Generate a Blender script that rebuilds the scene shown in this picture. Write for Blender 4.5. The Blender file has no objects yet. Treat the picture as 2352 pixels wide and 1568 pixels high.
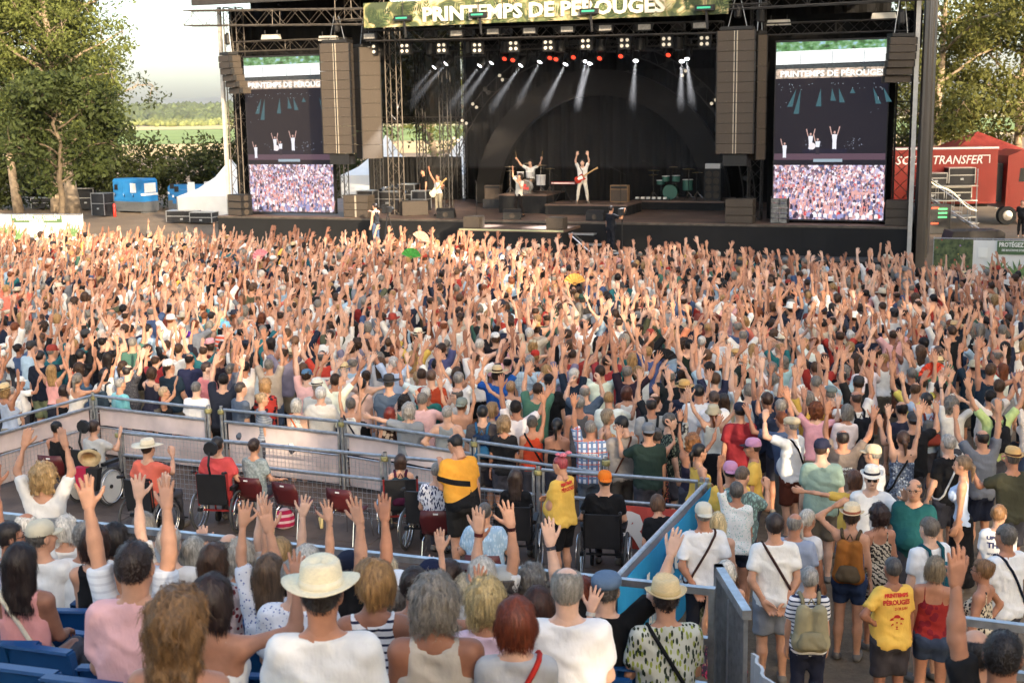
import bpy,bmesh,math,random
import numpy as np
from mathutils import Matrix,Vector
# ------------------------------------------------------------------ camera, sky, sun, exposure
SC=bpy.context.scene
COL=SC.collection
CAM_H=6.2
FD=2928.5                      # focal length in units of a 2352 px wide frame
CX,CY=1176.0,784.0
PITCH=math.atan((784-258)/FD)
ROLL=0.0144
_fw=np.array([0,math.cos(PITCH),-math.sin(PITCH)])
_rt=np.array([1.0,0,0])
_up=np.cross(_rt,_fw)
CAM_R=_rt*math.cos(ROLL)-_up*math.sin(ROLL)
CAM_U=_rt*math.sin(ROLL)+_up*math.cos(ROLL)
CAM_C=np.array([0,0,CAM_H])
cam_data=bpy.data.cameras.new('camera')
cam=bpy.data.objects.new('camera',cam_data)
COL.objects.link(cam)
cam_data.sensor_width=36.0
cam_data.lens=FD/2352*36.0
cam_data.clip_start=0.1
cam_data.clip_end=20000
cam.matrix_world=Matrix(((CAM_R[0],CAM_U[0],-_fw[0],0),(CAM_R[1],CAM_U[1],-_fw[1],0),
                           (CAM_R[2],CAM_U[2],-_fw[2],CAM_H),(0,0,0,1)))
cam_data.dof.use_dof=True
cam_data.dof.focus_distance=17.0
cam_data.dof.aperture_fstop=4.5
SC.camera=cam
SUN_EL,SUN_AZ=17.0,22.0      # sun stands behind the camera, to its right
world=bpy.data.worlds.new('World')
SC.world=world
world.use_nodes=True
_nt=world.node_tree
_nt.nodes.clear()
_sky=_nt.nodes.new('ShaderNodeTexSky')
_sky.sky_type='NISHITA'
_sky.sun_disc=False
_sky.sun_elevation=math.radians(SUN_EL)
_sky.sun_rotation=math.radians(180-SUN_AZ)
_sky.air_density=0.85
_sky.dust_density=3.5
_sky.ozone_density=1.0
_bg=_nt.nodes.new('ShaderNodeBackground')
_bg.inputs['Strength'].default_value=0.15
_wo=_nt.nodes.new('ShaderNodeOutputWorld')
_nt.links.new(_sky.outputs[0],_bg.inputs['Color'])
_nt.links.new(_bg.outputs[0],_wo.inputs['Surface'])
sun_data=bpy.data.lights.new('sun','SUN')
sun=bpy.data.objects.new('sun',sun_data)
COL.objects.link(sun)
sun_data.energy=2.0
sun_data.angle=math.radians(0.6)
sun_data.color=(1.0,0.82,0.62)
_ld=Vector((-math.sin(math.radians(SUN_AZ)),math.cos(math.radians(SUN_AZ)),-math.tan(math.radians(SUN_EL))))
sun.rotation_euler=_ld.to_track_quat('-Z','Y').to_euler()
SC.view_settings.view_transform='Standard'
SC.view_settings.look='None'
SC.view_settings.exposure=2.1
SC.view_settings.gamma=1.0
SC.view_settings.use_curve_mapping=False
SC.view_settings.use_white_balance=True          # a camera set for open shade
SC.view_settings.white_balance_temperature=6900
SC.view_settings.white_balance_tint=8
SC.cycles.max_bounces=5
SC.cycles.diffuse_bounces=3
SC.cycles.glossy_bounces=2
SC.cycles.transmission_bounces=3
SC.cycles.transparent_max_bounces=6
SC.cycles.volume_bounces=0
SC.cycles.caustics_reflective=False
SC.cycles.caustics_refractive=False
SC.cycles.use_adaptive_sampling=True
SC.cycles.adaptive_threshold=0.02
# ------------------------------------------------------------------ picture to place helpers (used to survey positions)
def ray(x,y):
 return _fw+CAM_R*(x-CX)/FD-CAM_U*(y-CY)/FD
def atz(x,y,z):
 d=ray(x,y)
 return CAM_C+d*((z-CAM_H)/d[2])
def aty(x,y,Y):
 d=ray(x,y)
 return CAM_C+d*(Y/d[1])
def proj(p):
 d=np.asarray(p,float)-CAM_C
 z=d @ _fw
 return CX+FD*(d @ CAM_R)/z,CY-FD*(d @ CAM_U)/z,z
def gz(y):
 """height of the gently sloping field at distance y"""
 y=max(min(y,34.0),8.0)
 t=(34.0-y)/26.0
 return 0.42*t*t
def on_ground(x,y,h):
 """point on the field under a head seen at (x, y) that is h above it"""
 z=0.3
 for _ in range(12):
  p=atz(x,y,z+h)
  z=gz(p[1])
 return p[0],p[1],z
# ------------------------------------------------------------------ materials
MATS={}
def _new(name):
 m=bpy.data.materials.new(name)
 m.use_nodes=True
 nt=m.node_tree
 return m,nt,nt.nodes['Principled BSDF']
def lin(c):
 """sRGB 0-255 triple to linear"""
 return tuple(((v/255)/12.92 if v/255<=0.04045 else ((v/255+0.055)/1.055)**2.4) for v in c)
def mat(name,col,rough=0.7,metal=0.0,noise=0.0,nscale=8.0,bump=0.0,bscale=40.0,emit=None,estr=0.0,spec=0.4,alpha=None,sheen=0.0,stretch=None):
 if name in MATS:
  return MATS[name]
 m,nt,b=_new(name)
 b.inputs['Base Color'].default_value=(*col,1)
 b.inputs['Roughness'].default_value=rough
 b.inputs['Metallic'].default_value=metal
 b.inputs['Specular IOR Level'].default_value=spec
 if sheen:
  b.inputs['Sheen Weight'].default_value=sheen
 N,L=nt.nodes,nt.links
 if noise or bump:
  tc=N.new('ShaderNodeTexCoord')
  src=tc.outputs['Object']
  if stretch:
   mp=N.new('ShaderNodeMapping')
   mp.inputs['Scale'].default_value=stretch
   L.new(src,mp.inputs[0])
   src=mp.outputs[0]
 if noise:
  n=N.new('ShaderNodeTexNoise')
  n.inputs['Scale'].default_value=nscale
  n.inputs['Detail'].default_value=4
  L.new(src,n.inputs['Vector'])
  mr=N.new('ShaderNodeMapRange')
  mr.inputs[1].default_value=0.3
  mr.inputs[2].default_value=0.7
  mr.inputs[3].default_value=1-noise
  mr.inputs[4].default_value=1+noise
  L.new(n.outputs[0],mr.inputs[0])
  mx=N.new('ShaderNodeVectorMath')
  mx.operation='SCALE'
  mx.inputs[0].default_value=col
  L.new(mr.outputs[0],mx.inputs['Scale'])
  L.new(mx.outputs[0],b.inputs['Base Color'])
 if bump:
  n2=N.new('ShaderNodeTexNoise')
  n2.inputs['Scale'].default_value=bscale
  n2.inputs['Detail'].default_value=3
  L.new(src,n2.inputs['Vector'])
  bp=N.new('ShaderNodeBump')
  bp.inputs['Strength'].default_value=bump
  bp.inputs['Distance'].default_value=0.02
  L.new(n2.outputs[0],bp.inputs['Height'])
  L.new(bp.outputs[0],b.inputs['Normal'])
 if emit:
  b.inputs['Emission Color'].default_value=(*emit,1)
  b.inputs['Emission Strength'].default_value=estr
  m.cycles.emission_sampling='NONE'
 if alpha is not None:
  b.inputs['Alpha'].default_value=alpha
 MATS[name]=m
 return m
# ------------------------------------------------------------------ mesh helpers
def mesh_np(name,verts,faces=None,tris=None,mats=(),mi=None,smooth=False,quads=None):
 """mesh from numpy arrays: verts (n,3), quads (m,4) and/or tris (k,3)"""
 me=bpy.data.meshes.new(name)
 verts=np.asarray(verts,dtype=np.float32)
 q=np.zeros((0,4),np.int32) if quads is None else np.asarray(quads,np.int32)
 t=np.zeros((0,3),np.int32) if tris is None else np.asarray(tris,np.int32)
 nq,ntr=len(q),len(t)
 me.vertices.add(len(verts))
 me.vertices.foreach_set('co',verts.ravel())
 me.loops.add(nq*4+ntr*3)
 me.loops.foreach_set('vertex_index',np.concatenate([q.ravel(),t.ravel()]).astype(np.int32))
 me.polygons.add(nq+ntr)
 st=np.concatenate([np.arange(nq)*4,nq*4+np.arange(ntr)*3]).astype(np.int32)
 me.polygons.foreach_set('loop_start',st)
 if smooth:
  me.polygons.foreach_set('use_smooth',np.ones(nq+ntr,bool))
 for m in mats:
  me.materials.append(m)
 if mi is not None:
  me.polygons.foreach_set('material_index',np.asarray(mi,np.int32))
 me.update(calc_edges=True)
 return me
def tag(o,label=None,cat=None,group=None,kind=None):
 if label:o['label']=label
 if cat:o['category']=cat
 if group:o['group']=group
 if kind:o['kind']=kind
 return o
def link(name,me,parent=None,loc=None,rz=None):
 o=bpy.data.objects.new(name,me)
 COL.objects.link(o)
 if parent is not None:
  o.parent=parent
 if loc is not None:
  o.location=loc
 if rz is not None:
  o.rotation_euler=(0,0,rz)
 return o
def empty(name,loc,rz=0.0):
 o=bpy.data.objects.new(name,None)
 COL.objects.link(o)
 o.location=loc
 o.rotation_euler=(0,0,rz)
 o.empty_display_size=0.1
 return o
class MB:
 """collects boxes, tubes, prisms; build() links them as one mesh object"""
 def __init__(s):
  s.v,s.f,s.m=[],[],[]
  s.cm=0
 def add(s,vs,fs):
  o=len(s.v)
  s.v+=[tuple(map(float,p)) for p in vs]
  s.f+=[tuple(i+o for i in f) for f in fs]
  s.m+=[s.cm]*len(fs)
  return s
 def mi(s,i):
  s.cm=i
  return s
 def box(s,a,b):
  (x0,y0,z0),(x1,y1,z1)=a,b
  return s.add([(x0,y0,z0),(x1,y0,z0),(x1,y1,z0),(x0,y1,z0),(x0,y0,z1),(x1,y0,z1),(x1,y1,z1),(x0,y1,z1)],
                     [(3,2,1,0),(4,5,6,7),(0,1,5,4),(1,2,6,5),(2,3,7,6),(3,0,4,7)])
 def cbox(s,c,d):
  return s.box((c[0]-d[0]/2,c[1]-d[1]/2,c[2]-d[2]/2),(c[0]+d[0]/2,c[1]+d[1]/2,c[2]+d[2]/2))
 def tube(s,a,b,r,n=6,r2=None,cap=True):
  a,b=Vector(a),Vector(b)
  d=b-a
  if d.length<1e-6:
   return s
  q=d.to_track_quat('Z','Y')
  r2=r if r2 is None else r2
  vs=[]
  for k in range(n):
   t=2*math.pi*k/n+math.pi/n
   vs.append(a+q @ Vector((r*math.cos(t),r*math.sin(t),0)))
  for k in range(n):
   t=2*math.pi*k/n+math.pi/n
   vs.append(b+q @ Vector((r2*math.cos(t),r2*math.sin(t),0)))
  fs=[(k,(k+1)%n,n+(k+1)%n,n+k) for k in range(n)]
  if cap:
   fs+=[tuple(range(n-1,-1,-1)),tuple(range(n,2*n))]
  return s.add(vs,fs)
 def path(s,pts,r,n=6):
  """one continuous tube along points; r a number or a list"""
  P=[Vector(p) for p in pts]
  R=r if isinstance(r,(list,tuple)) else [r]*len(P)
  vs=[]
  up=None
  for i,p in enumerate(P):
   d=(P[min(i+1,len(P)-1)]-P[max(i-1,0)]).normalized()
   if up is None:
    up=Vector((0,0,1)) if abs(d.z)<0.9 else Vector((0,1,0))
   x=d.cross(up)
   if x.length<1e-5:
    x=d.cross(Vector((1,0,0)))
   x.normalize()
   up=x.cross(d)
   up.normalize()
   for k in range(n):
    t=2*math.pi*k/n
    vs.append(p+x*(R[i]*math.cos(t))+up*(R[i]*math.sin(t)))
  fs=[]
  for i in range(len(P)-1):
   for k in range(n):
    fs.append((i*n+k,i*n+(k+1)%n,(i+1)*n+(k+1)%n,(i+1)*n+k))
  fs+=[tuple(range(n-1,-1,-1)),tuple(range((len(P)-1)*n,len(P)*n))]
  return s.add(vs,fs)
 def lathe(s,prof,c=(0,0,0),n=16,axis='z',sy=1.0):
  """prof: list of (radius, height)"""
  vs=[]
  for (r,h) in prof:
   for k in range(n):
    t=2*math.pi*k/n
    x,y=r*math.cos(t),r*math.sin(t)*sy
    p=(x,y,h) if axis=='z' else ((x,h,y) if axis=='y' else (h,x,y))
    vs.append((p[0]+c[0],p[1]+c[1],p[2]+c[2]))
  fs=[]
  for i in range(len(prof)-1):
   for k in range(n):
    fs.append((i*n+k,i*n+(k+1)%n,(i+1)*n+(k+1)%n,(i+1)*n+k))
  fs+=[tuple(range(n-1,-1,-1)),tuple(range((len(prof)-1)*n,len(prof)*n))]
  return s.add(vs,fs)
 def prism(s,poly,a,b,axis='y'):
  """poly: list of 2-D points extruded along axis from a to b"""
  n=len(poly)
  def P(p,t):
   return (p[0],t,p[1]) if axis=='y' else ((p[0],p[1],t) if axis=='z' else (t,p[0],p[1]))
  vs=[P(p,a) for p in poly]+[P(p,b) for p in poly]
  fs=[(k,(k+1)%n,n+(k+1)%n,n+k) for k in range(n)]+[tuple(range(n-1,-1,-1)),tuple(range(n,2*n))]
  return s.add(vs,fs)
 def me(s,name,mats,smooth=False):
  m=bpy.data.meshes.new(name)
  m.from_pydata(s.v,[],s.f)
  for x in (mats if isinstance(mats,(list,tuple)) else [mats]):
   m.materials.append(x)
  m.polygons.foreach_set('material_index',s.m)
  if smooth:
   m.polygons.foreach_set('use_smooth',[True]*len(s.f))
  bm=bmesh.new()
  bm.from_mesh(m)
  bmesh.ops.recalc_face_normals(bm,faces=bm.faces)
  bm.to_mesh(m)
  bm.free()
  return m
 def build(s,name,mats,parent=None,smooth=False,loc=None,rz=None):
  return link(name,s.me(name,mats,smooth),parent,loc,rz)
def copy_tree(o,parent=None):
 c=o.copy()
 COL.objects.link(c)
 c.parent=parent
 for ch in list(o.children):
  copy_tree(ch,c)
 return c
# ------------------------------------------------------------------ bodies: smooth unions of tapered limbs, meshed with surface nets
RNG=np.random.default_rng(7)
def smin(a,b,k):
 h=np.maximum(k-np.abs(a-b),0)/k
 return np.minimum(a,b)-h*h*k*0.25
class Field:
 def __init__(s,lo,hi,v):
  s.lo=np.array(lo,np.float32)
  s.v=v
  n=np.ceil((np.array(hi)-s.lo)/v).astype(int)+1
  s.n=n
  s.ax=[(s.lo[i]+v*np.arange(n[i])).astype(np.float32) for i in range(3)]
 def blank(s):
  return np.full(s.n,0.5,np.float32)
 def sub(s,lo,hi):
  i0=np.maximum(np.floor((np.array(lo)-s.lo)/s.v).astype(int),0)
  i1=np.minimum(np.ceil((np.array(hi)-s.lo)/s.v).astype(int)+1,s.n)
  sl=tuple(slice(int(a),int(max(b,a))) for a,b in zip(i0,i1))
  X=s.ax[0][sl[0]][:,None,None]
  Y=s.ax[1][sl[1]][None,:,None]
  Z=s.ax[2][sl[2]][None,None,:]
  return sl,X,Y,Z
 def cone(s,F,a,b,ra,rb,k=0.03,sy=1.0):
  """tapered capsule; sy flattens it front to back"""
  a=np.array(a,np.float32); b=np.array(b,np.float32)
  m=max(ra,rb)+0.07
  sl,X,Y,Z=s.sub(np.minimum(a,b)-m,np.maximum(a,b)+m)
  if 0 in F[sl].shape:
   return
  d=b-a
  d1=np.array([d[0],d[1]*sy,d[2]])
  dd=max(float(d1 @ d1),1e-9)
  x,y,z=X-a[0],(Y-a[1])*sy,Z-a[2]
  t=np.clip((x*d1[0]+y*d1[1]+z*d1[2])/dd,0,1)
  D=np.sqrt((x-t*d1[0])**2+(y-t*d1[1])**2+(z-t*d1[2])**2)-(ra+(rb-ra)*t)
  F[sl]=smin(F[sl],D,k)
 def ell(s,F,c,r,k=0.03):
  c=np.array(c,np.float32); r=np.array(r,np.float32)
  sl,X,Y,Z=s.sub(c-r-0.06,c+r+0.06)
  if 0 in F[sl].shape:
   return
  x,y,z=X-c[0],Y-c[1],Z-c[2]
  k0=np.sqrt((x/r[0])**2+(y/r[1])**2+(z/r[2])**2)
  k1=np.sqrt((x/r[0]**2)**2+(y/r[1]**2)**2+(z/r[2]**2)**2)+1e-6
  F[sl]=smin(F[sl],k0*(k0-1)/k1,k)
_E=[((0,0,0),(1,0,0)),((0,1,0),(1,1,0)),((0,0,1),(1,0,1)),((0,1,1),(1,1,1)),
      ((0,0,0),(0,1,0)),((1,0,0),(1,1,0)),((0,0,1),(0,1,1)),((1,0,1),(1,1,1)),
      ((0,0,0),(0,0,1)),((1,0,0),(1,0,1)),((0,1,0),(0,1,1)),((1,1,0),(1,1,1))]
def nets(fd,F):
 """surface nets: (verts, quads)"""
 F=F.copy()
 F[0]=F[-1]=0.1
 F[:,0]=F[:,-1]=0.1
 F[:,:,0]=F[:,:,-1]=0.1
 I=F<0
 n=np.array(F.shape)
 c=np.zeros(n-1,np.int8)
 for dx in (0,1):
  for dy in (0,1):
   for dz in (0,1):
    c+=I[dx:n[0]-1+dx,dy:n[1]-1+dy,dz:n[2]-1+dz]
 act=(c>0) & (c<8)
 ii=np.argwhere(act)
 if len(ii)==0:
  return np.zeros((0,3)),np.zeros((0,4),np.int32)
 idx=np.full(n-1,-1,np.int32)
 idx[act]=np.arange(len(ii))
 acc=np.zeros((len(ii),3),np.float32)
 cnt=np.zeros(len(ii),np.float32)
 for a,b in _E:
  fa=F[ii[:,0]+a[0],ii[:,1]+a[1],ii[:,2]+a[2]]
  fb=F[ii[:,0]+b[0],ii[:,1]+b[1],ii[:,2]+b[2]]
  x=(fa<0) != (fb<0)
  t=np.where(x,fa/np.where(np.abs(fa-fb)<1e-9,1,fa-fb),0)
  for k in range(3):
   acc[:,k]+=np.where(x,a[k]+t*(b[k]-a[k]),0)
  cnt+=x
 v=fd.lo+fd.v*(ii+acc/np.maximum(cnt,1)[:,None])
 Q=[]
 for ax in range(3):
  sl0=[slice(1,-1)]*3; sl1=[slice(1,-1)]*3
  sl0[ax]=slice(0,-1); sl1[ax]=slice(1,None)
  A,B=I[tuple(sl0)],I[tuple(sl1)]
  e=np.argwhere(A != B)
  if len(e)==0:
   continue
  flip=A[e[:,0],e[:,1],e[:,2]]
  base=e.copy()
  o1,o2=[(1,2),(2,0),(0,1)][ax]
  base[:,o1]+=1; base[:,o2]+=1
  def g(d1,d2):
   p=base.copy()
   p[:,o1] -= d1; p[:,o2] -= d2
   return idx[p[:,0],p[:,1],p[:,2]]
  q=np.stack([g(1,1),g(0,1),g(0,0),g(1,0)],1)
  q=np.where(flip[:,None],q,q[:,::-1])
  Q.append(q)
 return v,np.concatenate(Q)
def vrot(v,M):
 return v @ np.asarray(M,np.float32).T
def rotz(a):
 c,s=math.cos(a),math.sin(a)
 return np.array([[c,-s,0],[s,c,0],[0,0,1]])
def rotx(a):
 c,s=math.cos(a),math.sin(a)
 return np.array([[1,0,0],[0,c,-s],[0,s,c]])
def roty(a):
 c,s=math.cos(a),math.sin(a)
 return np.array([[c,0,s],[0,1,0],[-s,0,c]])
def nrm(v):
 v=np.array(v,float)
 return v/(np.linalg.norm(v)+1e-9)
def frame(z,yhint):
 """matrix whose third column is z and second leans to yhint"""
 z=nrm(z)
 x=np.cross(yhint,z)
 if np.linalg.norm(x)<1e-3:
  x=np.cross((1,0.1,0),z)
 x=nrm(x)
 return np.stack([x,np.cross(z,x),z],1)
# ---- hands: palm in the xz plane, fingers along +z, palm faces +y, thumb to -x (a right hand); origin at the wrist
_HC={}
def hand(kind,vox):
 key=(kind,vox)
 if key in _HC:
  return _HC[key]
 fd=Field((-0.115,-0.075,-0.05),(0.095,0.13,0.225),vox)
 F=fd.blank()
 fd.cone(F,(0,0,-0.04),(0,0,0.01),0.025,0.024,0.02,1.25)
 fat=0.0010 if vox<0.008 else 0.0028
 curl={'open':0.12,'spread':0.05,'relax':0.55,'fist':1.35,'hold':1.0}[kind]
 sp={'open':0.09,'spread':0.19,'relax':0.05,'fist':0.0,'hold':0.03}[kind]
 ln=[0.076,0.084,0.078,0.062]
 for i in range(4):
  x=-0.030+0.020*i
  kn=np.array((x,0,0.095-0.006*abs(i-1.2)))
  fd.cone(F,(x*0.55,0,0.008),kn,0.017+fat,0.0125+fat,0.012)
  ang=(i-1.4)*sp
  p,c=kn,curl*0.35
  for j,(fr,r0,r1) in enumerate(((0.46,0.0095,0.0088),(0.31,0.0088,0.008),(0.23,0.008,0.0066))):
   d=np.array((math.sin(ang)*math.cos(c),math.sin(c),math.cos(ang)*math.cos(c)))
   q=p+d*ln[i]*fr
   fd.cone(F,p,q,r0+fat,r1+fat,0.004)
   p=q
   c+=curl*(0.95 if j==0 else 0.6)
 t0=np.array((-0.022,0.006,0.022))
 ta={'open':0.75,'spread':1.0,'relax':0.45,'fist':0.5,'hold':0.55}[kind]
 d=np.array((-math.sin(ta),0.25+curl*0.35,math.cos(ta)))
 t1=t0+nrm(d)*0.045
 fd.cone(F,t0,t1,0.018+fat,0.012+fat,0.012)
 d2=np.array((-math.sin(ta*0.75)*(1 if curl<0.8 else-0.4),0.15+curl*0.5,math.cos(ta*0.7)))
 t2=t1+nrm(d2)*0.034
 fd.cone(F,t1,t2,0.0118+fat,0.010+fat,0.005)
 fd.cone(F,t2,t2+nrm(d2+(0.25,0,0.1))*0.026,0.010+fat,0.008+fat,0.005)
 r=nets(fd,F)
 _HC[key]=r
 return r
# ---- heads in head space: origin at the centre of the skull, facing +y
def head_mesh(vox,fem=False):
 fd=Field((-0.11,-0.13,-0.21),(0.11,0.15,0.135),vox)
 F=fd.blank()
 fd.ell(F,(0,-0.012,0.022),(0.076,0.096,0.094),0.02)
 fd.ell(F,(0,0.022,-0.03),(0.064,0.072,0.075),0.03)
 fd.cone(F,(-0.022,0.05,-0.088),(0.022,0.05,-0.088),0.026,0.026,0.035)
 fd.cone(F,(0,0.086,-0.004),(0,0.108,-0.038),0.009,0.013,0.014)
 fd.cone(F,(-0.011,0.098,-0.042),(0.011,0.098,-0.042),0.008,0.008,0.01)
 fd.cone(F,(-0.038,0.077,0.018),(0.038,0.077,0.018),0.010,0.010,0.018)
 fd.cone(F,(-0.017,0.083,-0.066),(0.017,0.083,-0.066),0.008,0.008,0.012)
 for s in (-1,1):
  fd.ell(F,(s*0.043,0.055,-0.03),(0.024,0.025,0.024),0.02)
  fd.ell(F,(s*0.080,-0.004,-0.012),(0.010,0.022,0.034),0.008)
  G=fd.blank()
  fd.ell(G,(s*0.032,0.092,0.0),(0.017,0.012,0.010),0.001)
  F=np.maximum(F,-G)
 fd.cone(F,(0,-0.022,-0.08),(0,-0.035,-0.22),0.052 if fem else 0.060,0.054 if fem else 0.064,0.04)
 return nets(fd,F)
def wob(X,Y,Z,f,ph):
 return (np.sin(X*f+ph+1.7*np.sin(Z*f*0.6+ph))+np.sin(Y*f*1.1+2.1+1.3*np.sin(X*f*0.7))+np.sin(Z*f*0.9+0.7+1.5*np.sin(Y*f*0.8+ph)))/3
_HRC={}
def hair_mesh(style,vox,seed=0):
 """hair volumes in head space"""
 key=(style,vox,seed)
 if key in _HRC:
  return _HRC[key]
 fd=Field((-0.19,-0.21,-0.36),(0.19,0.17,0.19),vox)
 F=fd.blank()
 X,Y,Z=fd.ax[0][:,None,None],fd.ax[1][None,:,None],fd.ax[2][None,None,:]
 amp,fr=0.004,55
 if style in ('short','crop','receding','fringe'):
  g=0.013 if style=='short' else 0.007
  if style=='fringe':g=0.006
  fd.ell(F,(0,-0.014,0.024),(0.076+g,0.097+g,0.094+g*1.15),0.02)
  F=np.maximum(F,(Y-0.055)+(Z<0.02)*0.03+np.minimum(Z*0,0))
  F=np.maximum(F,-(Z+0.075+0.35*np.maximum(Y+0.03,0)))
  F=np.maximum(F,np.where(Y>-0.002,(np.abs(X)*0+(0.03-Z)*0.8),-1))
  if style in ('receding','fringe'):
   r=0.062 if style=='receding' else 0.074
   G=np.sqrt(X**2+(Y-(0.0 if style=='receding' else-0.01))**2+(Z-0.125)**2)-r*1.15
   F=np.maximum(F,-G)
  amp=0.005 if style=='short' else 0.0025
 elif style in ('bob','long','curly','pony','bun','medium','bigcurl','afro'):
  g={'bob':0.018,'long':0.014,'curly':0.034,'pony':0.009,'bun':0.009,'medium':0.017,'bigcurl':0.034,'afro':0.045}[style]
  fd.ell(F,(0,-0.016,0.026),(0.076+g,0.098+g,0.095+g),0.02)
  F=np.maximum(F,np.where(Z<0.055,Y-0.035+0.2*np.maximum(-Z,0),Y-0.075))
  bot={'bob':-0.13,'long':-0.1,'curly':-0.12,'pony':-0.075,'bun':-0.07,'medium':-0.115,'bigcurl':-0.1,'afro':-0.07}[style]
  if style in ('bob','curly','medium','bigcurl','long'):
   w={'bob':0.07,'curly':0.085,'medium':0.06,'bigcurl':0.085,'long':0.07}[style]
   end={'bob':-0.12,'curly':-0.12,'medium':-0.10,'bigcurl':-0.27,'long':-0.29}[style]
   for s in (-1,0,1):
    fd.cone(F,(s*0.045,-0.045,-0.01),(s*w*0.75,-0.055-(0.02 if end<-0.2 else 0),end+0.012*abs(s)),0.06,0.04 if end>-0.2 else 0.036,0.03)
   F=np.maximum(F,-(Z-end))
   F=np.maximum(F,np.where((Z<0.01) & (np.abs(X)<0.062),Y-0.0,-1))
  else:
   F=np.maximum(F,-(Z-bot-0.4*np.maximum(Y,0)))
  if style=='pony':
   fd.cone(F,(0,-0.105,0.01),(0,-0.135,-0.02),0.022,0.030,0.015)
   fd.cone(F,(0,-0.135,-0.02),(0.01,-0.13,-0.2),0.032,0.014,0.02)
  if style=='bun':
   fd.ell(F,(0,-0.095,0.075),(0.043,0.04,0.04),0.012)
  amp,fr={'curly':(0.016,75),'bigcurl':(0.015,65),'afro':(0.012,95),'bun':(0.003,60),'pony':(0.003,60)}.get(style,(0.006,60))
 F=F+amp*wob(X,Y,Z,fr,seed)+amp*0.5*wob(X,Y,Z,fr*2.1,seed+1)
 r=nets(fd,F.astype(np.float32))
 _HRC[key]=r
 return r
HAIR_LOFT={}
def strands(style,v,q,n,rng,length,curl):
 """loose locks lying on the hair surface: thin ribbons that follow it downwards and backwards"""
 a,b,c=v[q[:,0]],v[q[:,1]],v[q[:,2]]
 nr=np.cross(b-a,c-a)
 ar=np.linalg.norm(nr,axis=1)+1e-12
 nr=nr/ar[:,None]
 pick=rng.choice(len(q),n,p=ar/ar.sum())
 p=a[pick]+(c[pick]-a[pick])*rng.random((n,1))
 m=nr[pick]
 p=p+m*rng.uniform(-0.004,0.002,(n,1))
 crown=np.array((0.0,-0.06,0.12))
 out=p-crown
 out[:,2] -= 0.06
 d=out/(np.linalg.norm(out,axis=1)[:,None]+1e-6)+np.array((0,-0.15,-0.5))+rng.normal(0,0.28,(n,3))
 d -= m*(d*m).sum(1)[:,None]
 d /= np.linalg.norm(d,axis=1)[:,None]+1e-6
 side=np.cross(d,m)
 K=4
 w=rng.uniform(0.0022,0.0048,(n,1))*(0.55 if n>1000 else 1.0)
 L=length*rng.uniform(0.6,1.3,(n,1))
 ph=rng.random((n,1))*6.28
 V=[]
 for k in range(K):
  t=k/(K-1)
  cen=p+d*L*(t-0.35)+m*(0.006*math.sin(t*3.14)+0.004)-np.array((0,0,1))*(0.012*t*t)+side*curl*np.sin(t*5.5+ph)
  ww=w*(1-0.75*t)
  V+=[cen-side*ww,cen+side*ww]
 V=np.stack(V,1).reshape(-1,3)
 base=(np.arange(n)*2*K)[:,None]
 Q=np.concatenate([base+np.array([[2*k,2*k+1,2*k+3,2*k+2]]) for k in range(K-1)])
 return V,Q
# ---- poses: (upper arm, forearm) directions; x is outwards, y forward
ARMS={
 'up':((0.22,0.10,1),(-0.02,0.12,1)),'upv':((0.62,0.12,0.80),(0.22,0.10,1)),'upin':((0.42,0.15,0.9),(-0.22,0.12,1)),
 'upf':((0.25,0.65,0.72),(0.05,0.22,1)),'bent':((0.62,0.42,0.12),(0.10,0.25,1)),'bent2':((0.45,0.55,-0.35),(0.12,0.35,0.95)),
 'down':((0.16,0.02,-1),(0.06,0.18,-1)),'hip':((0.62,-0.25,-0.75),(-0.62,0.25,-0.55)),'fold':((0.16,0.15,-1),(-0.75,0.72,0.12)),
 'phone':((0.14,0.62,-0.5),(-0.22,0.42,0.85)),'phoneup':((0.4,0.75,0.25),(-0.25,0.25,0.95)),'clap':((0.25,0.7,0.25),(-0.30,0.30,0.95)),
 'back':((0.22,-0.28,-0.95),(-0.42,-0.20,-0.85)),'lap':((0.16,0.22,-1),(-0.22,0.92,-0.22)),'rest':((0.42,0.12,-0.9),(0.15,0.85,-0.25)),
 'side':((0.92,0.25,0.12),(0.92,0.3,0.12)),'chin':((0.14,0.45,-0.85),(-0.25,0.35,0.95)),'head':((0.75,0.1,0.62),(-0.75,0.05,0.45)),
 'wheel':((0.32,-0.1,-0.95),(0.1,0.75,-0.5)),'strum':((0.28,0.1,-0.95),(-0.7,0.65,-0.05)),'fret':((0.4,0.35,-0.8),(0.55,0.6,0.45)),
 'mic':((0.35,0.45,-0.7),(-0.35,0.35,0.9)),'reach':((0.4,0.85,-0.1),(0.1,1,0.15)),'wide':((0.85,0.1,0.45),(0.45,0.1,0.9)),'wide2':((0.8,0.15,0.6),(0.7,0.15,0.75)),
}
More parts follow.
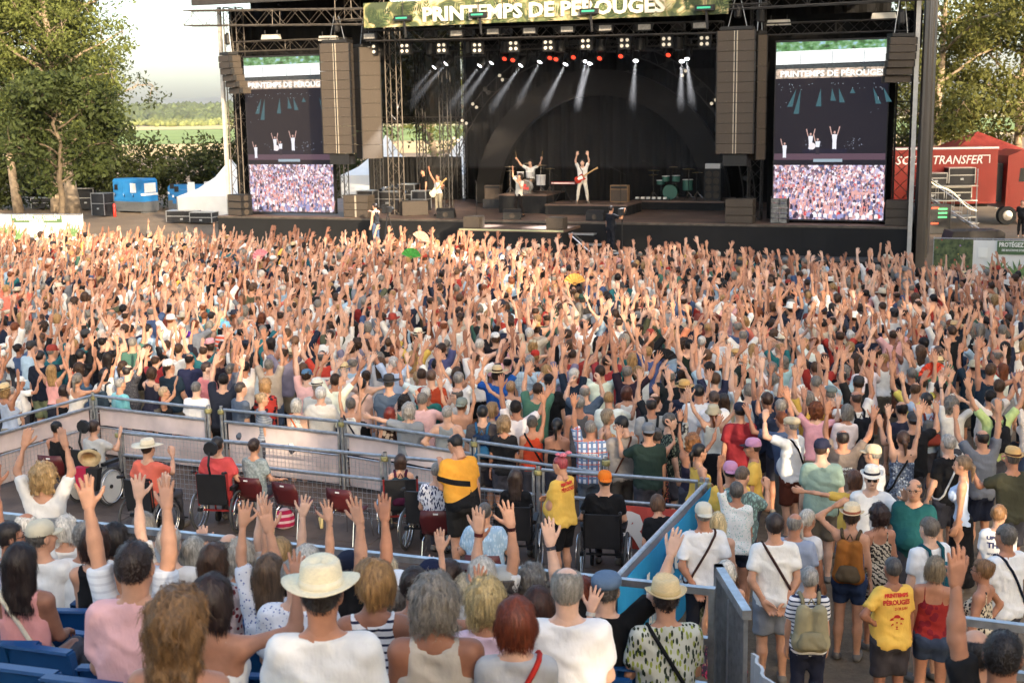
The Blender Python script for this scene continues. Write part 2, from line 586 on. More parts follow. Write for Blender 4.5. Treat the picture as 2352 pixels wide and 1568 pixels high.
def person_meshes(h=1.72,build=1.0,fem=False,arms=('down','down'),hands=('open','open'),legs='stand',top='tee',bottom='shorts',
                  lean=0.0,tilt=0.0,vox=0.024,seed=0,head=(0.0,0.0),hvox=0.006,jit=0.0,loose=1.0,twist=0.0,armk=1.0,hk=1.0):
 """dict of (verts, quads): body (skin), shirt, trousers, shoes; plus head placement. Local: feet at z=0, facing +y"""
 rng=np.random.default_rng(seed+11)
 s=h/1.75
 sit=legs=='sit'
 pz=0.93 if not sit else 0.545
 M=rotz(twist) @ rotx(-lean) @ roty(tilt)
 piv=np.array((0,0,pz))
 def U(x,y,z):                       # upper body point given in standing coordinates
  return piv+M @ np.array((x,y,z-0.93))
 sh=0.148 if fem else 0.172
 b=build
 # arms
 J=[]
 for si,sd in enumerate((1,-1)):
  u,f=(np.array(v,float) for v in ARMS[arms[si]])
  if jit:
   u=u+rng.normal(0,jit,3); f=f+rng.normal(0,jit,3)
  u,f=nrm(u),nrm(f)
  rs=max(u[2],0)
  S=U(sd*(sh-0.012*rs),-0.005,1.405+0.05*rs)
  u2=M @ (u*(sd,1,1)); f2=M @ (f*(sd,1,1))
  E=S+u2*(0.285 if fem else 0.295)
  W=E+f2*(0.235 if fem else 0.25)
  J.append((S,E,W,f2))
 pts=[p for j in J for p in j[:3]]+[U(0,0,1.6)]
 knees=[]
 if sit:
  L=[((sd*0.09,0.02,pz-0.02),(sd*0.13,0.43,pz-0.02),(sd*0.13,0.47,0.085),(sd*0.14,0.60,0.045)) for sd in (1,-1)]
 elif legs=='step':
  L=[((0.09,0,0.90),(0.11,0.10,0.50),(0.12,0.05,0.085),(0.13,0.18,0.04)),((-0.09,0,0.90),(-0.11,0.0,0.49),(-0.12,-0.16,0.10),(-0.13,-0.03,0.04))]
 elif legs=='wide':
  L=[((sd*0.09,0,0.90),(sd*0.17,0.04,0.49),(sd*0.22,-0.01,0.085),(sd*0.26,0.11,0.04)) for sd in (1,-1)]
 else:
  L=[((sd*0.09,0,0.90),(sd*0.10,0.015,0.49),(sd*0.105,-0.02,0.085),(sd*0.125,0.11,0.04)) for sd in (1,-1)]
 pts+=[np.array(p) for l in L for p in l]
 A=np.array(pts)
 lo,hi=A.min(0)-0.16,A.max(0)+0.13
 lo[0]=min(lo[0],-0.27*b); hi[0]=max(hi[0],0.27*b); lo[1]=min(lo[1],-0.24*b); hi[1]=max(hi[1],0.26*b)
 lo[2]=-0.03
 fd=Field(lo,hi,vox/s)
 T=fd.blank(); AU=fd.blank(); AL=fd.blank(); LG=fd.blank(); NK=fd.blank()
 fl=1.5
 wst=(0.118 if fem else 0.132)*b
 fd.cone(T,U(-0.07,-0.005,0.93),U(0.07,-0.005,0.93),0.105*(0.6+0.4*b),0.105*(0.6+0.4*b),0.05,1.15)
 for sd in (1,-1):
  fd.ell(T,U(sd*0.075,-0.055,0.885),(0.085*b,0.08*b,0.095),0.05)
  fd.cone(T,U(sd*0.045*b,0,0.98),U(sd*(sh-0.085),0,1.33),wst*0.80,0.105 if not fem else 0.092,0.05,fl/(0.62+0.38*b))
  fd.cone(T,U(sd*0.03,-0.01,1.45),U(sd*(sh-0.01),-0.01,1.405),0.052,0.048,0.05)
  if fem:
   fd.ell(T,U(sd*0.075,0.085,1.265),(0.072,0.066,0.068),0.04)
 if b>1.08:
  fd.ell(T,U(0,0.06*b,1.06),(0.15*b,0.11*b,0.15),0.06)
 fd.cone(NK,U(0,-0.012,1.42),U(0,0.004,1.57),0.062 if not fem else 0.053,0.056 if not fem else 0.049,0.03)
 ab=(0.86 if fem else 1.0)*(0.55+0.45*b)*armk
 for S,E,W,f2 in J:
  fd.ell(AU,S,(0.058*ab,)*3,0.04)
  fd.cone(AU,S,E,0.051*ab,0.040*ab,0.03)
  mid=E+(W-E)*0.3
  fd.cone(AL,E,mid,0.039*ab,0.041*ab,0.02)
  fd.cone(AL,mid,W,0.041*ab,0.026*ab+0.001,0.02)
 SH=fd.blank()
 for hp,kn,an,to in L:
  fd.cone(LG,hp,kn,0.088*(0.5+0.5*b),0.057,0.04)
  hp,kn,an,to=map(np.array,(hp,kn,an,to))
  m=kn+(an-kn)*0.35
  fd.cone(LG,kn,m+(0,-0.012,0),0.055,0.057,0.03)
  fd.cone(LG,m+(0,-0.012,0),an,0.056,0.036,0.03)
  fd.cone(SH,an-(0,0.015,0.03),to,0.044,0.038,0.02)
  fd.cone(SH,an-(0,0.03,0.045),to+(0,0.02,-0.012),0.036,0.03,0.02)
 TA=smin(T,AU,0.05)
 body=smin(smin(smin(TA,AL,0.025),NK,0.04),LG,0.05)
 bt=smin(body,SH,0.01)
 X,Y,Z=fd.ax[0][:,None,None],fd.ax[1][None,:,None],fd.ax[2][None,None,:]
 Mi=M.T
 zz=0.93+Mi[2,0]*X+Mi[2,1]*Y+Mi[2,2]*(Z-pz)       # standing coordinates of the upper body
 xx=Mi[0,0]*X+Mi[0,1]*Y+Mi[0,2]*(Z-pz)
 yy=Mi[1,0]*X+Mi[1,1]*Y+Mi[1,2]*(Z-pz)
 out={'body':nets(fd,bt)}
 HID=[]
 ph=seed*1.37
 fold=0.004*wob(X,Y,Z,26,ph)+0.0035*np.sin(xx*30+zz*24+2*np.sin(zz*13+ph))
 if top != 'none':
  off=0.010+0.004*loose
  TN=smin(TA,NK,0.045)
  TAc=smin(T,NK,0.045)
  G=T.copy()
  if top in ('tee','shirt','polo','blouse'):
   lw=(0.150 if not fem else 0.130)*(0.35+0.65*b)*(1+0.03*loose)
   for sd in (1,-1):
    fd.cone(G,U(sd*0.06,-0.01,0.84),U(sd*0.06,-0.008,1.28),lw*0.76,lw*0.72,0.05,1.28/(0.7+0.3*b))
  if top=='dress':
   for sd in (1,-1):
    fd.cone(G,U(sd*0.05,-0.01,0.98),np.array((sd*0.09,-0.02,0.5)) if not sit else U(sd*0.05,0.1,0.8),0.10*b,0.14*b,0.05,1.1)
  sl={'tee':0.66,'polo':0.66,'shirt':0.72,'blouse':0.8,'long':1.0}.get(top,0)
  if sl:
   AS=fd.blank()
   for S,E,W,f2 in J:
    e=S+(E-S)*sl
    fd.cone(AS,S,e,0.057*ab,(0.053 if fem else 0.057)*ab,0.02)
    ax=nrm(E-S)
    cut=(X-e[0])*ax[0]+(Y-e[1])*ax[1]+(Z-e[2])*ax[2]
    near=np.sqrt((X-e[0])**2+(Y-e[1])**2+(Z-e[2])**2)<0.17
    AS=np.where(near,np.maximum(AS,cut),AS)
    dA=np.sqrt((X-S[0])**2+(Y-S[1])**2+(Z-S[2])**2)
    TAc=np.minimum(TAc,np.where((cut<-0.004) & (dA<0.24),TN,0.5))
   G=smin(G,AS,0.03)
  G=np.minimum(G-off+fold,TAc-0.006)
  if top=='tank':
   G=np.maximum(G,np.where(zz>1.31,np.abs(xx)-(0.135 if not fem else 0.122),-1))
   G=np.maximum(G,0.100-np.sqrt(xx**2+(yy*0.7)**2+(zz-1.515)**2))
  elif top=='strap':
   st=np.minimum(np.abs(np.abs(xx)-0.085)-0.009,np.where(zz<1.33-0.04*(yy<0),-1,1))
   G=np.maximum(G,st)
  elif top=='dress':
   G=np.maximum(G,np.where(zz>1.33,np.abs(np.abs(xx)-0.085)-0.014,-1))
  else:
   G=np.maximum(G,(0.082 if top not in ('polo','shirt') else 0.070)-np.sqrt(xx**2+(yy-0.012)**2+(zz-1.505)**2))
  G=np.maximum(G,np.where(np.sqrt(xx**2+yy**2)<0.1,zz-1.475,-1))
  hem={'dress':0.55,'tank':0.88,'strap':0.92}.get(top,0.84)
  if top=='dress' and not sit:
   G=np.maximum(G,0.5-Z+0.01*wob(X,Y,Z,22,2))
  else:
   G=np.maximum(G,hem-zz+0.006*np.sin(np.arctan2(yy,xx)*5+ph))
  if top in ('polo','shirt'):
   cl=fd.blank()
   for k in range(10):
    t0,t1=2*math.pi*k/10,2*math.pi*(k+1)/10
    fd.cone(cl,U(0.066*math.cos(t0),0.064*math.sin(t0)-0.004,1.462-0.025*math.sin(t0)),U(0.066*math.cos(t1),0.064*math.sin(t1)-0.004,1.462-0.025*math.sin(t1)),0.014,0.014,0.006)
   G=smin(G,cl,0.012)
  out['shirt']=nets(fd,G.astype(np.float32))
  HID.append(G)
 if bottom != 'none':
  hemz={'shorts':0.52,'trousers':0.09,'skirt':0.45,'long_skirt':0.1,'short_shorts':0.66}[bottom]
  P=smin(LG,T,0.05)
  if bottom in ('skirt','long_skirt') and not sit:
   P=T.copy()
   fd.cone(P,U(0,-0.01,0.98),(0,-0.02,hemz),0.13*b,0.20,0.05,1.1)
  elif bottom=='shorts':
   for hp,kn,an,to in L:
    fd.cone(P,hp,kn,0.098*(0.5+0.5*b),0.082,0.03)
  P=P-0.011+fold*0.9
  P=np.maximum(P,zz-1.0)
  P=np.maximum(P,np.where(zz>0.9,np.abs(xx)-0.3,-1))
  if sit:
   if bottom in ('shorts','skirt','short_shorts'):
    P=np.maximum(P,Y-0.36)
  else:
   P=np.maximum(P,hemz-Z)
  AA=np.minimum(AU,AL)
  P=np.maximum(P,np.where(AA<T,0.004,-1))
  out['trousers']=nets(fd,P.astype(np.float32))
  HID.append(P)
 if bottom != 'bare':
  out['shoes']=nets(fd,(SH-0.008).astype(np.float32))
 # skin deep under cloth is left out
 v,q=out['body']
 ii=np.clip(np.rint((v-fd.lo)/fd.v).astype(int),0,fd.n-1)
 hid=np.zeros(len(v),bool)
 for F_ in HID:
  hid |= F_[ii[:,0],ii[:,1],ii[:,2]]<-0.8*fd.v
 q=q[~hid[q].all(1)]
 us=np.zeros(len(v),bool); us[q.ravel()]=True
 out['body']=(v[us],(np.cumsum(us)-1)[q])
 # hands
 hv,hq,hb=[],[],0
 for si,(S,E,W,f2) in enumerate(J):
  v,q=hand(hands[si],hvox)
  v=v*((0.95 if fem else 1.03)*hk)
  if si==1:
   v=v*(-1,1,1); q=q[:,::-1]
  if f2[2]>0.3:
   yh=M @ np.array((0.25*(1 if si==0 else-1)*(-1 if rng.random()<0.3 else 1),1,-0.1))
  elif arms[si] in ('back',):
   yh=M @ np.array((0,-1,0))
  else:
   yh=M @ np.array((-1 if si==0 else 1,0.15,-0.1))
  if arms[si] in ('lap','rest','wheel','reach','strum'):
   yh=np.array((0,-0.3,-1.0))
  if arms[si] in ('clap','phone','phoneup'):
   yh=np.array((-1.0 if si==0 else 1.0,0.5,0))
  R=frame(nrm(f2+rng.normal(0,0.10,3)),yh)
  v=vrot(v,R)+W
  hv.append(v); hq.append(q+hb); hb+=len(v)
 out['hands']=(np.concatenate(hv),np.concatenate(hq))
 hy,hp_=head
 HM=M @ rotz(hy) @ rotx(hp_)
 hc=U(0,0.022,1.645)
 for k in list(out):
  out[k]=(out[k][0]*s,out[k][1])
 out['head_M']=HM
 out['head_c']=hc*s
 out['J']=[tuple(np.array(p)*s for p in j[:3])+(j[3],) for j in J]
 out['U']=lambda x,y,z:U(x,y,z)*s
 out['M']=M
 out['s']=s
 return out
def cat_mesh(parts):
 v,q,b=[],[],0
 for a,c in parts:
  v.append(a); q.append(c+b); b+=len(a)
 return np.concatenate(v),np.concatenate(q)
HEADS={}
def head_of(fem,vox):
 k=(fem,vox)
 if k not in HEADS:
  HEADS[k]=head_mesh(vox,fem)
 return HEADS[k]
# ------------------------------------------------------------------ ground, fields, hills, far woods
rnd=random.Random(5)
def ground_mat():
 m,nt,b=_new('dry_trampled_grass')
 N,L=nt.nodes,nt.links
 tc=N.new('ShaderNodeTexCoord')
 n1=N.new('ShaderNodeTexNoise'); n1.inputs['Scale'].default_value=0.35; n1.inputs['Detail'].default_value=6
 n2=N.new('ShaderNodeTexNoise'); n2.inputs['Scale'].default_value=9; n2.inputs['Detail'].default_value=8; n2.inputs['Roughness'].default_value=0.75
 L.new(tc.outputs['Object'],n1.inputs['Vector']); L.new(tc.outputs['Object'],n2.inputs['Vector'])
 r1=N.new('ShaderNodeValToRGB')
 e=r1.color_ramp.elements
 e[0].position=0.3; e[0].color=(0.10,0.066,0.040,1)
 e[1].position=0.72; e[1].color=(0.30,0.215,0.135,1)
 x=e.new(0.5); x.color=(0.20,0.138,0.085,1)
 mx=N.new('ShaderNodeMix'); mx.data_type='FLOAT'; mx.inputs[0].default_value=0.6
 L.new(n1.outputs[0],mx.inputs[2]); L.new(n2.outputs[0],mx.inputs[3])
 L.new(mx.outputs[0],r1.inputs[0]); L.new(r1.outputs[0],b.inputs['Base Color'])
 b.inputs['Roughness'].default_value=0.95
 bp=N.new('ShaderNodeBump'); bp.inputs['Strength'].default_value=0.7; bp.inputs['Distance'].default_value=0.05
 L.new(n2.outputs[0],bp.inputs['Height']); L.new(bp.outputs[0],b.inputs['Normal'])
 return m
ys=[-120,-40,-10,0,4,8,10,12,14,16,18,20,22,24,26,28,30,32,34,45,70,120,250,600,1500,4000,9000]
xs=[-6000,-1500,-300,-80,-20,0,20,80,300,1500,6000]
gv=[(x,y,gz(y)) for y in ys for x in xs]
gf=[(j*11+i,j*11+i+1,(j+1)*11+i+1,(j+1)*11+i) for j in range(len(ys)-1) for i in range(10)]
tag(MB().add(gv,gf).build('ground',ground_mat(),smooth=True),kind='structure')
def sheet(name,pts,m):
 b=MB()
 b.add([(p[0],p[1],p[2]) for p in pts],[tuple(range(len(pts)))])
 return tag(b.build(name,m),kind='structure')
sheet('green_field',[(-500,300,0.05),(120,300,0.05),(400,640,0.05),(-900,640,0.05)],mat('field_green',(0.17,0.24,0.06),0.95,noise=0.2,nscale=0.02))
sheet('stubble_field',[(-300,205,0.05),(60,205,0.05),(120,296,0.05),(-500,296,0.05)],mat('field_straw',(0.52,0.38,0.19),0.95,noise=0.12,nscale=0.05))
sheet('straw_strip',[(-900,655,0.05),(500,655,0.05),(500,900,0.05),(-1400,900,0.05)],mat('field_straw2',(0.45,0.38,0.18),0.95,noise=0.12,nscale=0.02))
def ridge(name,y,x0,x1,n,hf,depth,m,kind='structure'):
 v,f=[],[]
 for i in range(n+1):
  x=x0+(x1-x0)*i/n
  h=hf(x)
  for (dy,hh) in ((-depth,-1.0),(-depth*0.4,h*0.62),(0,h),(depth,h*0.3)):
   v.append((x,y+dy,hh))
 for i in range(n):
  for k in range(3):
   f.append((i*4+k,(i+1)*4+k,(i+1)*4+k+1,i*4+k+1))
 return tag(MB().add(v,f).build(name,m,smooth=True),kind=kind)
hillm=mat('wooded_slope',(0.055,0.075,0.030),0.95,noise=0.3,nscale=0.02)
ridge('hill',2300,-2600,2600,60,lambda x:30+8*math.sin(x*0.0031)+5*math.sin(x*0.011+1),500,hillm)
ridge('far_mountain',8500,-9000,9000,90,lambda x:120+34*math.sin(x*0.0009+2.0)+16*math.sin(x*0.0031)+8*math.sin(x*0.011),1500,
      mat('far_mountain',(0.12,0.13,0.11),0.95,noise=0.3,nscale=0.002))
def clump_mass(name,pts,m,label,seed=1):
 """many rounded tree crowns joined into one wood"""
 bm=bmesh.new()
 bmesh.ops.create_icosphere(bm,subdivisions=1,radius=1.0)
 bv=np.array([v.co[:] for v in bm.verts]); bt=np.array([[v.index for v in f.verts] for f in bm.faces])
 bm.free()
 r=np.random.default_rng(seed)
 V,Tt=[],[]
 for i,(x,y,z,rx,rz_) in enumerate(pts):
  d=bv*(1+0.30*r.normal(0,0.6,(len(bv),1)))
  V.append(d*(rx,rx,rz_)+(x,y,z)); Tt.append(bt+i*len(bv))
 o=link(name,mesh_np(name,np.concatenate(V),tris=np.concatenate(Tt),mats=[m],smooth=False))
 return tag(o,label,kind='stuff')
fm=mat('forest_leaves',(0.060,0.080,0.034),0.95,noise=0.45,nscale=0.05)
fm2=mat('copse_leaves',(0.13,0.15,0.055),0.95,noise=0.35,nscale=0.08)
P=[]
for i in range(1500):
 y=rnd.uniform(1650,2330); x=rnd.uniform(-700,-380)*y/2000
 zz=(30+8*math.sin(x*0.0031))*max(0.0,min(1,(y-1800)/480))
 r_=rnd.uniform(3.5,7.5)
 P.append((x,y,zz+r_*0.4,r_,r_*rnd.uniform(0.8,1.3)))
clump_mass('forest',P,fm,'dark wooded ridge on the horizon behind the fields')
P=[]
for i in range(750):
 y=rnd.uniform(850,1500); x=(-430+210*rnd.random())*y/1200
 if math.sin(x*0.05)+math.sin(y*0.02)<-0.5:
  continue
 r_=rnd.uniform(0.9,2.6)
 P.append((x,y,r_*0.7,r_*rnd.uniform(1.0,1.7),r_*rnd.uniform(0.8,1.4)))
clump_mass('copse',P,fm2,'pale green copses and hedgerows at the far edge of the fields',3)
# ------------------------------------------------------------------ trees
def leaf_mat(name,col,tr=0.35):
 m,nt,b=_new(name)
 N,L=nt.nodes,nt.links
 g=N.new('ShaderNodeNewGeometry')
 n=N.new('ShaderNodeTexNoise'); n.inputs['Scale'].default_value=0.9; n.inputs['Detail'].default_value=5
 L.new(g.outputs['Position'],n.inputs['Vector'])
 mr=N.new('ShaderNodeMapRange'); mr.inputs[1].default_value=0.3; mr.inputs[2].default_value=0.7; mr.inputs[3].default_value=0.6; mr.inputs[4].default_value=1.4
 L.new(n.outputs[0],mr.inputs[0])
 mx=N.new('ShaderNodeVectorMath'); mx.operation='SCALE'; mx.inputs[0].default_value=col
 L.new(mr.outputs[0],mx.inputs['Scale'])
 L.new(mx.outputs[0],b.inputs['Base Color'])
 b.inputs['Roughness'].default_value=0.65
 b.inputs['Specular IOR Level'].default_value=0.2
 t=N.new('ShaderNodeBsdfTranslucent'); L.new(mx.outputs[0],t.inputs['Color'])
 ms=N.new('ShaderNodeMixShader'); ms.inputs[0].default_value=tr
 L.new(b.outputs[0],ms.inputs[1]); L.new(t.outputs[0],ms.inputs[2])
 L.new(ms.outputs[0],N['Material Output'].inputs['Surface'])
 return m
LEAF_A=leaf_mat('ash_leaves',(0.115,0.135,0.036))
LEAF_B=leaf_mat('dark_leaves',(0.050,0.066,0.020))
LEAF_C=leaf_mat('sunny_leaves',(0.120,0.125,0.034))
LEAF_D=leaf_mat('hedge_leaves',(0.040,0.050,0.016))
BARK=mat('pale_bark',(0.30,0.23,0.16),0.9,noise=0.5,nscale=3,bump=0.6,bscale=12)
BARKD=mat('dark_bark',(0.10,0.075,0.05),0.9,noise=0.4,nscale=3,bump=0.6,bscale=12)
def leaves_at(cent,sig,n,size,rng,flat=0.7,wt=None):
 """n leaf sprays gathered round centres"""
 k=rng.choice(len(cent),n,p=wt)
 off=rng.normal(0,1,(n,3))
 off /= np.linalg.norm(off,axis=1)[:,None]
 off *= (rng.random((n,1))**0.45)*sig[k][:,None]*np.array((1,1,flat))
 p=cent[k]+off
 a=rng.normal(0,1,(n,3)); a /= np.linalg.norm(a,axis=1)[:,None]
 b=np.cross(a,rng.normal(0,1,(n,3))); b /= np.linalg.norm(b,axis=1)[:,None]+1e-6
 s=size*rng.uniform(0.55,1.35,(n,1))
 V=np.stack([p-a*s,p+b*s*0.42,p+a*s,p-b*s*0.42+np.cross(a,b)*s*0.25],1).reshape(-1,3)
 return V,(np.arange(n)*4)[:,None]+np.arange(4)[None,:]
def make_tree(name,loc,h,rad,n,size,seed,lm,label,bark=BARK,base=0.22,lean=(0,0),trunk_r=0.28,nb=15,sig=1.15,cat='tree',group=None,thin=None):
 rng=np.random.default_rng(seed)
 root=empty(name,loc)
 tag(root,label,cat,group)
 mb=MB()
 top=Vector((lean[0]*h,lean[1]*h,h*0.86))
 tp=[]
 for i in range(9):
  t=i/8
  tp.append(Vector((top.x*t+rng.normal(0,0.12)*(i>0),top.y*t+rng.normal(0,0.12)*(i>0),top.z*t)))
 mb.path(tp,[trunk_r*(1.25 if i==0 else 1)*(1-0.85*i/8)+0.02 for i in range(9)],8)
 cents,sg=[],[]
 for k in range(nb):
  t=base+(0.97-base)*(k+rng.random())/nb
  p0=tp[min(int(t*8),7)].lerp(tp[min(int(t*8)+1,8)],t*8-int(t*8))
  az=k*2.4+rng.normal(0,0.4)
  sh=math.sin(math.pi*min(1,0.16+0.86*(t-base)/(1-base)))**0.7
  L=rad*sh*rng.uniform(0.75,1.1)
  el=0.25+0.75*t+rng.normal(0,0.12)
  pts=[p0]
  for j in range(1,5):
   q=j/4
   pts.append(p0+Vector((math.cos(az)*L*q*math.cos(el*0.8),math.sin(az)*L*q*math.cos(el*0.8),L*q*math.sin(el)*(1.1-0.35*q)))+Vector(rng.normal(0,0.12*L/3,3)))
  mb.path(pts,[trunk_r*0.42*(1-t*0.5)*(1-0.8*j/4)+0.012 for j in range(5)],5)
  for j in (2,3,4):
   for r2 in range(3):
    e=pts[j]+Vector(rng.normal(0,0.30,3))*L*0.42
    mb.path([pts[j],pts[j].lerp(e,0.5)+Vector(rng.normal(0,0.06,3)),e],[0.03,0.018,0.008],4)
    cents.append(tuple(e)); sg.append(sig*rng.uniform(0.55,1.2))
 cents.append(tuple(tp[8])); sg.append(sig)
 mb.build('trunk',bark,root,smooth=True)
 wt=None
 if thin:
  wt=np.where(np.array(cents)[:,2]>thin[0]*h,thin[1],1.0)
  wt /= wt.sum()
 V,Q=leaves_at(np.array(cents),np.array(sg),n,size,rng,0.7,wt)
 link('crown',mesh_np('crown',V,quads=Q,mats=[lm]),root)
 return root
TREE_Y=76.0
def base_at(x,y,z=0.0):
 p=atz(x,y,z)
 return (float(p[0]),float(p[1]),z)
make_tree('ash_tree',base_at(170,492),21,6.6,34000,0.14,3,LEAF_A,'tall ash tree with pale mottled trunk behind the white sign fence',lean=(-0.06,0),trunk_r=0.42,nb=24,sig=1.5,base=0.24)
make_tree('ash_tree',base_at(44,490),20,5.6,24000,0.14,8,LEAF_A,'slimmer ash tree at the picture edge, left of the mottled trunk',lean=(-0.01,0),trunk_r=0.30,nb=20,sig=1.4,base=0.28)
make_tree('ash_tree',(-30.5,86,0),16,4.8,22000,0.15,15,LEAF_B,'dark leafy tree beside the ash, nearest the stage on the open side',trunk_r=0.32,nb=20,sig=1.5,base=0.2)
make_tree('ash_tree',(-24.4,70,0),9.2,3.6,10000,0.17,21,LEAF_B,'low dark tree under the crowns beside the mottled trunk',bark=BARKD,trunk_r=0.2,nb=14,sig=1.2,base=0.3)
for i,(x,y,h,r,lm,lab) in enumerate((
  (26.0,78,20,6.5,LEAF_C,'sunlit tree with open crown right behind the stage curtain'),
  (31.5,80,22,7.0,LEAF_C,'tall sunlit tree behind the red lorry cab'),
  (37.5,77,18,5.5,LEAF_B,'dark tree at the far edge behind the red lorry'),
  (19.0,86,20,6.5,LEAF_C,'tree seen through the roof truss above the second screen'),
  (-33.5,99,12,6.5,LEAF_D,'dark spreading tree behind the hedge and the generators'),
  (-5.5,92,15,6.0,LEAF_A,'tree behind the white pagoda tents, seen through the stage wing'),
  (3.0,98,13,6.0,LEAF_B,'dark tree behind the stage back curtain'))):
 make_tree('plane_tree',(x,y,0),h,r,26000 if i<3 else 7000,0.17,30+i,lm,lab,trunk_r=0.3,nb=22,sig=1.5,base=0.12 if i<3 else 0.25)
# unseen trees behind the grandstand, placed and thinned to shade the field
def shade_trees():
 first=None
 k=0
 for i,(dx,dd,sc_,rz) in enumerate(((-31,24,1.02,0.3),(-21,27,1.05,1.9),(-11,24,1.0,4.0),(-1,28,1.04,2.6),(9,23,0.98,5.2),(18,26,0.96,1.2),(28,27,1.0,0.9),(38,25,0.98,3.3))):
  a=math.radians(SUN_AZ)
  x=math.sin(a)*dd+dx*math.cos(a); y=-math.cos(a)*dd+dx*math.sin(a)
  if first is None:
   first=make_tree('lime_tree',(x,y,gz(y)),SHADE_H,8.0,9000,0.45,77,LEAF_B,'tall lime tree behind the grandstand',bark=BARKD,trunk_r=0.4,nb=24,sig=2.1,base=0.08,thin=(0.60,0.32),group='lime trees behind the grandstand')
   o=first
  else:
   o=copy_tree(first)
   o.location=(x,y,gz(y))
  o.scale=(sc_,sc_,sc_)
  o.rotation_euler=(0,0,rz)
  o['label']='tall lime tree behind the grandstand, '+['first','second','third','fourth','fifth','sixth','seventh','eighth'][i]+' of the row from the tents side'
SHADE_H=27.0
shade_trees()
for i,(x,y,h) in enumerate(((21.5,16.5,23),(29.5,23,22),(39,31,24))):  # unseen trees added to shade the lorry and that end of the stage
 make_tree('lime_tree',(x,y,gz(y)),h,7.5,9000,0.5,91+i,LEAF_B,['dense lime tree beside the field on the lorry side, nearer the stand','dense lime tree beside the field on the lorry side, middle of three','dense lime tree beside the field on the lorry side, farthest from the stand'][i],bark=BARKD,trunk_r=0.4,nb=24,sig=2.0,base=0.1)
# hedge behind the generators
rngh=np.random.default_rng(4)
hc=[]
hs=[]
for i in range(260):
 t=rngh.random()
 hc.append((-40+32*t+rngh.normal(0,0.6),90-2*t+rngh.normal(0,0.8),rngh.uniform(0.3,4.9+0.8*math.sin(t*19)+0.5*math.sin(t*47)))); hs.append(rngh.uniform(0.8,1.4))
V,Q=leaves_at(np.array(hc),np.array(hs),30000,0.18,rngh,0.9)
tag(link('hedge',mesh_np('hedge',V,quads=Q,mats=[LEAF_D])),'long dark uneven hedge behind the blue generators','hedge')
# ------------------------------------------------------------------ text helper
def text_mesh(name,s,size,m,parent=None,loc=(0,0,0),rot=(0,0,0),width=None,extrude=0.004,bold=0.0,align='CENTER',shear=0.0,spacing=1.0):
 cu=bpy.data.curves.new(name,'FONT')
 cu.body=s
 cu.size=size
 cu.align_x=align
 cu.align_y='CENTER'
 cu.extrude=extrude
 cu.offset=bold
 cu.shear=shear
 cu.space_character=spacing
 cu.resolution_u=2
 o=bpy.data.objects.new(name,cu)
 COL.objects.link(o)
 bpy.context.view_layer.update()
 dg=bpy.context.evaluated_depsgraph_get()
 me=bpy.data.meshes.new_from_object(o.evaluated_get(dg))
 bpy.data.objects.remove(o)
 bpy.data.curves.remove(cu)
 co=np.zeros(len(me.vertices)*3,np.float32)
 me.vertices.foreach_get('co',co)
 co=co.reshape(-1,3)
 if width and len(co):
  w=co[:,0].max()-co[:,0].min()
  co[:,0] *= width/max(w,1e-6)
  me.vertices.foreach_set('co',co.ravel())
 me.materials.clear()
 me.materials.append(m)
 o=link(name,me,parent,loc)
 o.rotation_euler=rot
 return o
# ------------------------------------------------------------------ compound behind the field, left of the stage
BLACK=mat('black_paint',(0.012,0.012,0.013),0.6,noise=0.25,nscale=3)
STEEL=mat('galvanised_steel',(0.42,0.44,0.46),0.42,0.85,noise=0.22,nscale=14,bump=0.12,bscale=60)
WHITEP=mat('white_paint',(0.78,0.78,0.76),0.55,noise=0.05)
TENT=mat('white_tent_cloth',(0.80,0.80,0.78),0.75,noise=0.05,nscale=1.5,bump=0.3,bscale=2.0)
BLUE=mat('generator_blue',(0.018,0.17,0.42),0.4,noise=0.08,nscale=2)
GREYB=mat('generator_grey',(0.10,0.105,0.11),0.6,noise=0.12)
def generator(loc,rz,L,W,Hh,label,sc=1.0):
 r=empty('generator',loc,rz)
 tag(r,label,'generator','blue generators behind the field')
 MB().box((0,0,0.12),(L,W,0.75)).box((0.1,0.1,0),(0.4,W-0.1,0.13)).box((L-0.4,0.1,0),(L-0.1,W-0.1,0.13)).build('base',GREYB,r)
 b=MB().box((0.03,0.03,0.75),(L-0.03,W-0.03,Hh-0.12))
 b.prism([(0.03,Hh-0.12),(L-0.03,Hh-0.12),(L-0.16,Hh),(0.16,Hh)],0.05,W-0.05)
 body=b.build('housing',BLUE,r)
 MB().box((0.025,0.02,1.15),(L-0.025,0.029,1.3)).build('white_stripe',WHITEP,body)
 MB().box((L-0.029,0.03,1.15),(L-0.02,W-0.03,1.3)).build('white_stripe',WHITEP,body)
 for k in range(3):
  x=0.15+k*(L-0.3)/3
  d=MB().box((x,0.008,0.85),(x+(L-0.4)/3,0.028,Hh-0.2)).build('door',BLUE,r)
  MB().box((x+0.08,-0.012,1.05),(x+0.13,0.008,1.2)).build('handle',BLACK,d)
 MB().box((0.2,-0.004,1.5),(0.5,0.006,1.85)).build('louvre',BLACK,r)
 MB().box((L-1.1,-0.004,1.35),(L-0.6,0.006,1.95)).build('notice',WHITEP,r)
 MB().box((L-0.022,0.2,1.35),(L-0.008,W-0.2,1.95)).build('notice',WHITEP,r)
 r.scale=(sc,sc,sc)
 return r
p=base_at(262,488)
g_rot=math.radians(-22)
generator((p[0],p[1],0),math.radians(-30),2.75,1.4,2.25,'large blue generator with grey base, nearest the hedge and flight cases')
p=base_at(376,489); generator((p[0],p[1]+1.2,0),math.radians(-12),2.6,1.3,1.75,'low blue generator half hidden behind the large one')
p=base_at(400,494); generator((p[0],p[1]-0.3,0),math.radians(-12),2.2,1.3,1.6,'low blue generator just beside the white pagoda tent')
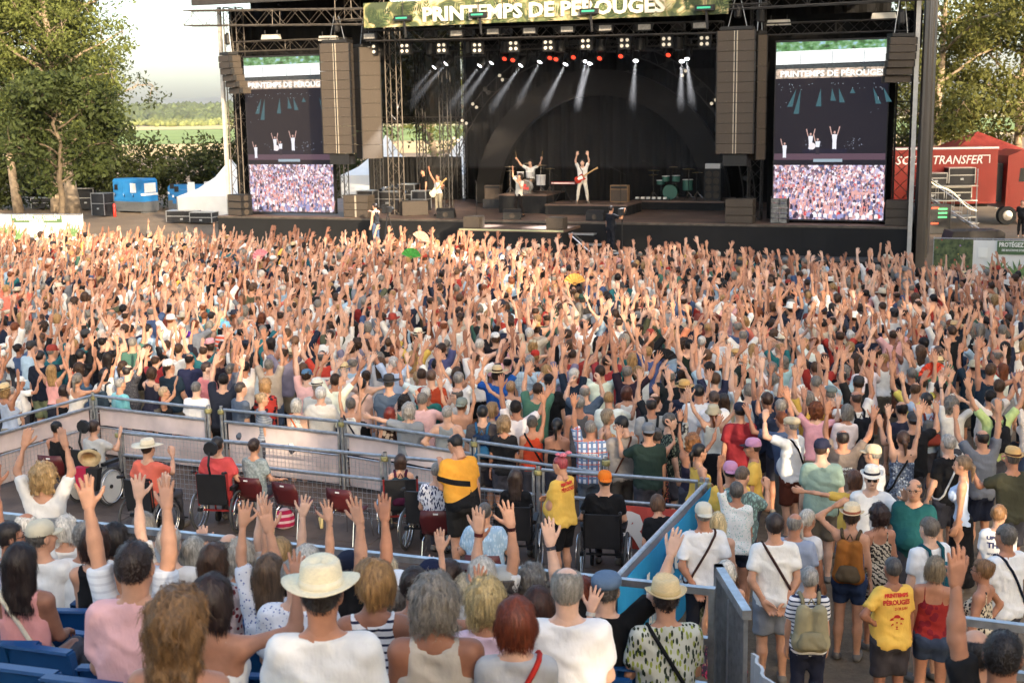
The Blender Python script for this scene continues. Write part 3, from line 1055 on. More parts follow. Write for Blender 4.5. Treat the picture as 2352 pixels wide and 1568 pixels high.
p=base_at(452,470); generator((p[0],p[1]+3.0,0),math.radians(-12),2.6,1.4,2.35,'tall blue generator whose top shows over the white tent')
def pagoda(loc,w,hs,hp,label,name='pagoda_tent'):
 r=empty(name,loc)
 tag(r,label,'tent','white pagoda tents')
 b=MB()
 n=8
 prof=[(1.0,hs),(0.62,hs+(hp-hs)*0.2),(0.3,hs+(hp-hs)*0.5),(0.08,hs+(hp-hs)*0.88),(0.02,hp)]
 vs,fs=[],[]
 for (k,z) in prof:
  a=w/2*k
  vs+=[(-a,-a,z),(0,-a*0.97,z-0.06*k),(a,-a,z),(a*0.97,0,z-0.06*k),(a,a,z),(0,a*0.97,z-0.06*k),(-a,a,z),(-a*0.97,0,z-0.06*k)]
 for i in range(len(prof)-1):
  for k in range(n):
   fs.append((i*n+k,i*n+(k+1)%n,(i+1)*n+(k+1)%n,(i+1)*n+k))
 b.add(vs,fs)
 b.build('roof',TENT,r)
 a=w/2
 for (x0,y0,x1,y1) in ((-a,-a,a,-a),(a,-a,a,a),(-a,a,-a,-a)):
  nx,ny=y1-y0,x0-x1
  l=math.hypot(nx,ny); nx,ny=nx/l*0.02,ny/l*0.02
  m=MB()
  vs,fs=[],[]
  for i in range(9):
   t=i/8; w_=0.03*math.sin(i*1.9)
   vs+=[(x0+(x1-x0)*t+ny*w_*20,y0+(y1-y0)*t+w_,0.02),(x0+(x1-x0)*t,y0+(y1-y0)*t,hs)]
  fs=[(2*i,2*i+2,2*i+3,2*i+1) for i in range(8)]
  m.add(vs,fs).build('side_wall',TENT,r)
 for sx in (-a,a):
  for sy in (-a,a):
   MB().tube((sx,sy,0),(sx,sy,hs),0.04).build('leg',STEEL,r)
 return r
pagoda((*base_at(536,502)[:2],0),5.4,1.55,3.6,'white pagoda tent standing against the stage side, left of it')
pagoda((-7.6,80,0),5.2,2.6,4.9,'white pagoda tent seen behind the stage, under the gauze')
pagoda((-2.9,79,0),5.0,2.6,4.8,'second white pagoda tent behind the stage, nearer the arch')
CASE=mat('flight_case',(0.016,0.016,0.018),0.5,noise=0.2,nscale=5)
ALU=mat('aluminium',(0.55,0.55,0.56),0.35,0.9,noise=0.1,nscale=10)
WOOD=mat('plywood',(0.36,0.24,0.13),0.7,noise=0.2,nscale=6,stretch=(1,8,1))
def flight_case(x,y,z,w,d,h,label,rz=0.0,group='flight cases stacked in the compound',name='flight_case'):
 r=empty(name,(x,y,z),rz)
 tag(r,label,'flight case',group)
 MB().box((-w/2,-d/2,0.1 if z<0.3 else 0),(w/2,d/2,h)).build('shell',CASE,r)
 e=MB()
 for sx in (-1,1):
  for sy in (-1,1):
   e.box((sx*w/2-0.02,sy*d/2-0.02,0.1),(sx*w/2+0.02,sy*d/2+0.02,h))
 e.box((-w/2-0.015,-d/2-0.015,h*0.55),(w/2+0.015,d/2+0.015,h*0.55+0.04))
 e.box((-w/2-0.012,-d/2-0.012,h-0.03),(w/2+0.012,d/2+0.012,h+0.01))
 e.build('edging',ALU,r)
 MB().cbox((0,-d/2-0.01,h*0.35),(0.16,0.02,0.1)).build('handle',STEEL,r)
 return r
p=base_at(238,497); flight_case(p[0],p[1],0,1.05,0.9,1.5,'tall black flight case standing just left of the large blue generator',math.radians(-25))
p=base_at(155,480); flight_case(p[0],p[1]+3,0,2.2,1.2,1.4,'wide black flight case under the ash tree, lower of two',math.radians(-8))
flight_case(p[0]+0.1,p[1]+3,1.41,2.0,1.1,0.9,'black flight case lying on top of the wide one under the ash',math.radians(-6))
p=base_at(185,486); flight_case(p[0],p[1]+1.5,0,1.1,0.9,1.5,'black flight case right of the pale tree trunk',math.radians(5))
p=base_at(95,485); flight_case(p[0],p[1]+2,0,2.4,1.1,0.8,'low long black case between the two ash trunks',math.radians(-4))
p=base_at(60,482); flight_case(p[0],p[1]+5,0,2.6,1.2,1.1,'low black case behind the slim ash trunk',math.radians(6))
p=base_at(425,512); flight_case(p[0],p[1],0,1.9,0.9,0.75,'low black case in front of the white pagoda tent',math.radians(-10))
p=base_at(470,514); flight_case(p[0],p[1],0,1.4,0.9,0.7,'low black case at the foot of the tent, nearest the stage',math.radians(-14))
pl=empty('leaning_plank',(*base_at(140,490)[:2],0)); tag(pl,'pale wooden plank leaning against the ash tree trunk','plank')
MB().path([(-0.1,0,0),(0.75,0.6,3.3)],0.09,4).build('board',WOOD,pl)
ex=empty('fire_extinguisher',(*base_at(264,498)[:2],0)); tag(ex,'red fire extinguisher on the ground before the large generator','extinguisher')
MB().lathe([(0.09,0.0),(0.1,0.05),(0.1,0.75),(0.05,0.85)],n=10).build('cylinder',mat('red_enamel',(0.5,0.03,0.02),0.35),ex,smooth=True)
MB().box((-0.03,-0.03,0.85),(0.03,0.03,0.95)).box((-0.03,-0.09,0.95),(0.03,0.05,0.98)).build('valve',BLACK,ex)
# ------------------------------------------------------------------ printed fence banners
GREENSIGN=mat('banner_green',(0.085,0.15,0.065),0.7,noise=0.1,nscale=3)
LEAFPRINT=mat('banner_leaf',(0.13,0.22,0.08),0.7,noise=0.3,nscale=5)
PRINTW=mat('print_white',(0.80,0.80,0.74),0.7)
BANNERW=mat('banner_white',(0.72,0.72,0.68),0.7,noise=0.06,nscale=1.5,bump=0.4,bscale=2.5)
def fence(pa,pb,h,label):
 """banner fence between two points seen at its top corners; local x runs along it, y away from the viewer"""
 a,b=atz(*pa,h),atz(*pb,h)
 w=math.hypot(b[0]-a[0],b[1]-a[1])
 r=empty('fence_banner',(a[0],a[1],0),math.atan2(b[1]-a[1],b[0]-a[0]))
 tag(r,label,'banner fence')
 for k in range(5):
  x=w*k/4
  MB().tube((x,0.05,0),(x,0.05,h+0.06),0.022).build('post',STEEL,r)
 MB().tube((0,0.05,h+0.03),(w,0.05,h+0.03),0.02).build('rail',STEEL,r)
 return r,w
def wavy(name,x0,x1,z0,z1,m,parent,y=0.0,n=14,amp=0.02):
 vs,fs=[],[]
 for i in range(n+1):
  t=i/n
  o=amp*math.sin(t*23+x0)+amp*0.6*math.sin(t*9)
  vs+=[(x0+(x1-x0)*t,y+o,z0),(x0+(x1-x0)*t,y+o*0.4,z1),(x0+(x1-x0)*t,y+o+0.012,z0),(x0+(x1-x0)*t,y+o*0.4+0.012,z1)]
 for i in range(n):
  a=i*4; b=a+4
  fs+=[(a,b,b+1,a+1),(a+2,a+3,b+3,b+2),(a+1,b+1,b+3,a+3),(a,a+2,b+2,b)]
 return MB().add(vs,fs).build(name,m,parent)
def frond(parent,x,z,s,n=9,name='printed_leaf',m=None,y=-0.03):
 m=m or LEAFPRINT
 b=MB()
 for k in range(n):
  a=math.pi*(0.08+0.84*k/(n-1))
  d=(math.cos(a),math.sin(a)); q=(-d[1],d[0])
  L=s*(0.75+0.25*math.sin(a))
  b.add([(x,y,z),(x+d[0]*L*0.5+q[0]*s*0.08,y,z+d[1]*L*0.5+q[1]*s*0.08),(x+d[0]*L,y,z+d[1]*L),(x+d[0]*L*0.5-q[0]*s*0.08,y,z+d[1]*L*0.5-q[1]*s*0.08)],[(0,1,2,3)])
 return b.build(name,m,parent)
fl_,fw_=fence((-60,493),(188,494),1.8,'white printed fence banner reading PROTÉGEZ VOS OREILLES beside the generators')
wavy('cloth',0,fw_,0.1,1.79,BANNERW,fl_,0.0,amp=0.012)
k_=fw_/248.0
sg=MB().box((87*k_,-0.035,1.44),(203*k_,-0.025,1.78)).build('green_sign',GREENSIGN,fl_)
text_mesh('lettering','PROTÉGEZ VOS OREILLES',0.2,PRINTW,sg,(145*k_,-0.042,1.70),(math.pi/2,0,0),width=108*k_,bold=0.008)
text_mesh('lettering',"DES BOUCHONS D'OREILLE SONT À DISPOSITION",0.10,PRINTW,sg,(145*k_,-0.042,1.575),(math.pi/2,0,0),width=92*k_,bold=0.003)
text_mesh('lettering','DANS LES BARS',0.10,PRINTW,sg,(145*k_,-0.042,1.485),(math.pi/2,0,0),width=32*k_,bold=0.003)
for (x,z,q) in ((78,0.72,0.75),(96,0.55,0.8),(225,0.8,0.7),(62,0.9,0.5)):
 frond(fl_,x*k_,z,q)
fr_,fw_=fence((2146,549),(2420,554),1.75,'printed fence banner with flower meadow and PROTÉGEZ sign before the lorry')
k_=fw_/274.0
wavy('cloth',92*k_,fw_,0.1,1.74,BANNERW,fr_,0.0,amp=0.012)
def meadow_mat():
 m,nt,b=_new('printed_meadow')
 N,L=nt.nodes,nt.links
 tc=N.new('ShaderNodeTexCoord')
 v=N.new('ShaderNodeTexVoronoi'); v.inputs['Scale'].default_value=7
 L.new(tc.outputs['Object'],v.inputs['Vector'])
 n=N.new('ShaderNodeTexNoise'); n.inputs['Scale'].default_value=6; n.inputs['Detail'].default_value=6
 L.new(tc.outputs['Object'],n.inputs['Vector'])
 r=N.new('ShaderNodeValToRGB'); e=r.color_ramp.elements
 e[0].position=0.35; e[0].color=(0.03,0.05,0.02,1); e[1].position=0.65; e[1].color=(0.13,0.16,0.06,1)
 L.new(n.outputs[0],r.inputs[0])
 th=N.new('ShaderNodeMath'); th.operation='LESS_THAN'; th.inputs[1].default_value=0.22
 L.new(v.outputs['Distance'],th.inputs[0])
 sp=N.new('ShaderNodeSeparateColor'); L.new(v.outputs['Color'],sp.inputs[0])
 r2=N.new('ShaderNodeValToRGB'); r2.color_ramp.interpolation='CONSTANT'; e=r2.color_ramp.elements
 e[0].color=(0.03,0.05,0.02,1); e[1].position=0.5; e[1].color=(0.5,0.35,0.06,1); x=e.new(0.7); x.color=(0.4,0.06,0.05,1); x=e.new(0.85); x.color=(0.35,0.2,0.4,1)
 L.new(sp.outputs[0],r2.inputs[0])
 mx=N.new('ShaderNodeMix'); mx.data_type='RGBA'
 L.new(th.outputs[0],mx.inputs[0]); L.new(r.outputs[0],mx.inputs[6]); L.new(r2.outputs[0],mx.inputs[7])
 L.new(mx.outputs[2],b.inputs['Base Color'])
 b.inputs['Roughness'].default_value=0.7
 return m
wavy('meadow_cloth',0,92*k_,0.1,1.74,meadow_mat(),fr_,0.0,amp=0.012)
sg=MB().box((147*k_,-0.035,1.28),(fw_,-0.025,1.73)).build('green_sign',GREENSIGN,fr_)
text_mesh('lettering','PROTÉGEZ VOS OREILLES',0.2,PRINTW,sg,(216*k_,-0.042,1.60),(math.pi/2,0,0),width=130*k_,bold=0.008)
text_mesh('lettering',"DES BOUCHONS D'OREILLE SONT À DISPOSITION",0.10,PRINTW,sg,(214*k_,-0.042,1.42),(math.pi/2,0,0),width=112*k_,bold=0.003)
MB().box((104*k_,-0.035,1.15),(126*k_,-0.028,1.5)).build('notice',PRINTW,fr_)
for (x,z,q) in ((150,0.6,0.6),(200,0.45,0.7)):
 frond(fr_,x*k_,z,q)
# ------------------------------------------------------------------ stage: local frame u along the front (to the right), v into the depth
SA=math.radians(-19.96)
SU=np.array((math.cos(SA),math.sin(SA))); SVV=np.array((-math.sin(SA),math.cos(SA)))
S0=np.array((-11.565,57.114))
DECK=1.87
def sw(u,v,z=0.0):
 p=S0+SU*u+SVV*v
 return (float(p[0]),float(p[1]),z)
def SV(x,y,v):
 """(u, z) where the line of sight through (x, y) meets the upright plane at depth v"""
 r=ray(x,y)
 o=CAM_C[:2]-S0
 t=(v-o @ SVV)/(r[:2] @ SVV)
 p=CAM_C+r*t
 return float((p[:2]-S0) @ SU),float(p[2])
def sroot(name,u,v,z,label,cat,group=None,rz=0.0):
 o=empty(name,sw(u,v,z),SA+rz)
 return tag(o,label,cat,group)
CLOTH=mat('black_molton',(0.0045,0.0042,0.0042),0.95,noise=0.3,nscale=1.2)
SKIRT=mat('black_skirt',(0.006,0.006,0.0065),0.85,noise=0.3,nscale=0.8)
DECKM=mat('stage_floor',(0.12,0.075,0.055),0.55,noise=0.35,nscale=0.9,bump=0.15,bscale=8)
TRUSSB=mat('black_truss',(0.035,0.032,0.030),0.5,0.3,noise=0.2,nscale=4)
TRUSSW=mat('worn_truss',(0.10,0.085,0.07),0.5,0.5,noise=0.3,nscale=4)  # lighter, browner truss finish
PABLACK=mat('speaker_grille',(0.056,0.043,0.032),0.75,noise=0.15,nscale=20)
PADARK=mat('speaker_cabinet',(0.010,0.0095,0.0095),0.6,noise=0.2,nscale=6)
GRILLE=mat('speaker_slot',(0.42,0.36,0.28),0.4,0.3)
ARCHM=mat('arch_cloth',(0.014,0.0125,0.012),0.95,noise=0.15,nscale=0.8)
LAMPW=mat('lamp_white',(0.5,0.46,0.40),0.3,emit=(1.0,0.86,0.66),estr=0.14)
LAMPR=mat('lamp_red',(0.6,0.05,0.03),0.3,emit=(1.0,0.06,0.03),estr=0.45)
LAMPC=mat('lamp_cold',(0.9,0.9,0.95),0.3,emit=(0.9,0.93,1.0),estr=4.0)
def pleats(name,u0,u1,z0,z1,m,parent=None,amp=0.07,wl=0.55,axis='u',v=0.0,thick=0.02):
 n=max(8,int((u1-u0)/wl*4))
 vs,fs=[],[]
 for i in range(n+1):
  t=u0+(u1-u0)*i/n
  o=amp*math.sin(2*math.pi*i/4+0.7*math.sin(i*0.37))+amp*0.5*math.sin(i*0.9)
  for z,k in ((z0,1.0),(z1,0.55)):
   for th in (0,thick):
    vs.append((t,v+o*k+th,z) if axis=='u' else (v+o*k+th,t,z))
 for i in range(n):
  a,b=i*4,i*4+4
  fs+=[(a,b,b+2,a+2),(a+1,a+3,b+3,b+1),(a+2,b+2,b+3,a+3),(a,a+1,b+1,b)]
 return MB().add(vs,fs).build(name,m,parent)
# deck and skirts
stg=sroot('stage',0,0,0,'wide concert stage with brown floor and black skirted front','stage')
for k in range(15):
 MB().box((-1.2+k*1.96,-0.85,DECK-0.12),(-1.2+(k+1)*1.96-0.008,11.4,DECK)).build('deck_panel',DECKM,stg)
pleats('front_skirt',-1.2,28.2,0.02,DECK-0.1,SKIRT,stg,amp=0.012,wl=1.2,v=-0.86)
MB().box((-1.2,-0.875,DECK-0.09),(28.2,-0.855,DECK-0.015)).build('front_edging',TRUSSW,stg)
pleats('end_skirt',-0.8,11.4,0.02,DECK-0.1,SKIRT,stg,amp=0.012,wl=1.2,axis='v',v=-1.22)
pleats('end_skirt',-0.8,11.4,0.02,DECK-0.1,SKIRT,stg,amp=0.012,wl=1.2,axis='v',v=28.2)
th=sroot('thrust_platform',11.3,-3.15,0,'low platform jutting out from the middle of the stage front','platform')
MB().box((0,0,1.62),(4.3,2.26,1.72)).build('floor',DECKM,th)
MB().box((0.02,0.02,0.02),(4.28,2.26,1.615)).build('skirt',SKIRT,th)
MB().box((-0.01,-0.012,1.655),(4.31,-0.002,1.715)).build('edging',mat('tape_edge',(0.35,0.36,0.22),0.6),th)
st=sroot('stage_steps',15.65,-2.6,0,'short aluminium steps at the end of the jutting platform','steps')
for k in range(4):
 MB().box((0.02,0.0,1.5-k*0.4),(1.0,0.42,1.55-k*0.4)).build('tread',ALU,st).location=(0,0.0-0.0+k*0.0,0)
 st.children[-1].location=(k*0.28,0,0)
for y in (0.0,0.40):
 MB().path([(0.0,y,1.55),(1.9,y,0.0)],0.03,4).build('stringer',ALU,st)
# roof
rf=sroot('stage_roof',0,0,0,'black stage roof over the whole stage','roof')
MB().prism([(-1.6,10.95),(-1.6,11.35),(11.6,13.2),(11.6,12.8)],-1.3,28.3,axis='x').build('canopy',CLOTH,rf)
MB().box((-1.35,-1.75,10.85),(28.35,-1.6,11.4)).build('front_beam',TRUSSB,rf)
def truss(name,a,b,s,label,group=None,m=TRUSSB,r=0.028,step=None,cat='truss',boxes=True):
 """box truss between two points given in stage coordinates (u, v, z)"""
 A_,B_=Vector(a),Vector(b)
 d=(B_-A_)
 L=d.length
 d.normalize()
 side=d.cross(Vector((0,0,1)))
 if side.length<0.1:
  side=Vector((1,0,0))
 side.normalize()
 up=side.cross(d)
 root=sroot(name,A_.x,A_.y,A_.z,label,cat,group)
 step=step or s
 n=max(2,round(L/step))
 cor=[(-1,-1),(1,-1),(1,1),(-1,1)]
 def P(k,t):
  return side*(cor[k][0]*s/2)+up*(cor[k][1]*s/2)+d*t
 for k in range(4):
  MB().tube(P(k,0),P(k,L),r,6).build('chord',m,root)
 for k in range(4):
  k2=(k+1)%4
  pts=[]
  for i in range(n+1):
   pts.append(P(k if i%2==0 else k2,L*i/n))
  MB().path(pts,r*0.62,4).build('lacing',m,root)
 rings=MB()
 for i in (0,n // 2,n):
  t=L*i/n
  fr=MB().path([P(0,t),P(1,t),P(2,t),P(3,t),P(0,t)],r*0.6,4)
  fr.build('end_frame',m,root)
 return root
TG='stage trusses'
truss('roof_truss',(-1.7,-1.55,10.35),(6.9,-1.55,10.1),0.62,'front wing truss above the first screen, end sticking out',TG,TRUSSW)
truss('roof_truss',(20.8,-1.55,10.1),(28.6,-1.55,10.2),0.62,'front wing truss above the second screen',TG,TRUSSB)
truss('roof_truss',(5.4,-1.2,10.45),(7.6,-1.2,10.45),0.85,'short thick truss holding the first speaker array',TG,TRUSSW)
truss('roof_truss',(20.6,-1.2,10.4),(22.9,-1.2,10.4),0.85,'short thick truss holding the second speaker array',TG)
truss('light_truss',(6.5,-0.9,9.38),(21.2,-0.9,9.22),0.42,'long front lighting truss under the festival banner',TG)
truss('light_truss',(7.2,1.2,9.0),(21.0,1.2,8.9),0.42,'second lighting truss carrying the moving heads',TG)
truss('light_truss',(7.2,4.6,8.9),(20.6,4.6,8.9),0.42,'rear lighting truss above the arch',TG)
truss('screen_truss',(-0.6,0.4,9.2),(5.0,0.4,9.2),0.42,'truss the first screen hangs from',TG,TRUSSW)
truss('screen_truss',(22.6,0.4,9.15),(27.8,0.4,9.15),0.42,'truss the second screen hangs from',TG)
truss('tower',(-0.75,0.55,DECK),(-0.75,0.55,10.9),0.62,'upright truss tower beside the first screen, at the stage end',TG,TRUSSW)
truss('tower',(27.72,0.75,DECK),(27.72,0.75,10.9),0.55,'upright truss tower beside the second screen, at the stage end',TG)
truss('tower',(6.75,0.9,DECK),(6.75,0.9,10.4),0.5,'upright truss tower behind the first speaker array',TG,TRUSSW)
truss('tower',(22.2,1.1,DECK),(22.2,1.1,10.4),0.5,'upright truss tower behind the second speaker array',TG)
truss('tower',(7.3,5.2,DECK),(7.3,5.2,8.9),0.4,'thin upright truss in the wing left of the arch',TG)
truss('tower',(5.9,10.6,DECK),(5.9,10.6,10.5),0.4,'thin upright truss at the back by the open wing',TG)
truss('tower',(-0.9,10.6,DECK),(-0.9,10.6,10.9),0.5,'upright truss at the back corner of the open wing',TG)
truss('tower',(28.0,10.4,DECK),(28.0,10.4,10.9),0.5,'upright truss at the back corner behind the second screen',TG)
truss('wing_truss',(0.5,9.6,5.9),(6.4,9.6,5.85),0.3,'low truss across the open wing below the gauze',TG)
MASTM=mat('mast_aluminium',(0.46,0.44,0.40),0.5,0.2,noise=0.1)
pole_l=sroot('stage_mast',-1.13,0.02,0,'white upright mast at the end of the stage by the tents','mast')
MB().box((-0.075,-0.07,0),(0.075,0.07,10.9)).build('mast_profile',MASTM,pole_l)
pole_r=sroot('stage_mast',28.2,-1.0,0,'white upright mast at the end of the stage by the lorry','mast')
MB().box((-0.075,-0.07,0),(0.075,0.07,11.4)).build('mast_profile',MASTM,pole_r)
PLASTIC=mat('smoky_side_sheet',(0.055,0.045,0.038),0.35,noise=0.6,nscale=1.0,spec=0.6,stretch=(2,2.5,0.15))
sc_=sroot('side_curtain',28.42,-0.95,0,'dark shiny side curtain hanging in folds at the stage end by the lorry','curtain')
pleats('curtain_cloth',0,10.5,0.1,11.3,PLASTIC,sc_,amp=0.17,wl=0.8,axis='v')
sc_=sroot('side_curtain',-1.2,0.9,0,'black side curtain at the stage end by the tents','curtain')
pleats('curtain_cloth',0,3.0,0.1,10.9,CLOTH,sc_,amp=0.05,wl=0.8,axis='v')
pleats('curtain_cloth',3.1,10.0,5.7,10.9,CLOTH,sc_,amp=0.05,wl=0.8,axis='v')
# back of the stage
bc=sroot('back_curtain',5.9,11.0,DECK,'pleated black curtain across the back of the stage','curtain')
pleats('curtain_cloth',0,20.6,0.0,9.6,CLOTH,bc,amp=0.10,wl=0.7)
bc=sroot('wing_curtain',22.6,1.6,DECK,'black curtain behind the second screen','curtain')
pleats('curtain_cloth',0,4.75,-0.0,6.9,CLOTH,bc,amp=0.05,wl=0.7)
for (u,w,lab) in ((-1.1,7.0,'black drape above and behind the first screen'),(21.6,6.6,'black drape above and behind the second screen')):
 bc=sroot('wing_drape',u,2.6,8.4,lab,'curtain')
 pleats('curtain_cloth',0,w,0.0,3.1 if u<0 else 1.4,CLOTH,bc,amp=0.05,wl=0.8)
def gauze_mat():
 m,nt,b=_new('black_gauze')
 b.inputs['Base Color'].default_value=(0.03,0.028,0.027,1)
 b.inputs['Roughness'].default_value=0.9
 b.inputs['Alpha'].default_value=0.86
 return m
bc=sroot('gauze',-1.0,10.9,5.75,'black gauze hanging over the open wing, tents showing below it','gauze')
pleats('gauze_cloth',0,6.8,0.0,5.2,gauze_mat(),bc,amp=0.06,wl=0.9,thick=0.004)
bc=sroot('low_drape',0.6,10.75,DECK,'dark drape closing the lower part of the open wing','curtain')  # drape added to keep the wing opening dark and hide the tent walls
pleats('curtain_cloth',0,5.2,0.0,2.15,mat('low_drape',(0.016,0.015,0.014),0.9,noise=0.3,nscale=1),bc,amp=0.06,wl=0.7)
truss('wing_tower',(2.2,8.6,DECK),(2.2,8.6,9.2),0.35,'thin upright truss in the open wing, tents side',TG)
truss('wing_tower',(4.3,9.2,DECK),(4.3,9.2,9.2),0.35,'thin upright truss in the middle of the open wing',TG)
arch=sroot('arch',13.8,7.9,DECK,'large dark semicircular arch framing the back of the stage','arch')
vs,fs=[],[]
n=48
for i in range(n+1):
 a=math.pi*i/n
 for r_,y in ((4.98,0),(6.15,0),(6.15,0.5),(4.98,0.5)):
  vs.append((r_*math.cos(a),y,r_*math.sin(a)+0.06))
for i in range(n):
 for k in range(4):
  fs.append((i*4+k,i*4+(k+1)%4,(i+1)*4+(k+1)%4,(i+1)*4+k))
MB().add(vs,fs).build('arch_ring',ARCHM,arch)
bk=sroot('arch_drape',8.6,9.9,DECK,'dark drape with upright folds inside the arch','curtain')
pleats('drape_cloth',0,10.4,0.0,6.2,mat('arch_drape',(0.008,0.0072,0.007),0.9,noise=0.25,nscale=1.0),bk,amp=0.10,wl=0.65)
# curved lamp truss outside the arch
lt=sroot('lamp_arch',13.8,6.9,DECK,'curved truss of small round lamps around the arch','lamp truss')
for r_ in (7.0,7.5):
 MB().path([(r_*math.cos(math.pi*i/24),0,max(0.02,r_*math.sin(math.pi*i/24))) for i in range(25)],0.03,5).build('chord',TRUSSB,lt)
MB().path([((7.0 if i%2 else 7.5)*math.cos(math.pi*i/48),0,max(0.02,(7.0 if i%2 else 7.5)*math.sin(math.pi*i/48))) for i in range(49)],0.018,4).build('lacing',TRUSSB,lt)
for i in range(25):
 a=math.pi*(i+0.5)/25
 lit=i in (3,5,7,17,19,20,21)
 for r_ in (7.18,7.42):
  MB().lathe([(0.11,-0.16),(0.12,-0.2),(0.05,-0.19)] if not lit else [(0.07,-0.16),(0.075,-0.2),(0.03,-0.215)],(r_*math.cos(a),0,r_*math.sin(a)),10,'y').build('lamp',LAMPW if lit else PADARK,lt)
# ------------------------------------------------------------------ speakers
def cabinet(parent,w,d,h,z,name='cabinet',stripe=True,tilt=0.0,y=0.0,m=PABLACK,slots=True):
 b=MB().mi(0)
 b.prism([(-w/2,0),(w/2,0),(w*0.36,d),(-w*0.36,d)],z+0.006,z+h-0.006,axis='z')
 c=b.build(name,m,parent)
 if stripe:
  MB().box((-0.07,-0.02,z+0.01),(0.07,-0.002,z+h-0.01)).build('centre_slot',GRILLE,c)
  MB().box((-0.03,-0.03,z+0.012),(0.03,-0.021,z+h-0.012)).build('centre_bar',PADARK,c)
 for sx in (-1,1):
  MB().box((sx*w*0.5-0.02,-0.012,z+0.02),(sx*w*0.5+0.02,0.14,z+h-0.02)).build('side_plate',PADARK,c)
  MB().cbox((sx*w*0.23,-0.006,z+h*0.14),(0.03,0.012,0.03)).build('badge',TRUSSW,c)
 if tilt or y:
  c.rotation_euler=(tilt,0,0)
  c.location=(0,y,0)
 return c
def line_array(u,v,ztop,zbot,n,w,d,label,rz=0.0,curve=0.0,stripe=True,name='line_array',cap=True):
 r=sroot(name,u,v,0,label,'loudspeaker','hanging loudspeaker arrays',rz)
 h=(ztop-zbot)/n
 y=0.0
 for k in range(n):
  t=k/max(1,n-1)
  y=curve*t*t
  cabinet(r,w,d,h,ztop-(k+1)*h,stripe=stripe,tilt=0,y=y)
 MB().box((-w*0.42,0.0,ztop+0.02),(w*0.42,d*0.8,ztop+0.14)).build('flying_frame',PADARK,r)
 for sx in (-0.25,0.25):
  MB().tube((sx*w,d*0.4,ztop+0.12),(sx*w*0.3,d*0.4,10.2),0.015).build('chain',STEEL,r)
 MB().lathe([(0.10,ztop+0.45),(0.14,ztop+0.5),(0.14,ztop+0.85),(0.06,ztop+0.95)],(0,d*0.4,0),8).build('chain_hoist',PADARK,r)
 return r
la=line_array(5.28,-1.6,9.1,4.6,12,1.36,0.75,'tall sunlit line array of twelve speakers in front of the first screen')
MB().box((-0.45,0.1,4.15),(0.45,0.7,4.57)).build('lower_speaker',PADARK,la)
line_array(6.35,-0.5,8.95,4.35,8,0.95,0.9,'second brown array just behind the sunlit twelve-speaker array',rz=math.radians(52),stripe=False)
la=line_array(21.83,-1.6,9.05,4.55,12,1.40,0.75,'tall shaded line array of twelve speakers beside the second screen')
MB().box((-0.45,0.1,4.1),(0.45,0.7,4.52)).build('lower_speaker',PADARK,la)
line_array(22.7,-0.9,8.9,4.3,8,0.5,0.4,'narrow array seen edge-on behind the shaded one',rz=math.radians(55),stripe=False)
line_array(-0.05,-1.5,8.75,7.15,6,1.0,0.6,'short curved array hanging at the stage end by the tents',rz=math.radians(-32),curve=0.42,stripe=False)
line_array(27.75,-1.5,8.62,7.05,6,1.0,0.6,'short curved array hanging at the stage end by the lorry',rz=math.radians(28),curve=0.35,stripe=False)
def sub_stack(u,v,z,n,w,d,h,label,rz=0.0,cones=False,stripe=False):
 r=sroot('speaker_stack',u,v,z,label,'loudspeaker','speaker stacks on the stage edge',rz)
 for k in range(n):
  c=MB().box((-w/2,0,k*h+0.005),(w/2,d,(k+1)*h-0.01)).build('cabinet',PABLACK if not cones else PADARK,r)
  MB().box((-w/2+0.03,-0.012,k*h+0.03),(w/2-0.03,-0.001,(k+1)*h-0.035)).build('grille',PABLACK,c)
  if stripe:
   MB().box((-0.04,-0.02,k*h+0.02),(0.04,-0.013,(k+1)*h-0.02)).build('centre_slot',GRILLE,c)
  if cones:
   MB().lathe([(0.13,0),(0.15,-0.015),(0.1,-0.005),(0.04,0.0)],(w*0.5+0.001,d*0.45,(k+0.5)*h),12,'x').build('driver',PABLACK,c)
 return r
sub_stack(5.55,-0.7,DECK+0.005,3,1.15,0.7,0.315,'stack of three sunlit speakers below the first tall array',stripe=True)
sub_stack(21.9,-0.75,DECK+0.005,3,1.05,0.7,0.31,'stack of three dark speakers below the second tall array')
sub_stack(-0.35,-0.78,DECK+0.005,3,0.95,0.6,0.31,'stack of three speakers with round drivers at the tent end of the stage',rz=math.radians(-20),cones=True)
sub_stack(27.7,-0.75,DECK+0.005,3,0.8,0.7,0.31,'stack of three speakers at the lorry end of the stage')
sub_stack(7.7,0.7,DECK+0.005,1,1.15,0.8,0.62,'single low side-fill speaker inside the stage wing',rz=math.radians(40))
sub_stack(11.75,-3.0,1.725,1,0.68,0.6,0.46,'front-fill speaker on the corner of the jutting platform near the bassist')
sub_stack(15.2,-3.0,1.725,1,0.68,0.6,0.46,'front-fill speaker on the corner of the jutting platform near the steps')
def wedge(u,v,z,label,rz):
 r=sroot('monitor_wedge',u,v,z,label,'monitor','stage monitor wedges',rz)
 b=MB().prism([(0,0),(0.62,0),(0.56,0.16),(0.16,0.42),(0,0.3)],-0.38,0.38,axis='x')
 b.build('cabinet',PADARK,r)
 MB().prism([(0.565,0.155),(0.575,0.165),(0.17,0.43),(0.165,0.415)],-0.33,0.33,axis='x').build('grille',PABLACK,r)
 MB().lathe([(0.1,0),(0.11,-0.02),(0.05,-0.01)],(0,-0.002,0.16),12,'y').build('port',PABLACK,r)
 return r
wedge(12.6,-0.6,1.725+0.15,'monitor wedge with round port in front of the singer',math.radians(20))
wedge(16.1,-0.6,DECK+0.005,'monitor wedge beside the steps, in front of the guitarist',math.radians(-10))
wedge(9.6,-0.5,DECK+0.005,'monitor wedge in front of the bassist',math.radians(15))
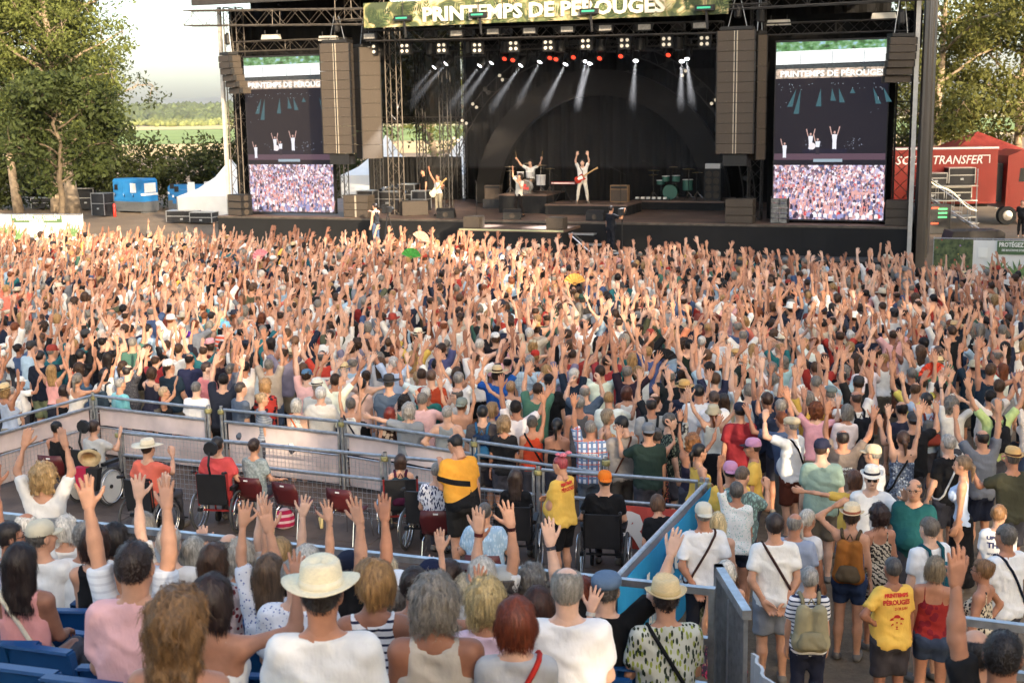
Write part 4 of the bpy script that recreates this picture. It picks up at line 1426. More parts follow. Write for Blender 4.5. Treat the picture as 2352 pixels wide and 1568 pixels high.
rk=sroot('amp_rack',23.35,-0.3,DECK+0.005,'light grey amplifier rack beside the second screen','rack')
for i in range(2):
 for j in range(5):
  MB().box((-0.3+i*0.31,0,j*0.19+0.01),(-0.3+i*0.31+0.29,0.55,j*0.19+0.17)).build('amplifier',mat('rack_grey',(0.18,0.18,0.17),0.5,0.4,noise=0.5,nscale=9),rk)
MB().box((-0.33,0.05,-0.0),(0.35,0.6,0.008)).box((-0.34,0.05,0),(-0.315,0.6,1.0)).box((0.325,0.05,0),(0.35,0.6,1.0)).build('frame',PADARK,rk)
# ------------------------------------------------------------------ lights on the trusses
def blinder(u,v,z,label):
 r=sroot('blinder_lamp',u,v,z,label,'stage lamp','four-cell blinders on the truss')
 MB().box((-0.24,0,-0.24),(0.24,0.2,0.24)).build('housing',PADARK,r)
 for sx in (-1,1):
  for sz in (-1,1):
   MB().lathe([(0.065,0.0),(0.068,-0.02),(0.045,-0.03),(0.015,-0.035)],(sx*0.11,-0.002,sz*0.11),12,'y').build('lamp_cell',LAMPW,r)
 MB().path([(-0.27,0.1,0),(-0.27,0.1,0.36),(0.27,0.1,0.36),(0.27,0.1,0)],0.015,4).build('yoke',TRUSSB,r)
ords=['first','second','third','fourth','fifth','sixth','seventh','eighth','ninth','tenth','eleventh','twelfth']
BL=[(853,113.5),(929,111.5),(1014,110),(1096,110),(1179,106),(1259,104),(1345,100.5),(1434.5,99),(1531,96),(1618,94.5)]
for i,(x,y) in enumerate(BL):
 u,z=SV(x,y,-0.4)
 blinder(u,-0.4,z,f'four-cell blinder lamp, {ords[i]} along the front truss from the tents end')
def moving_head(u,v,z,label,m,aim=(0,-0.3,-1),s=1.0):
 r=sroot('moving_head',u,v,z,label,'stage lamp','moving head lamps')
 MB().box((-0.2*s,-0.14*s,0.42*s),(0.2*s,0.14*s,0.62*s)).build('base',PADARK,r)
 MB().path([(-0.2*s,0,0.45*s),(-0.22*s,0,0.0),],0.04*s,4).build('yoke_arm',PADARK,r)
 MB().path([(0.2*s,0,0.45*s),(0.22*s,0,0.0),],0.04*s,4).build('yoke_arm',PADARK,r)
 a=Vector(aim).normalized()
 MB().tube(-a*0.2*s,a*0.16*s,0.15*s,10,0.17*s).build('head',PADARK,r)
 MB().tube(a*0.162*s,a*0.175*s,0.10*s,10).build('lens',m,r)
 return r
BEAMS=[(1003,154,-0.75,0.5),(1030,146,-0.75,0.7),(1107,150,-0.6,0.8),(1134,143.5,-0.6,1.0),(1201,149,-0.55,1.1),(1244,141,-0.4,0.7),(1303,146,-0.38,1.3),
         (1347,139.5,-0.05,1.2),(1357,144,-0.15,1.2),(1460.6,137.7,0.06,1.2),(1566,139,0.10,1.3),(1576,134,0.25,1.3)]
SPOTS=[]
for i,(x,y,ax,pw) in enumerate(BEAMS):
 u,z=SV(x,y,1.6)
 aim=(ax,-0.55,-1)
 moving_head(u,1.6,z+0.1,f'moving head throwing a white beam, {ords[i]} from the tents end',LAMPC,aim)
 SPOTS.append((u,1.6,z,aim,pw))
for i,(x,y) in enumerate(((1161,136),(1180,139),(1265,134),(1279,137),(1319,132.5),(1379,135),(1427.5,130),(1536.5,127.4))):
 u,z=SV(x,y,1.0)
 moving_head(u,1.0,z+0.1,f'wash lamp glowing red under the truss, {ords[i]} from the tents end',LAMPR,(0,-0.75,-0.6),0.95)
for i,x in enumerate((990,1075,1161,1287,1380,1470,1558)):
 u,z=SV(x,108-i*2.2,0.4)
 moving_head(u,0.4,z-0.12,f'unlit moving head hanging from the front truss, {ords[i]} from the tents end',PADARK,(0,-0.1,-1),1.25)
for i,(x,y) in enumerate(((848,84),(1048,77),(1132,73),(1216,71),(1302,68),(1390,65),(1480,63),(1607,59))):
 u,z=SV(x,y,-1.15)
 r=sroot('flood_panel',u,-1.15,z,f'flat flood lamp panel on the front truss, {ords[i]} from the tents end','stage lamp','flood panels on the front truss')
 MB().prism([(-0.36,0.15),(0.36,0.15),(0.28,-0.13),(-0.28,-0.13)],0.0,0.12).build('housing',PADARK,r)
 MB().box((-0.24,-0.012,-0.09),(0.24,-0.001,0.11)).build('panel_face',mat('flood_face',(0.30,0.28,0.25),0.4,noise=0.3,nscale=12),r)
for i,(x,y,v) in enumerate(((620,85,0.2),(752,88,0.2),(1788,52,0.2),(2030,36,0.2))):
 u,z=SV(x,y,v)
 r=sroot('work_light',u,v,z,f'white work light clamped to the wing truss, {ords[i]} from the tents end','stage lamp','work lights')
 MB().prism([(-0.4,0.1),(0.4,0.1),(0.45,-0.1),(-0.45,-0.1)],0,0.2).build('housing',mat('worklight',(0.6,0.58,0.52),0.5),r)
 for sx in (-0.3,0.3):
  MB().tube((sx,0.1,0.08),(sx,0.1,0.28),0.03).build('clamp',PADARK,r)
# ------------------------------------------------------------------ festival banner
def banner_mat():
 m,nt,b=_new('banner_print')
 N,L=nt.nodes,nt.links
 tc=N.new('ShaderNodeTexCoord')
 n=N.new('ShaderNodeTexNoise'); n.inputs['Scale'].default_value=1.5; n.inputs['Detail'].default_value=3; n.inputs['Distortion'].default_value=1.5
 L.new(tc.outputs['Object'],n.inputs['Vector'])
 r=N.new('ShaderNodeValToRGB'); e=r.color_ramp.elements
 e[0].position=0.40; e[0].color=(0.045,0.060,0.028,1); e[1].position=0.66; e[1].color=(0.46,0.40,0.26,1)
 x=e.new(0.50); x.color=(0.12,0.14,0.055,1); x=e.new(0.58); x.color=(0.34,0.27,0.13,1)
 L.new(n.outputs[0],r.inputs[0]); L.new(r.outputs[0],b.inputs['Base Color'])
 b.inputs['Roughness'].default_value=0.8
 return m
GOLD=banner_mat()
bn=sroot('festival_banner',6.85,-1.95,9.62,'long printed banner with leaves reading PRINTEMPS DE PÉROUGES over the stage','banner')
W_=14.75
wavy('banner_cloth',0,W_,0,0.98,GOLD,bn,0.0,n=30,amp=0.012)
LG=[mat('palm_print_a',(0.035,0.055,0.022),0.75,noise=0.3),mat('palm_print_b',(0.10,0.13,0.05),0.75,noise=0.3),mat('palm_print_c',(0.30,0.30,0.16),0.75,noise=0.3)]
rb=random.Random(11)
def blade_leaf(parent,x,z,L,a,m,y,n=7,wmul=1.0):
 b=MB()
 for k in range(n):
  t=0.15+0.85*k/(n-1)
  for sd in (-1,1):
   bx,bz=x+math.cos(a)*L*t,z+math.sin(a)*L*t
   da=a+sd*(0.95-0.4*t)
   l2=L*0.45*(1.15-t)+0.05
   tx,tz=bx+math.cos(da)*l2,bz+math.sin(da)*l2
   q=(-math.sin(da)*0.028*wmul,math.cos(da)*0.028*wmul)
   cl=lambda zz:min(max(zz,0.015),0.965)
   b.add([(bx,y,cl(bz)),((bx+tx)/2+q[0],y,cl((bz+tz)/2+q[1])),(tx,y,cl(tz)),((bx+tx)/2-q[0],y,cl((bz+tz)/2-q[1]))],[(0,1,2,3)])
 b.build('printed_palm',m,parent)
for i in range(96):
 x=rb.uniform(0.3,W_-0.3)
 blade_leaf(bn,x,rb.choice((0.05,0.1,0.9,0.95)),rb.uniform(0.6,1.0),rb.uniform(0.3,2.8)*(1 if rb.random()<0.5 else-1),LG[(0,1,0,2,0,1)[i%6]],-0.026-0.0022*(i%13),wmul=rb.uniform(0.8,1.9))
ub0,_=SV(972,55,-1.95); ub1,_=SV(1528,20,-1.95)
text_mesh('lettering','PRINTEMPS DE PÉROUGES',0.74,mat('banner_letters',(0.60,0.56,0.46),0.7),bn,((ub0+ub1)/2-6.85,-0.075,0.40),(math.pi/2,0,0),width=ub1-ub0,bold=0.028,extrude=0.008)
for i,x in enumerate((923,1097,1352,1683-65)):
 u,z=SV(x,42-i*8,-2.2)
 r=sroot('hanging_controller',u,-2.2,z,f'small black box with green display hanging before the banner, {ords[i]} from the tents end','controller','controllers before the banner')
 MB().box((-0.36,0,-0.1),(0.36,0.2,0.1)).build('case',PADARK,r)
 MB().box((-0.28,-0.01,-0.03),(0.22,-0.001,0.04)).build('display',mat('green_display',(0.02,0.08,0.05),0.4,emit=(0.03,0.35,0.2),estr=0.5),r)
 MB().tube((0,0.1,0.1),(0,0.1,1.4),0.015).build('cable',PADARK,r)
 MB().tube((0.05,0.1,-0.1),(0.1,0.1,-0.75),0.05).build('hoist',PADARK,r)
# ------------------------------------------------------------------ video screens
def em(name,col,s=0.8):
 return mat(name,(0.010,0.0085,0.0075),0.6,emit=col,estr=s*0.30,spec=0.15)
def em_noise(name,cols,scale,stretch,s=0.9,detail=2.0,vor=False):
 if name in MATS:
  return MATS[name]
 m,nt,b=_new(name)
 N,L=nt.nodes,nt.links
 tc=N.new('ShaderNodeTexCoord')
 mp=N.new('ShaderNodeMapping'); mp.inputs['Scale'].default_value=stretch
 L.new(tc.outputs['Object'],mp.inputs[0])
 r=N.new('ShaderNodeValToRGB')
 e=r.color_ramp.elements
 e[0].color=(*cols[0],1); e[1].color=(*cols[-1],1)
 for i,c in enumerate(cols[1:-1]):
  x=e.new((i+1)/(len(cols)-1)); x.color=(*c,1)
 if vor:
  t=N.new('ShaderNodeTexVoronoi'); t.inputs['Scale'].default_value=scale
  L.new(mp.outputs[0],t.inputs['Vector'])
  sp=N.new('ShaderNodeSeparateColor'); L.new(t.outputs['Color'],sp.inputs[0])
  L.new(sp.outputs[0],r.inputs[0]); r.color_ramp.interpolation='CONSTANT'
 else:
  t=N.new('ShaderNodeTexNoise'); t.inputs['Scale'].default_value=scale; t.inputs['Detail'].default_value=detail
  L.new(mp.outputs[0],t.inputs['Vector'])
  mr=N.new('ShaderNodeMapRange'); mr.inputs[1].default_value=0.32; mr.inputs[2].default_value=0.68
  L.new(t.outputs[0],mr.inputs[0]); L.new(mr.outputs[0],r.inputs[0])
 b.inputs['Base Color'].default_value=(0.010,0.0085,0.0075,1)
 b.inputs['Roughness'].default_value=0.6
 b.inputs['Emission Strength'].default_value=s*0.30
 m.cycles.emission_sampling='NONE'
 L.new(r.outputs[0],b.inputs['Emission Color'])
 MATS[name]=m
 return m
def video_screen(u0,u1,z0,z1,label,seed):
 W,Hh=u1-u0,z1-z0
 r=sroot('video_screen',u0,0.0,z0,label,'video screen','video screens beside the stage')
 MB().box((-0.04,0.0,-0.05),(W+0.04,0.22,Hh+0.05)).build('panel',PADARK,r)
 def X(a):return a*W
 def Zt(b):return (1-b)*Hh
 def strip(name,b0,b1,m,y=-0.004,a0=0.0,a1=1.0,sl=0.0):
  return MB().add([(X(a0),y,Zt(b1)),(X(a1),y,Zt(b1-sl)),(X(a1),y,Zt(b0-sl)),(X(a0),y,Zt(b0))],[(0,1,2,3)]).build(name,m,r)
 strip('picture_ground',0,1,em('scr_dark',(0.012,0.011,0.02),1.0),-0.004)
 strip('picture_trees',0.004,0.055,em_noise('scr_trees',[(0.02,0.06,0.02),(0.06,0.22,0.06),(0.20,0.40,0.20),(0.35,0.6,0.85)],4,(1,1,1.5),0.9),-0.006)
 strip('picture_canopy',0.055,0.128,em('scr_white',(0.92,0.97,1.0),1.05),-0.008,sl=0.008)
 for a in (0.22,0.50,0.78):
  strip('picture_seam',0.06,0.125,em('scr_seam',(0.35,0.42,0.5),0.7),-0.009,a,a+0.006)
 strip('picture_truss',0.128,0.15,em_noise('scr_truss',[(0.01,0.015,0.02),(0.05,0.07,0.08)],12,(1,1,1),1.0),-0.008)
 strip('picture_banner',0.152,0.205,em_noise('scr_banner',[(0.06,0.07,0.07),(0.5,0.4,0.33),(0.85,0.62,0.5)],6,(1,1,1),0.9),-0.008,sl=0.002)
 text_mesh('picture_lettering','PRINTEMPS DE PÉROUGES',0.30,em('scr_letters',(1,0.97,0.97),1.0),r,(X(0.505),-0.013,Zt(0.181)),(math.pi/2,0,0),width=W*0.93,bold=0.012,extrude=0.001)
 strip('picture_floor',0.625,0.66,em('scr_floor',(0.10,0.06,0.09),1.0),-0.006)
 strip('picture_apron',0.655,0.672,em('scr_apron',(0.32,0.42,0.52),0.9),-0.008,0.36,0.62)
 strip('picture_riser',0.598,0.622,em('scr_riser',(0.012,0.012,0.03),1.0),-0.008,0.26,0.66)
 rr=random.Random(seed)
 # rig lamps and teal beams
 beam=em('scr_beam',(0.04,0.11,0.14),1.0)
 for a,l,d in ((0.19,0.10,-0.06),(0.23,0.14,-0.04),(0.41,0.10,-0.02),(0.51,0.07,0.01),(0.57,0.08,0.03),(0.69,0.03,0.0),(0.87,0.09,0.05),(0.96,0.08,0.05)):
  b0=0.262
  MB().add([(X(a),-0.007,Zt(b0)),(X(a+d+0.028),-0.007,Zt(b0+l)),(X(a+d-0.022),-0.007,Zt(b0+l))],[(0,1,2)]).build('picture_beam',beam,r)
 dots=MB()
 for k in range(34):
  a,b=rr.uniform(0.02,0.98),rr.choice((0.235,0.24,0.25,0.262))+rr.uniform(-0.004,0.004)
  if rr.random()<0.2:
   a,b=rr.choice((0.05,0.1,0.14,0.86,0.92,0.95)),rr.uniform(0.27,0.42)
  q=0.013
  dots.add([(X(a),-0.009,Zt(b)),(X(a)+q,-0.009,Zt(b)-q),(X(a),-0.009,Zt(b)-2*q),(X(a)-q,-0.009,Zt(b)-q)],[(0,1,2,3)])
 dots.build('picture_lamps',em('scr_lamp',(0.6,0.75,0.9),1.0),r)['kind']='stuff'
 # band on the screen
 wh=em('scr_shirt',(0.80,0.82,0.95),0.9); skn=em('scr_skin',(0.55,0.35,0.33),0.9); rd=em('scr_red',(0.55,0.05,0.06),0.9)
 def figure(a,b,h,armsup,m1,m2):
  s=h*Hh
  x,z=X(a),Zt(b)
  f=MB()
  for (dx,w0,zz0,zz1) in ((-0.06,0.07,0,0.48),(0.06,0.07,0,0.48)):
   f.add([(x+(dx-w0*0.7)*s,-0.010,z),(x+(dx+w0*0.7)*s,-0.010,z),(x+(dx*0.6+w0)*s,-0.010,z+0.5*s),(x+(dx*0.6-w0)*s,-0.010,z+0.5*s)],[(0,1,2,3)])
  f.build('picture_figure_legs',m2,r)
  f=MB().add([(x-0.11*s,-0.011,z+0.46*s),(x+0.11*s,-0.011,z+0.46*s),(x+0.15*s,-0.011,z+0.82*s),(x-0.15*s,-0.011,z+0.82*s)],[(0,1,2,3)])
  f.build('picture_figure',m1,r)
  f=MB()
  f.add([(x+0.07*s*math.cos(t*0.785),-0.011,z+0.93*s+0.085*s*math.sin(t*0.785)) for t in range(8)],[tuple(range(8))])
  for sd in armsup:
   f.add([(x+sd*0.12*s,-0.0115,z+0.78*s),(x+sd*0.18*s,-0.0115,z+0.80*s),(x+sd*0.30*s,-0.0115,z+1.25*s),(x+sd*0.24*s,-0.0115,z+1.27*s)],[(0,1,2,3)])
  f.build('picture_figure_skin',skn,r)
 figure(0.095,0.648,0.085,(-1,),wh,wh); figure(0.33,0.60,0.09,(-1,1),wh,wh); figure(0.545,0.60,0.10,(-1,1),wh,wh); figure(0.395,0.63,0.09,(-1,),wh,em('scr_trouser',(0.03,0.025,0.04),1))
 MB().add([(X(0.345)+0.13*math.cos(t*0.5236),-0.012,Zt(0.583)+0.13*math.sin(t*0.5236)) for t in range(12)],[tuple(range(12))]).build('picture_drum',em('scr_drum',(0.85,0.78,0.85),0.9),r)
 kit=MB()
 for k in range(40):
  a,b=rr.choice((rr.gauss(0.33,0.05),rr.gauss(0.70,0.06))),rr.uniform(0.535,0.60)
  w,h=rr.uniform(0.01,0.05),rr.uniform(0.01,0.05)
  kit.add([(X(a),-0.0095,Zt(b)),(X(a)+w,-0.0095,Zt(b)),(X(a)+w,-0.0095,Zt(b)-h),(X(a),-0.0095,Zt(b)-h)],[(0,1,2,3)])
 kit.build('picture_kit',em('scr_kit',(0.22,0.25,0.34),0.9),r)['kind']='stuff'
 # crowd on the screen: little heads and arms, flat on the panel
 strip('picture_crowd',0.69,0.998,em_noise('scr_crowd',[(0.10,0.07,0.10),(0.30,0.18,0.26),(0.65,0.38,0.40),(0.08,0.10,0.25),(0.55,0.50,0.75),(0.9,0.85,1.0),(0.2,0.12,0.2)],9,(1.3,1,0.9),0.9,vor=True),-0.006)
 cols=[em('scr_c1',(0.95,0.9,1.0),0.9),em('scr_c2',(0.20,0.22,0.45),0.9),em('scr_c3',(0.05,0.04,0.08),0.9),em('scr_c4',(0.8,0.45,0.45),0.9),em('scr_c5',(0.35,0.35,0.65),0.9),em('scr_c6',(0.7,0.1,0.12),0.9)]
 arms_,heads_=MB(),[MB() for _ in range(6)]
 for k in range(620):
  b=0.70+0.295*(k/620)**1.0
  s=0.5+1.3*(b-0.69)/0.3
  a=rr.uniform(0.015,0.985)
  w=0.040*s
  x,z=X(a),Zt(b)
  if x+w>W-0.01 or x-w<0.01 or z-3*w<0.01:
   continue
  y=-0.0075-0.000004*k
  heads_[rr.choices(range(6),(5,3,4,3,3,1))[0]].add([(x-w,y,z-2.6*w),(x+w,y,z-2.6*w),(x+w,y,z-0.7*w),(x,y,z),(x-w,y,z-0.7*w)],[(0,1,2,3,4)])
  if rr.random()<0.85-0.5*(b-0.7)/0.3:
   for sd in (-1,1):
    lx=rr.uniform(0.1,0.9)*sd
    arms_.add([(x+sd*w,y-0.00001,z-w),(x+sd*(w+0.016*s),y-0.00001,z-w),(x+(sd+lx)*w+0.014*s,y-0.00001,z+3.0*w),(x+(sd+lx)*w,y-0.00001,z+3.0*w)],[(0,1,2,3)])
 arms_.build('picture_crowd_arms',em('scr_arm',(0.85,0.42,0.40),0.85),r)['kind']='stuff'
 for m,hb in zip(cols,heads_):
  if hb.f:
   hb.build('picture_crowd_heads',m,r)['kind']='stuff'
 return r
video_screen(0.0,4.17,2.0,8.72,'tall video screen partly hidden behind the sunlit speaker array',3)
video_screen(23.08,27.18,2.0,8.66,'tall video screen fully in view beside the lorry end',9)
# ------------------------------------------------------------------ instruments
CHROME=mat('chrome',(0.7,0.7,0.7),0.15,1.0)
DRUMW=mat('drum_head',(0.80,0.78,0.74),0.5)
DRUMS=mat('drum_shell',(0.55,0.55,0.56),0.25,0.2)
DRUMG=mat('drum_shell_green',(0.05,0.14,0.11),0.25,0.1)
BRASS=mat('cymbal_brass',(0.50,0.36,0.14),0.3,1.0)
REDP=mat('red_print',(0.55,0.03,0.02),0.6)
def drum_kit(u,v,z,label,shell,text=None,rz=0.0,s=1.0):
 r=sroot('drum_kit',u,v,z,label,'drum kit',None,rz)
 b=MB().lathe([(0.0,0.0),(0.29,0.0),(0.29,0.42),(0.0,0.42)],(0,0,0.30),22,'y').build('bass_drum',shell,r,smooth=False)
 hd=MB().lathe([(0.0,-0.004),(0.265,-0.004),(0.265,-0.012),(0.0,-0.016)],(0,0,0.30),22,'y').build('drum_head',DRUMW if text else PADARK,b)
 MB().lathe([(0.27,-0.02),(0.30,-0.02),(0.30,0.03),(0.27,0.03)],(0,0,0.30),22,'y').build('hoop',CHROME if text else shell,b)
 if text:
  text_mesh('lettering',text[0],0.15,REDP,b,(0,-0.022,0.36),(math.pi/2,0,0),width=0.24,bold=0.008)
  text_mesh('lettering',text[1],0.15,REDP,b,(0.01,-0.022,0.23),(math.pi/2,0,0),width=0.44,bold=0.008)
 for (x,y,zz,r_,h) in ((-0.22,0.2,0.72,0.15,0.2),(0.2,0.2,0.72,0.16,0.22),(0.62,0.5,0.35,0.21,0.42),(-0.5,0.55,0.58,0.18,0.15)):
  t=MB().lathe([(0.0,0),(r_,0),(r_,h),(0.0,h)],(x,y,zz),16).build('tom',shell,r)
  MB().lathe([(0.0,0),(r_+0.012,0),(r_+0.012,0.02),(0,0.024)],(x,y,zz+h+0.001),16).build('tom_head',DRUMW,t)
  MB().tube((x,y,0),(x,y,zz),0.015).build('stand',CHROME,t)
 for (x,y,zz,r_) in ((-0.75,0.3,1.15,0.24),(0.72,0.2,1.22,0.26),(0.95,0.75,1.05,0.22),(-0.9,0.8,0.95,0.19),(0.1,0.15,1.3,0.18)):
  MB().lathe([(0.005,0.03),(0.05,0.025),(r_,0.0),(r_,-0.004),(0.04,0.012)],(x,y,zz),18).build('cymbal',BRASS,r)
  sd=MB().tube((x,y,0.02),(x,y,zz+0.05),0.011)
  for k in range(3):
   sd.tube((x,y,0.28),(x+0.25*math.cos(k*2.1),y+0.25*math.sin(k*2.1),0.01),0.009)
  sd.build('cymbal_stand',CHROME,r)
 r.scale=(s,s,s)
 return r
def riser(u0,u1,v0,v1,h,label):
 r=sroot('riser',u0,v0,DECK,label,'riser','black skirted risers')
 MB().box((0,0,h-0.06),(u1-u0,v1-v0,h)).build('top',DECKM,r)
 pleats('skirt',0,u1-u0,0.01,h-0.062,SKIRT,r,amp=0.012,wl=0.5,v=0.005)
 pleats('skirt',0,v1-v0,0.01,h-0.062,SKIRT,r,amp=0.012,wl=0.5,axis='v',v=u1-u0-0.02)
 pleats('skirt',0,v1-v0,0.01,h-0.062,SKIRT,r,amp=0.012,wl=0.5,axis='v',v=0.005)
riser(10.85,13.05,2.6,5.2,0.82,'tall black riser under the drummer')
riser(13.12,16.75,2.1,4.6,0.45,'low black riser under the guitarist')
riser(16.0,20.2,5.4,8.2,0.40,'low black riser at the back under the second kit')
drum_kit(11.85,3.05,DECK+0.82,'white drum kit with red lettering on the bass drum',DRUMS,('SAM','SAUVAGE'))
drum_kit(17.6,6.3,DECK+0.40,'dark green drum kit standing unused at the back',DRUMG,None,s=1.1)
TWEED=mat('amp_tweed',(0.20,0.12,0.06),0.8,noise=0.15,nscale=30)
AMPG=mat('amp_cloth',(0.06,0.045,0.035),0.85,noise=0.2,nscale=30)
def amp(u,v,z,w,h,label,m):
 r=sroot('guitar_amplifier',u,v,z,label,'amplifier','amplifiers on the stage')
 MB().box((-w/2,0,0),(w/2,0.35,h)).build('case',m,r)
 MB().box((-w/2+0.03,-0.012,0.04),(w/2-0.03,-0.001,h*0.74)).build('grille',AMPG,r)
 MB().box((-w/2+0.03,-0.01,h*0.8),(w/2-0.03,-0.001,h*0.95)).build('control_panel',PADARK,r)
amp(9.55,5.2,DECK+0.42,0.75,0.62,'brown guitar amplifier at the foot of the arch near the drums',AMPG)
MB_=sroot('amp_stand',9.55,5.2,DECK,'black box under the brown guitar amplifier','case'); MB().box((-0.45,-0.05,0),(0.45,0.5,0.41)).build('shell',CASE,MB_)
amp(15.95,3.7,DECK+0.452,0.78,0.72,'tweed coloured amplifier on the low riser',TWEED)
bs=sroot('bass_cabinet',19.55,6.0,DECK+0.40,'tall eight-cone bass cabinet with silver amplifier on top','loudspeaker')
MB().box((-0.36,0,0),(0.36,0.4,1.38)).build('case',PADARK,bs)
for i in range(2):
 for j in range(4):
  MB().lathe([(0.13,-0.001),(0.145,-0.015),(0.10,-0.006),(0.04,-0.004)],(-0.165+0.33*i,0,0.22+j*0.31),12,'y').build('cone',PABLACK,bs)
MB().box((-0.33,0.02,1.385),(0.33,0.36,1.60)).build('amp_head',mat('amp_silver',(0.42,0.42,0.43),0.35,0.5),bs)
def mic_stand(u,v,z,h,label,boom=True):
 r=sroot('microphone_stand',u,v,z,label,'mic stand','microphone stands')
 MB().lathe([(0.14,0),(0.14,0.015),(0.02,0.03)],n=12).build('base',PADARK,r)
 MB().tube((0,0,0.02),(0,0,h),0.011).build('pole',PADARK,r)
 if boom:
  MB().tube((0.2,0.05,h-0.12),(-0.35,-0.1,h+0.2),0.009).build('boom',PADARK,r)
  MB().tube((-0.35,-0.1,h+0.2),(-0.45,-0.13,h+0.22),0.025).build('microphone',PADARK,r)
 else:
  MB().tube((0,0,h),(0,-0.08,h+0.12),0.025).build('microphone',PADARK,r)
mic_stand(10.9,-0.2,DECK+0.005,1.45,'straight microphone stand between bassist and singer',False)
mic_stand(16.35,2.5,DECK+0.452,1.35,'boom microphone stand right of the guitarist')
mic_stand(13.4,2.4,DECK+0.452,1.3,'boom microphone stand between drums and guitarist')
mic_stand(16.9,6.0,DECK+0.402,1.5,'tall boom stand over the unused kit')
mic_stand(18.9,5.8,DECK+0.402,1.3,'boom stand beside the tall bass cabinet')
kb=sroot('keyboard',13.6,3.2,DECK+0.452,'small red keyboard on a stand behind the low riser edge','keyboard')
MB().box((-0.55,0,0.78),(0.55,0.3,0.88)).build('case',mat('key_red',(0.35,0.03,0.02),0.4),kb)
MB().box((-0.52,-0.01,0.80),(0.52,-0.001,0.85)).build('key_row',DRUMW,kb)
for sx in (-0.4,0.4):
 MB().path([(sx,0.0,0),(-sx*0.2,0.15,0.78)],0.016,4).build('leg',PADARK,kb)
pb=sroot('pedal_board',16.9,5.6,DECK+0.402,'row of small pedals at the edge of the back riser','pedal board')
MB().box((-0.8,0,0),(0.8,0.25,0.06)).build('tray',PADARK,pb)
for k in range(6):
 MB().box((-0.7+k*0.25,-0.012,0.065),(-0.56+k*0.25,0.15,0.15)).build('pedal',DRUMW,pb)
# clutter in the wing
for (x,y,v,w,h,lab) in ((845,466,3.2,0.8,0.9,'black equipment case in the wing beside the brown array'),(895,452,4.2,1.3,0.8,'foil covered desk in the open wing'),(940,448,5.0,0.8,1.1,'black rack in the open wing before the tents'),(968,462,3.4,0.7,0.9,'black rack standing behind the bassist')):
 u,z=SV(x,y,v)
 flight_case(*sw(u,v,DECK+0.005),w,0.6,h,lab,SA,group='cases in the stage wing')
foil=sroot('foil_cover',SV(895,440,3.9)[0],3.9,DECK+0.82,'crumpled silver foil sheet over the desk in the wing','foil')
bmf=bmesh.new(); bmesh.ops.create_grid(bmf,x_segments=12,y_segments=6,size=1)
for vv in bmf.verts:
 vv.co=(vv.co.x*0.75,vv.co.y*0.3+0.3,0.1+rb.uniform(0,0.25)-0.25*abs(vv.co.x))
mf=bpy.data.meshes.new('foil'); bmf.to_mesh(mf); bmf.free(); mf.materials.append(mat('foil',(0.7,0.7,0.68),0.25,1.0)); link('sheet',mf,foil)
# ------------------------------------------------------------------ lorry, stairs and cases right of the stage
LRED=mat('lorry_red',(0.25,0.018,0.012),0.42,noise=0.1,nscale=1.2)
LDARK=mat('rubber',(0.02,0.02,0.02),0.8)
GLASSD=mat('dark_glass',(0.015,0.018,0.02),0.08,spec=0.8)
LW=mat('lorry_white',(0.75,0.73,0.70),0.5)
lo=empty('lorry',(11.85,67.0,0)); tag(lo,'red articulated lorry with white TRANSFER lettering parked beside the stage','lorry')
tr=MB().box((0,0,1.15),(13.6,2.5,4.05)).build('trailer',LRED,lo)
MB().box((-0.03,-0.02,3.98),(13.63,-0.002,4.08)).build('top_rail',LW,tr)
MB().box((-0.02,-0.012,1.14),(13.62,-0.002,1.24)).build('lower_rail',mat('lorry_dark_red',(0.30,0.03,0.02),0.5),tr)
MB().box((12.6,-0.012,3.62),(13.2,-0.003,3.67)).box((13.15,-0.012,3.25),(13.2,-0.003,3.615)).build('corner_mark',LW,tr)
x0,x1=aty(2142,368,67.0)[0]-11.85,aty(2255,368,67.0)[0]-11.85
zt=aty(2200,368,67.0)[2]
text_mesh('lettering','TRANSFER',0.62,LW,tr,((x0+x1)/2,-0.008,zt),(math.pi/2,0,0),width=x1-x0,bold=0.006,shear=0.22)
xa,xb=aty(2036,368,67.0)[0]-11.85,aty(2128,368,67.0)[0]-11.85
text_mesh('lettering','T SOL',0.62,LW,tr,((xa+xb)/2-0.3,-0.008,zt),(math.pi/2,0,0),width=(xb-xa)*0.85,bold=0.006,shear=0.22)
for x in (2.0,3.3,4.6):
 w=MB().lathe([(0.2,-0.02),(0.5,-0.02),(0.52,0.05),(0.52,0.3),(0.3,0.32)],(x,0.05,0.52),18,'y').build('wheel',LDARK,lo)
 MB().lathe([(0.05,-0.06),(0.25,-0.04),(0.27,0.0)],(x,0.03,0.52),12,'y').build('rim',ALU,w)
MB().box((0.5,0.6,0.95),(13.4,1.9,1.14)).build('chassis',LDARK,lo)
MB().box((6.0,0.02,0.45),(10.8,0.06,1.1)).build('side_guard',mat('lorry_dark_red',(0.3,0.03,0.02)),lo)
cab=MB().prism([(14.1,0.85),(16.6,0.85),(16.65,2.2),(16.35,3.1),(15.9,3.75),(14.9,3.9),(14.15,3.6)],0.0,2.5).build('cab',LRED,lo)
MB().prism([(14.75,2.25),(15.55,2.25),(15.65,2.75),(15.5,3.0),(14.8,2.95)],-0.012,-0.002).build('side_window',GLASSD,cab)
MB().box((14.3,-0.015,1.15),(15.9,-0.003,2.15)).build('door_panel',LRED,cab)
MB().box((14.0,-0.02,0.42),(16.7,0.3,0.84)).build('side_skirt',LRED,cab)
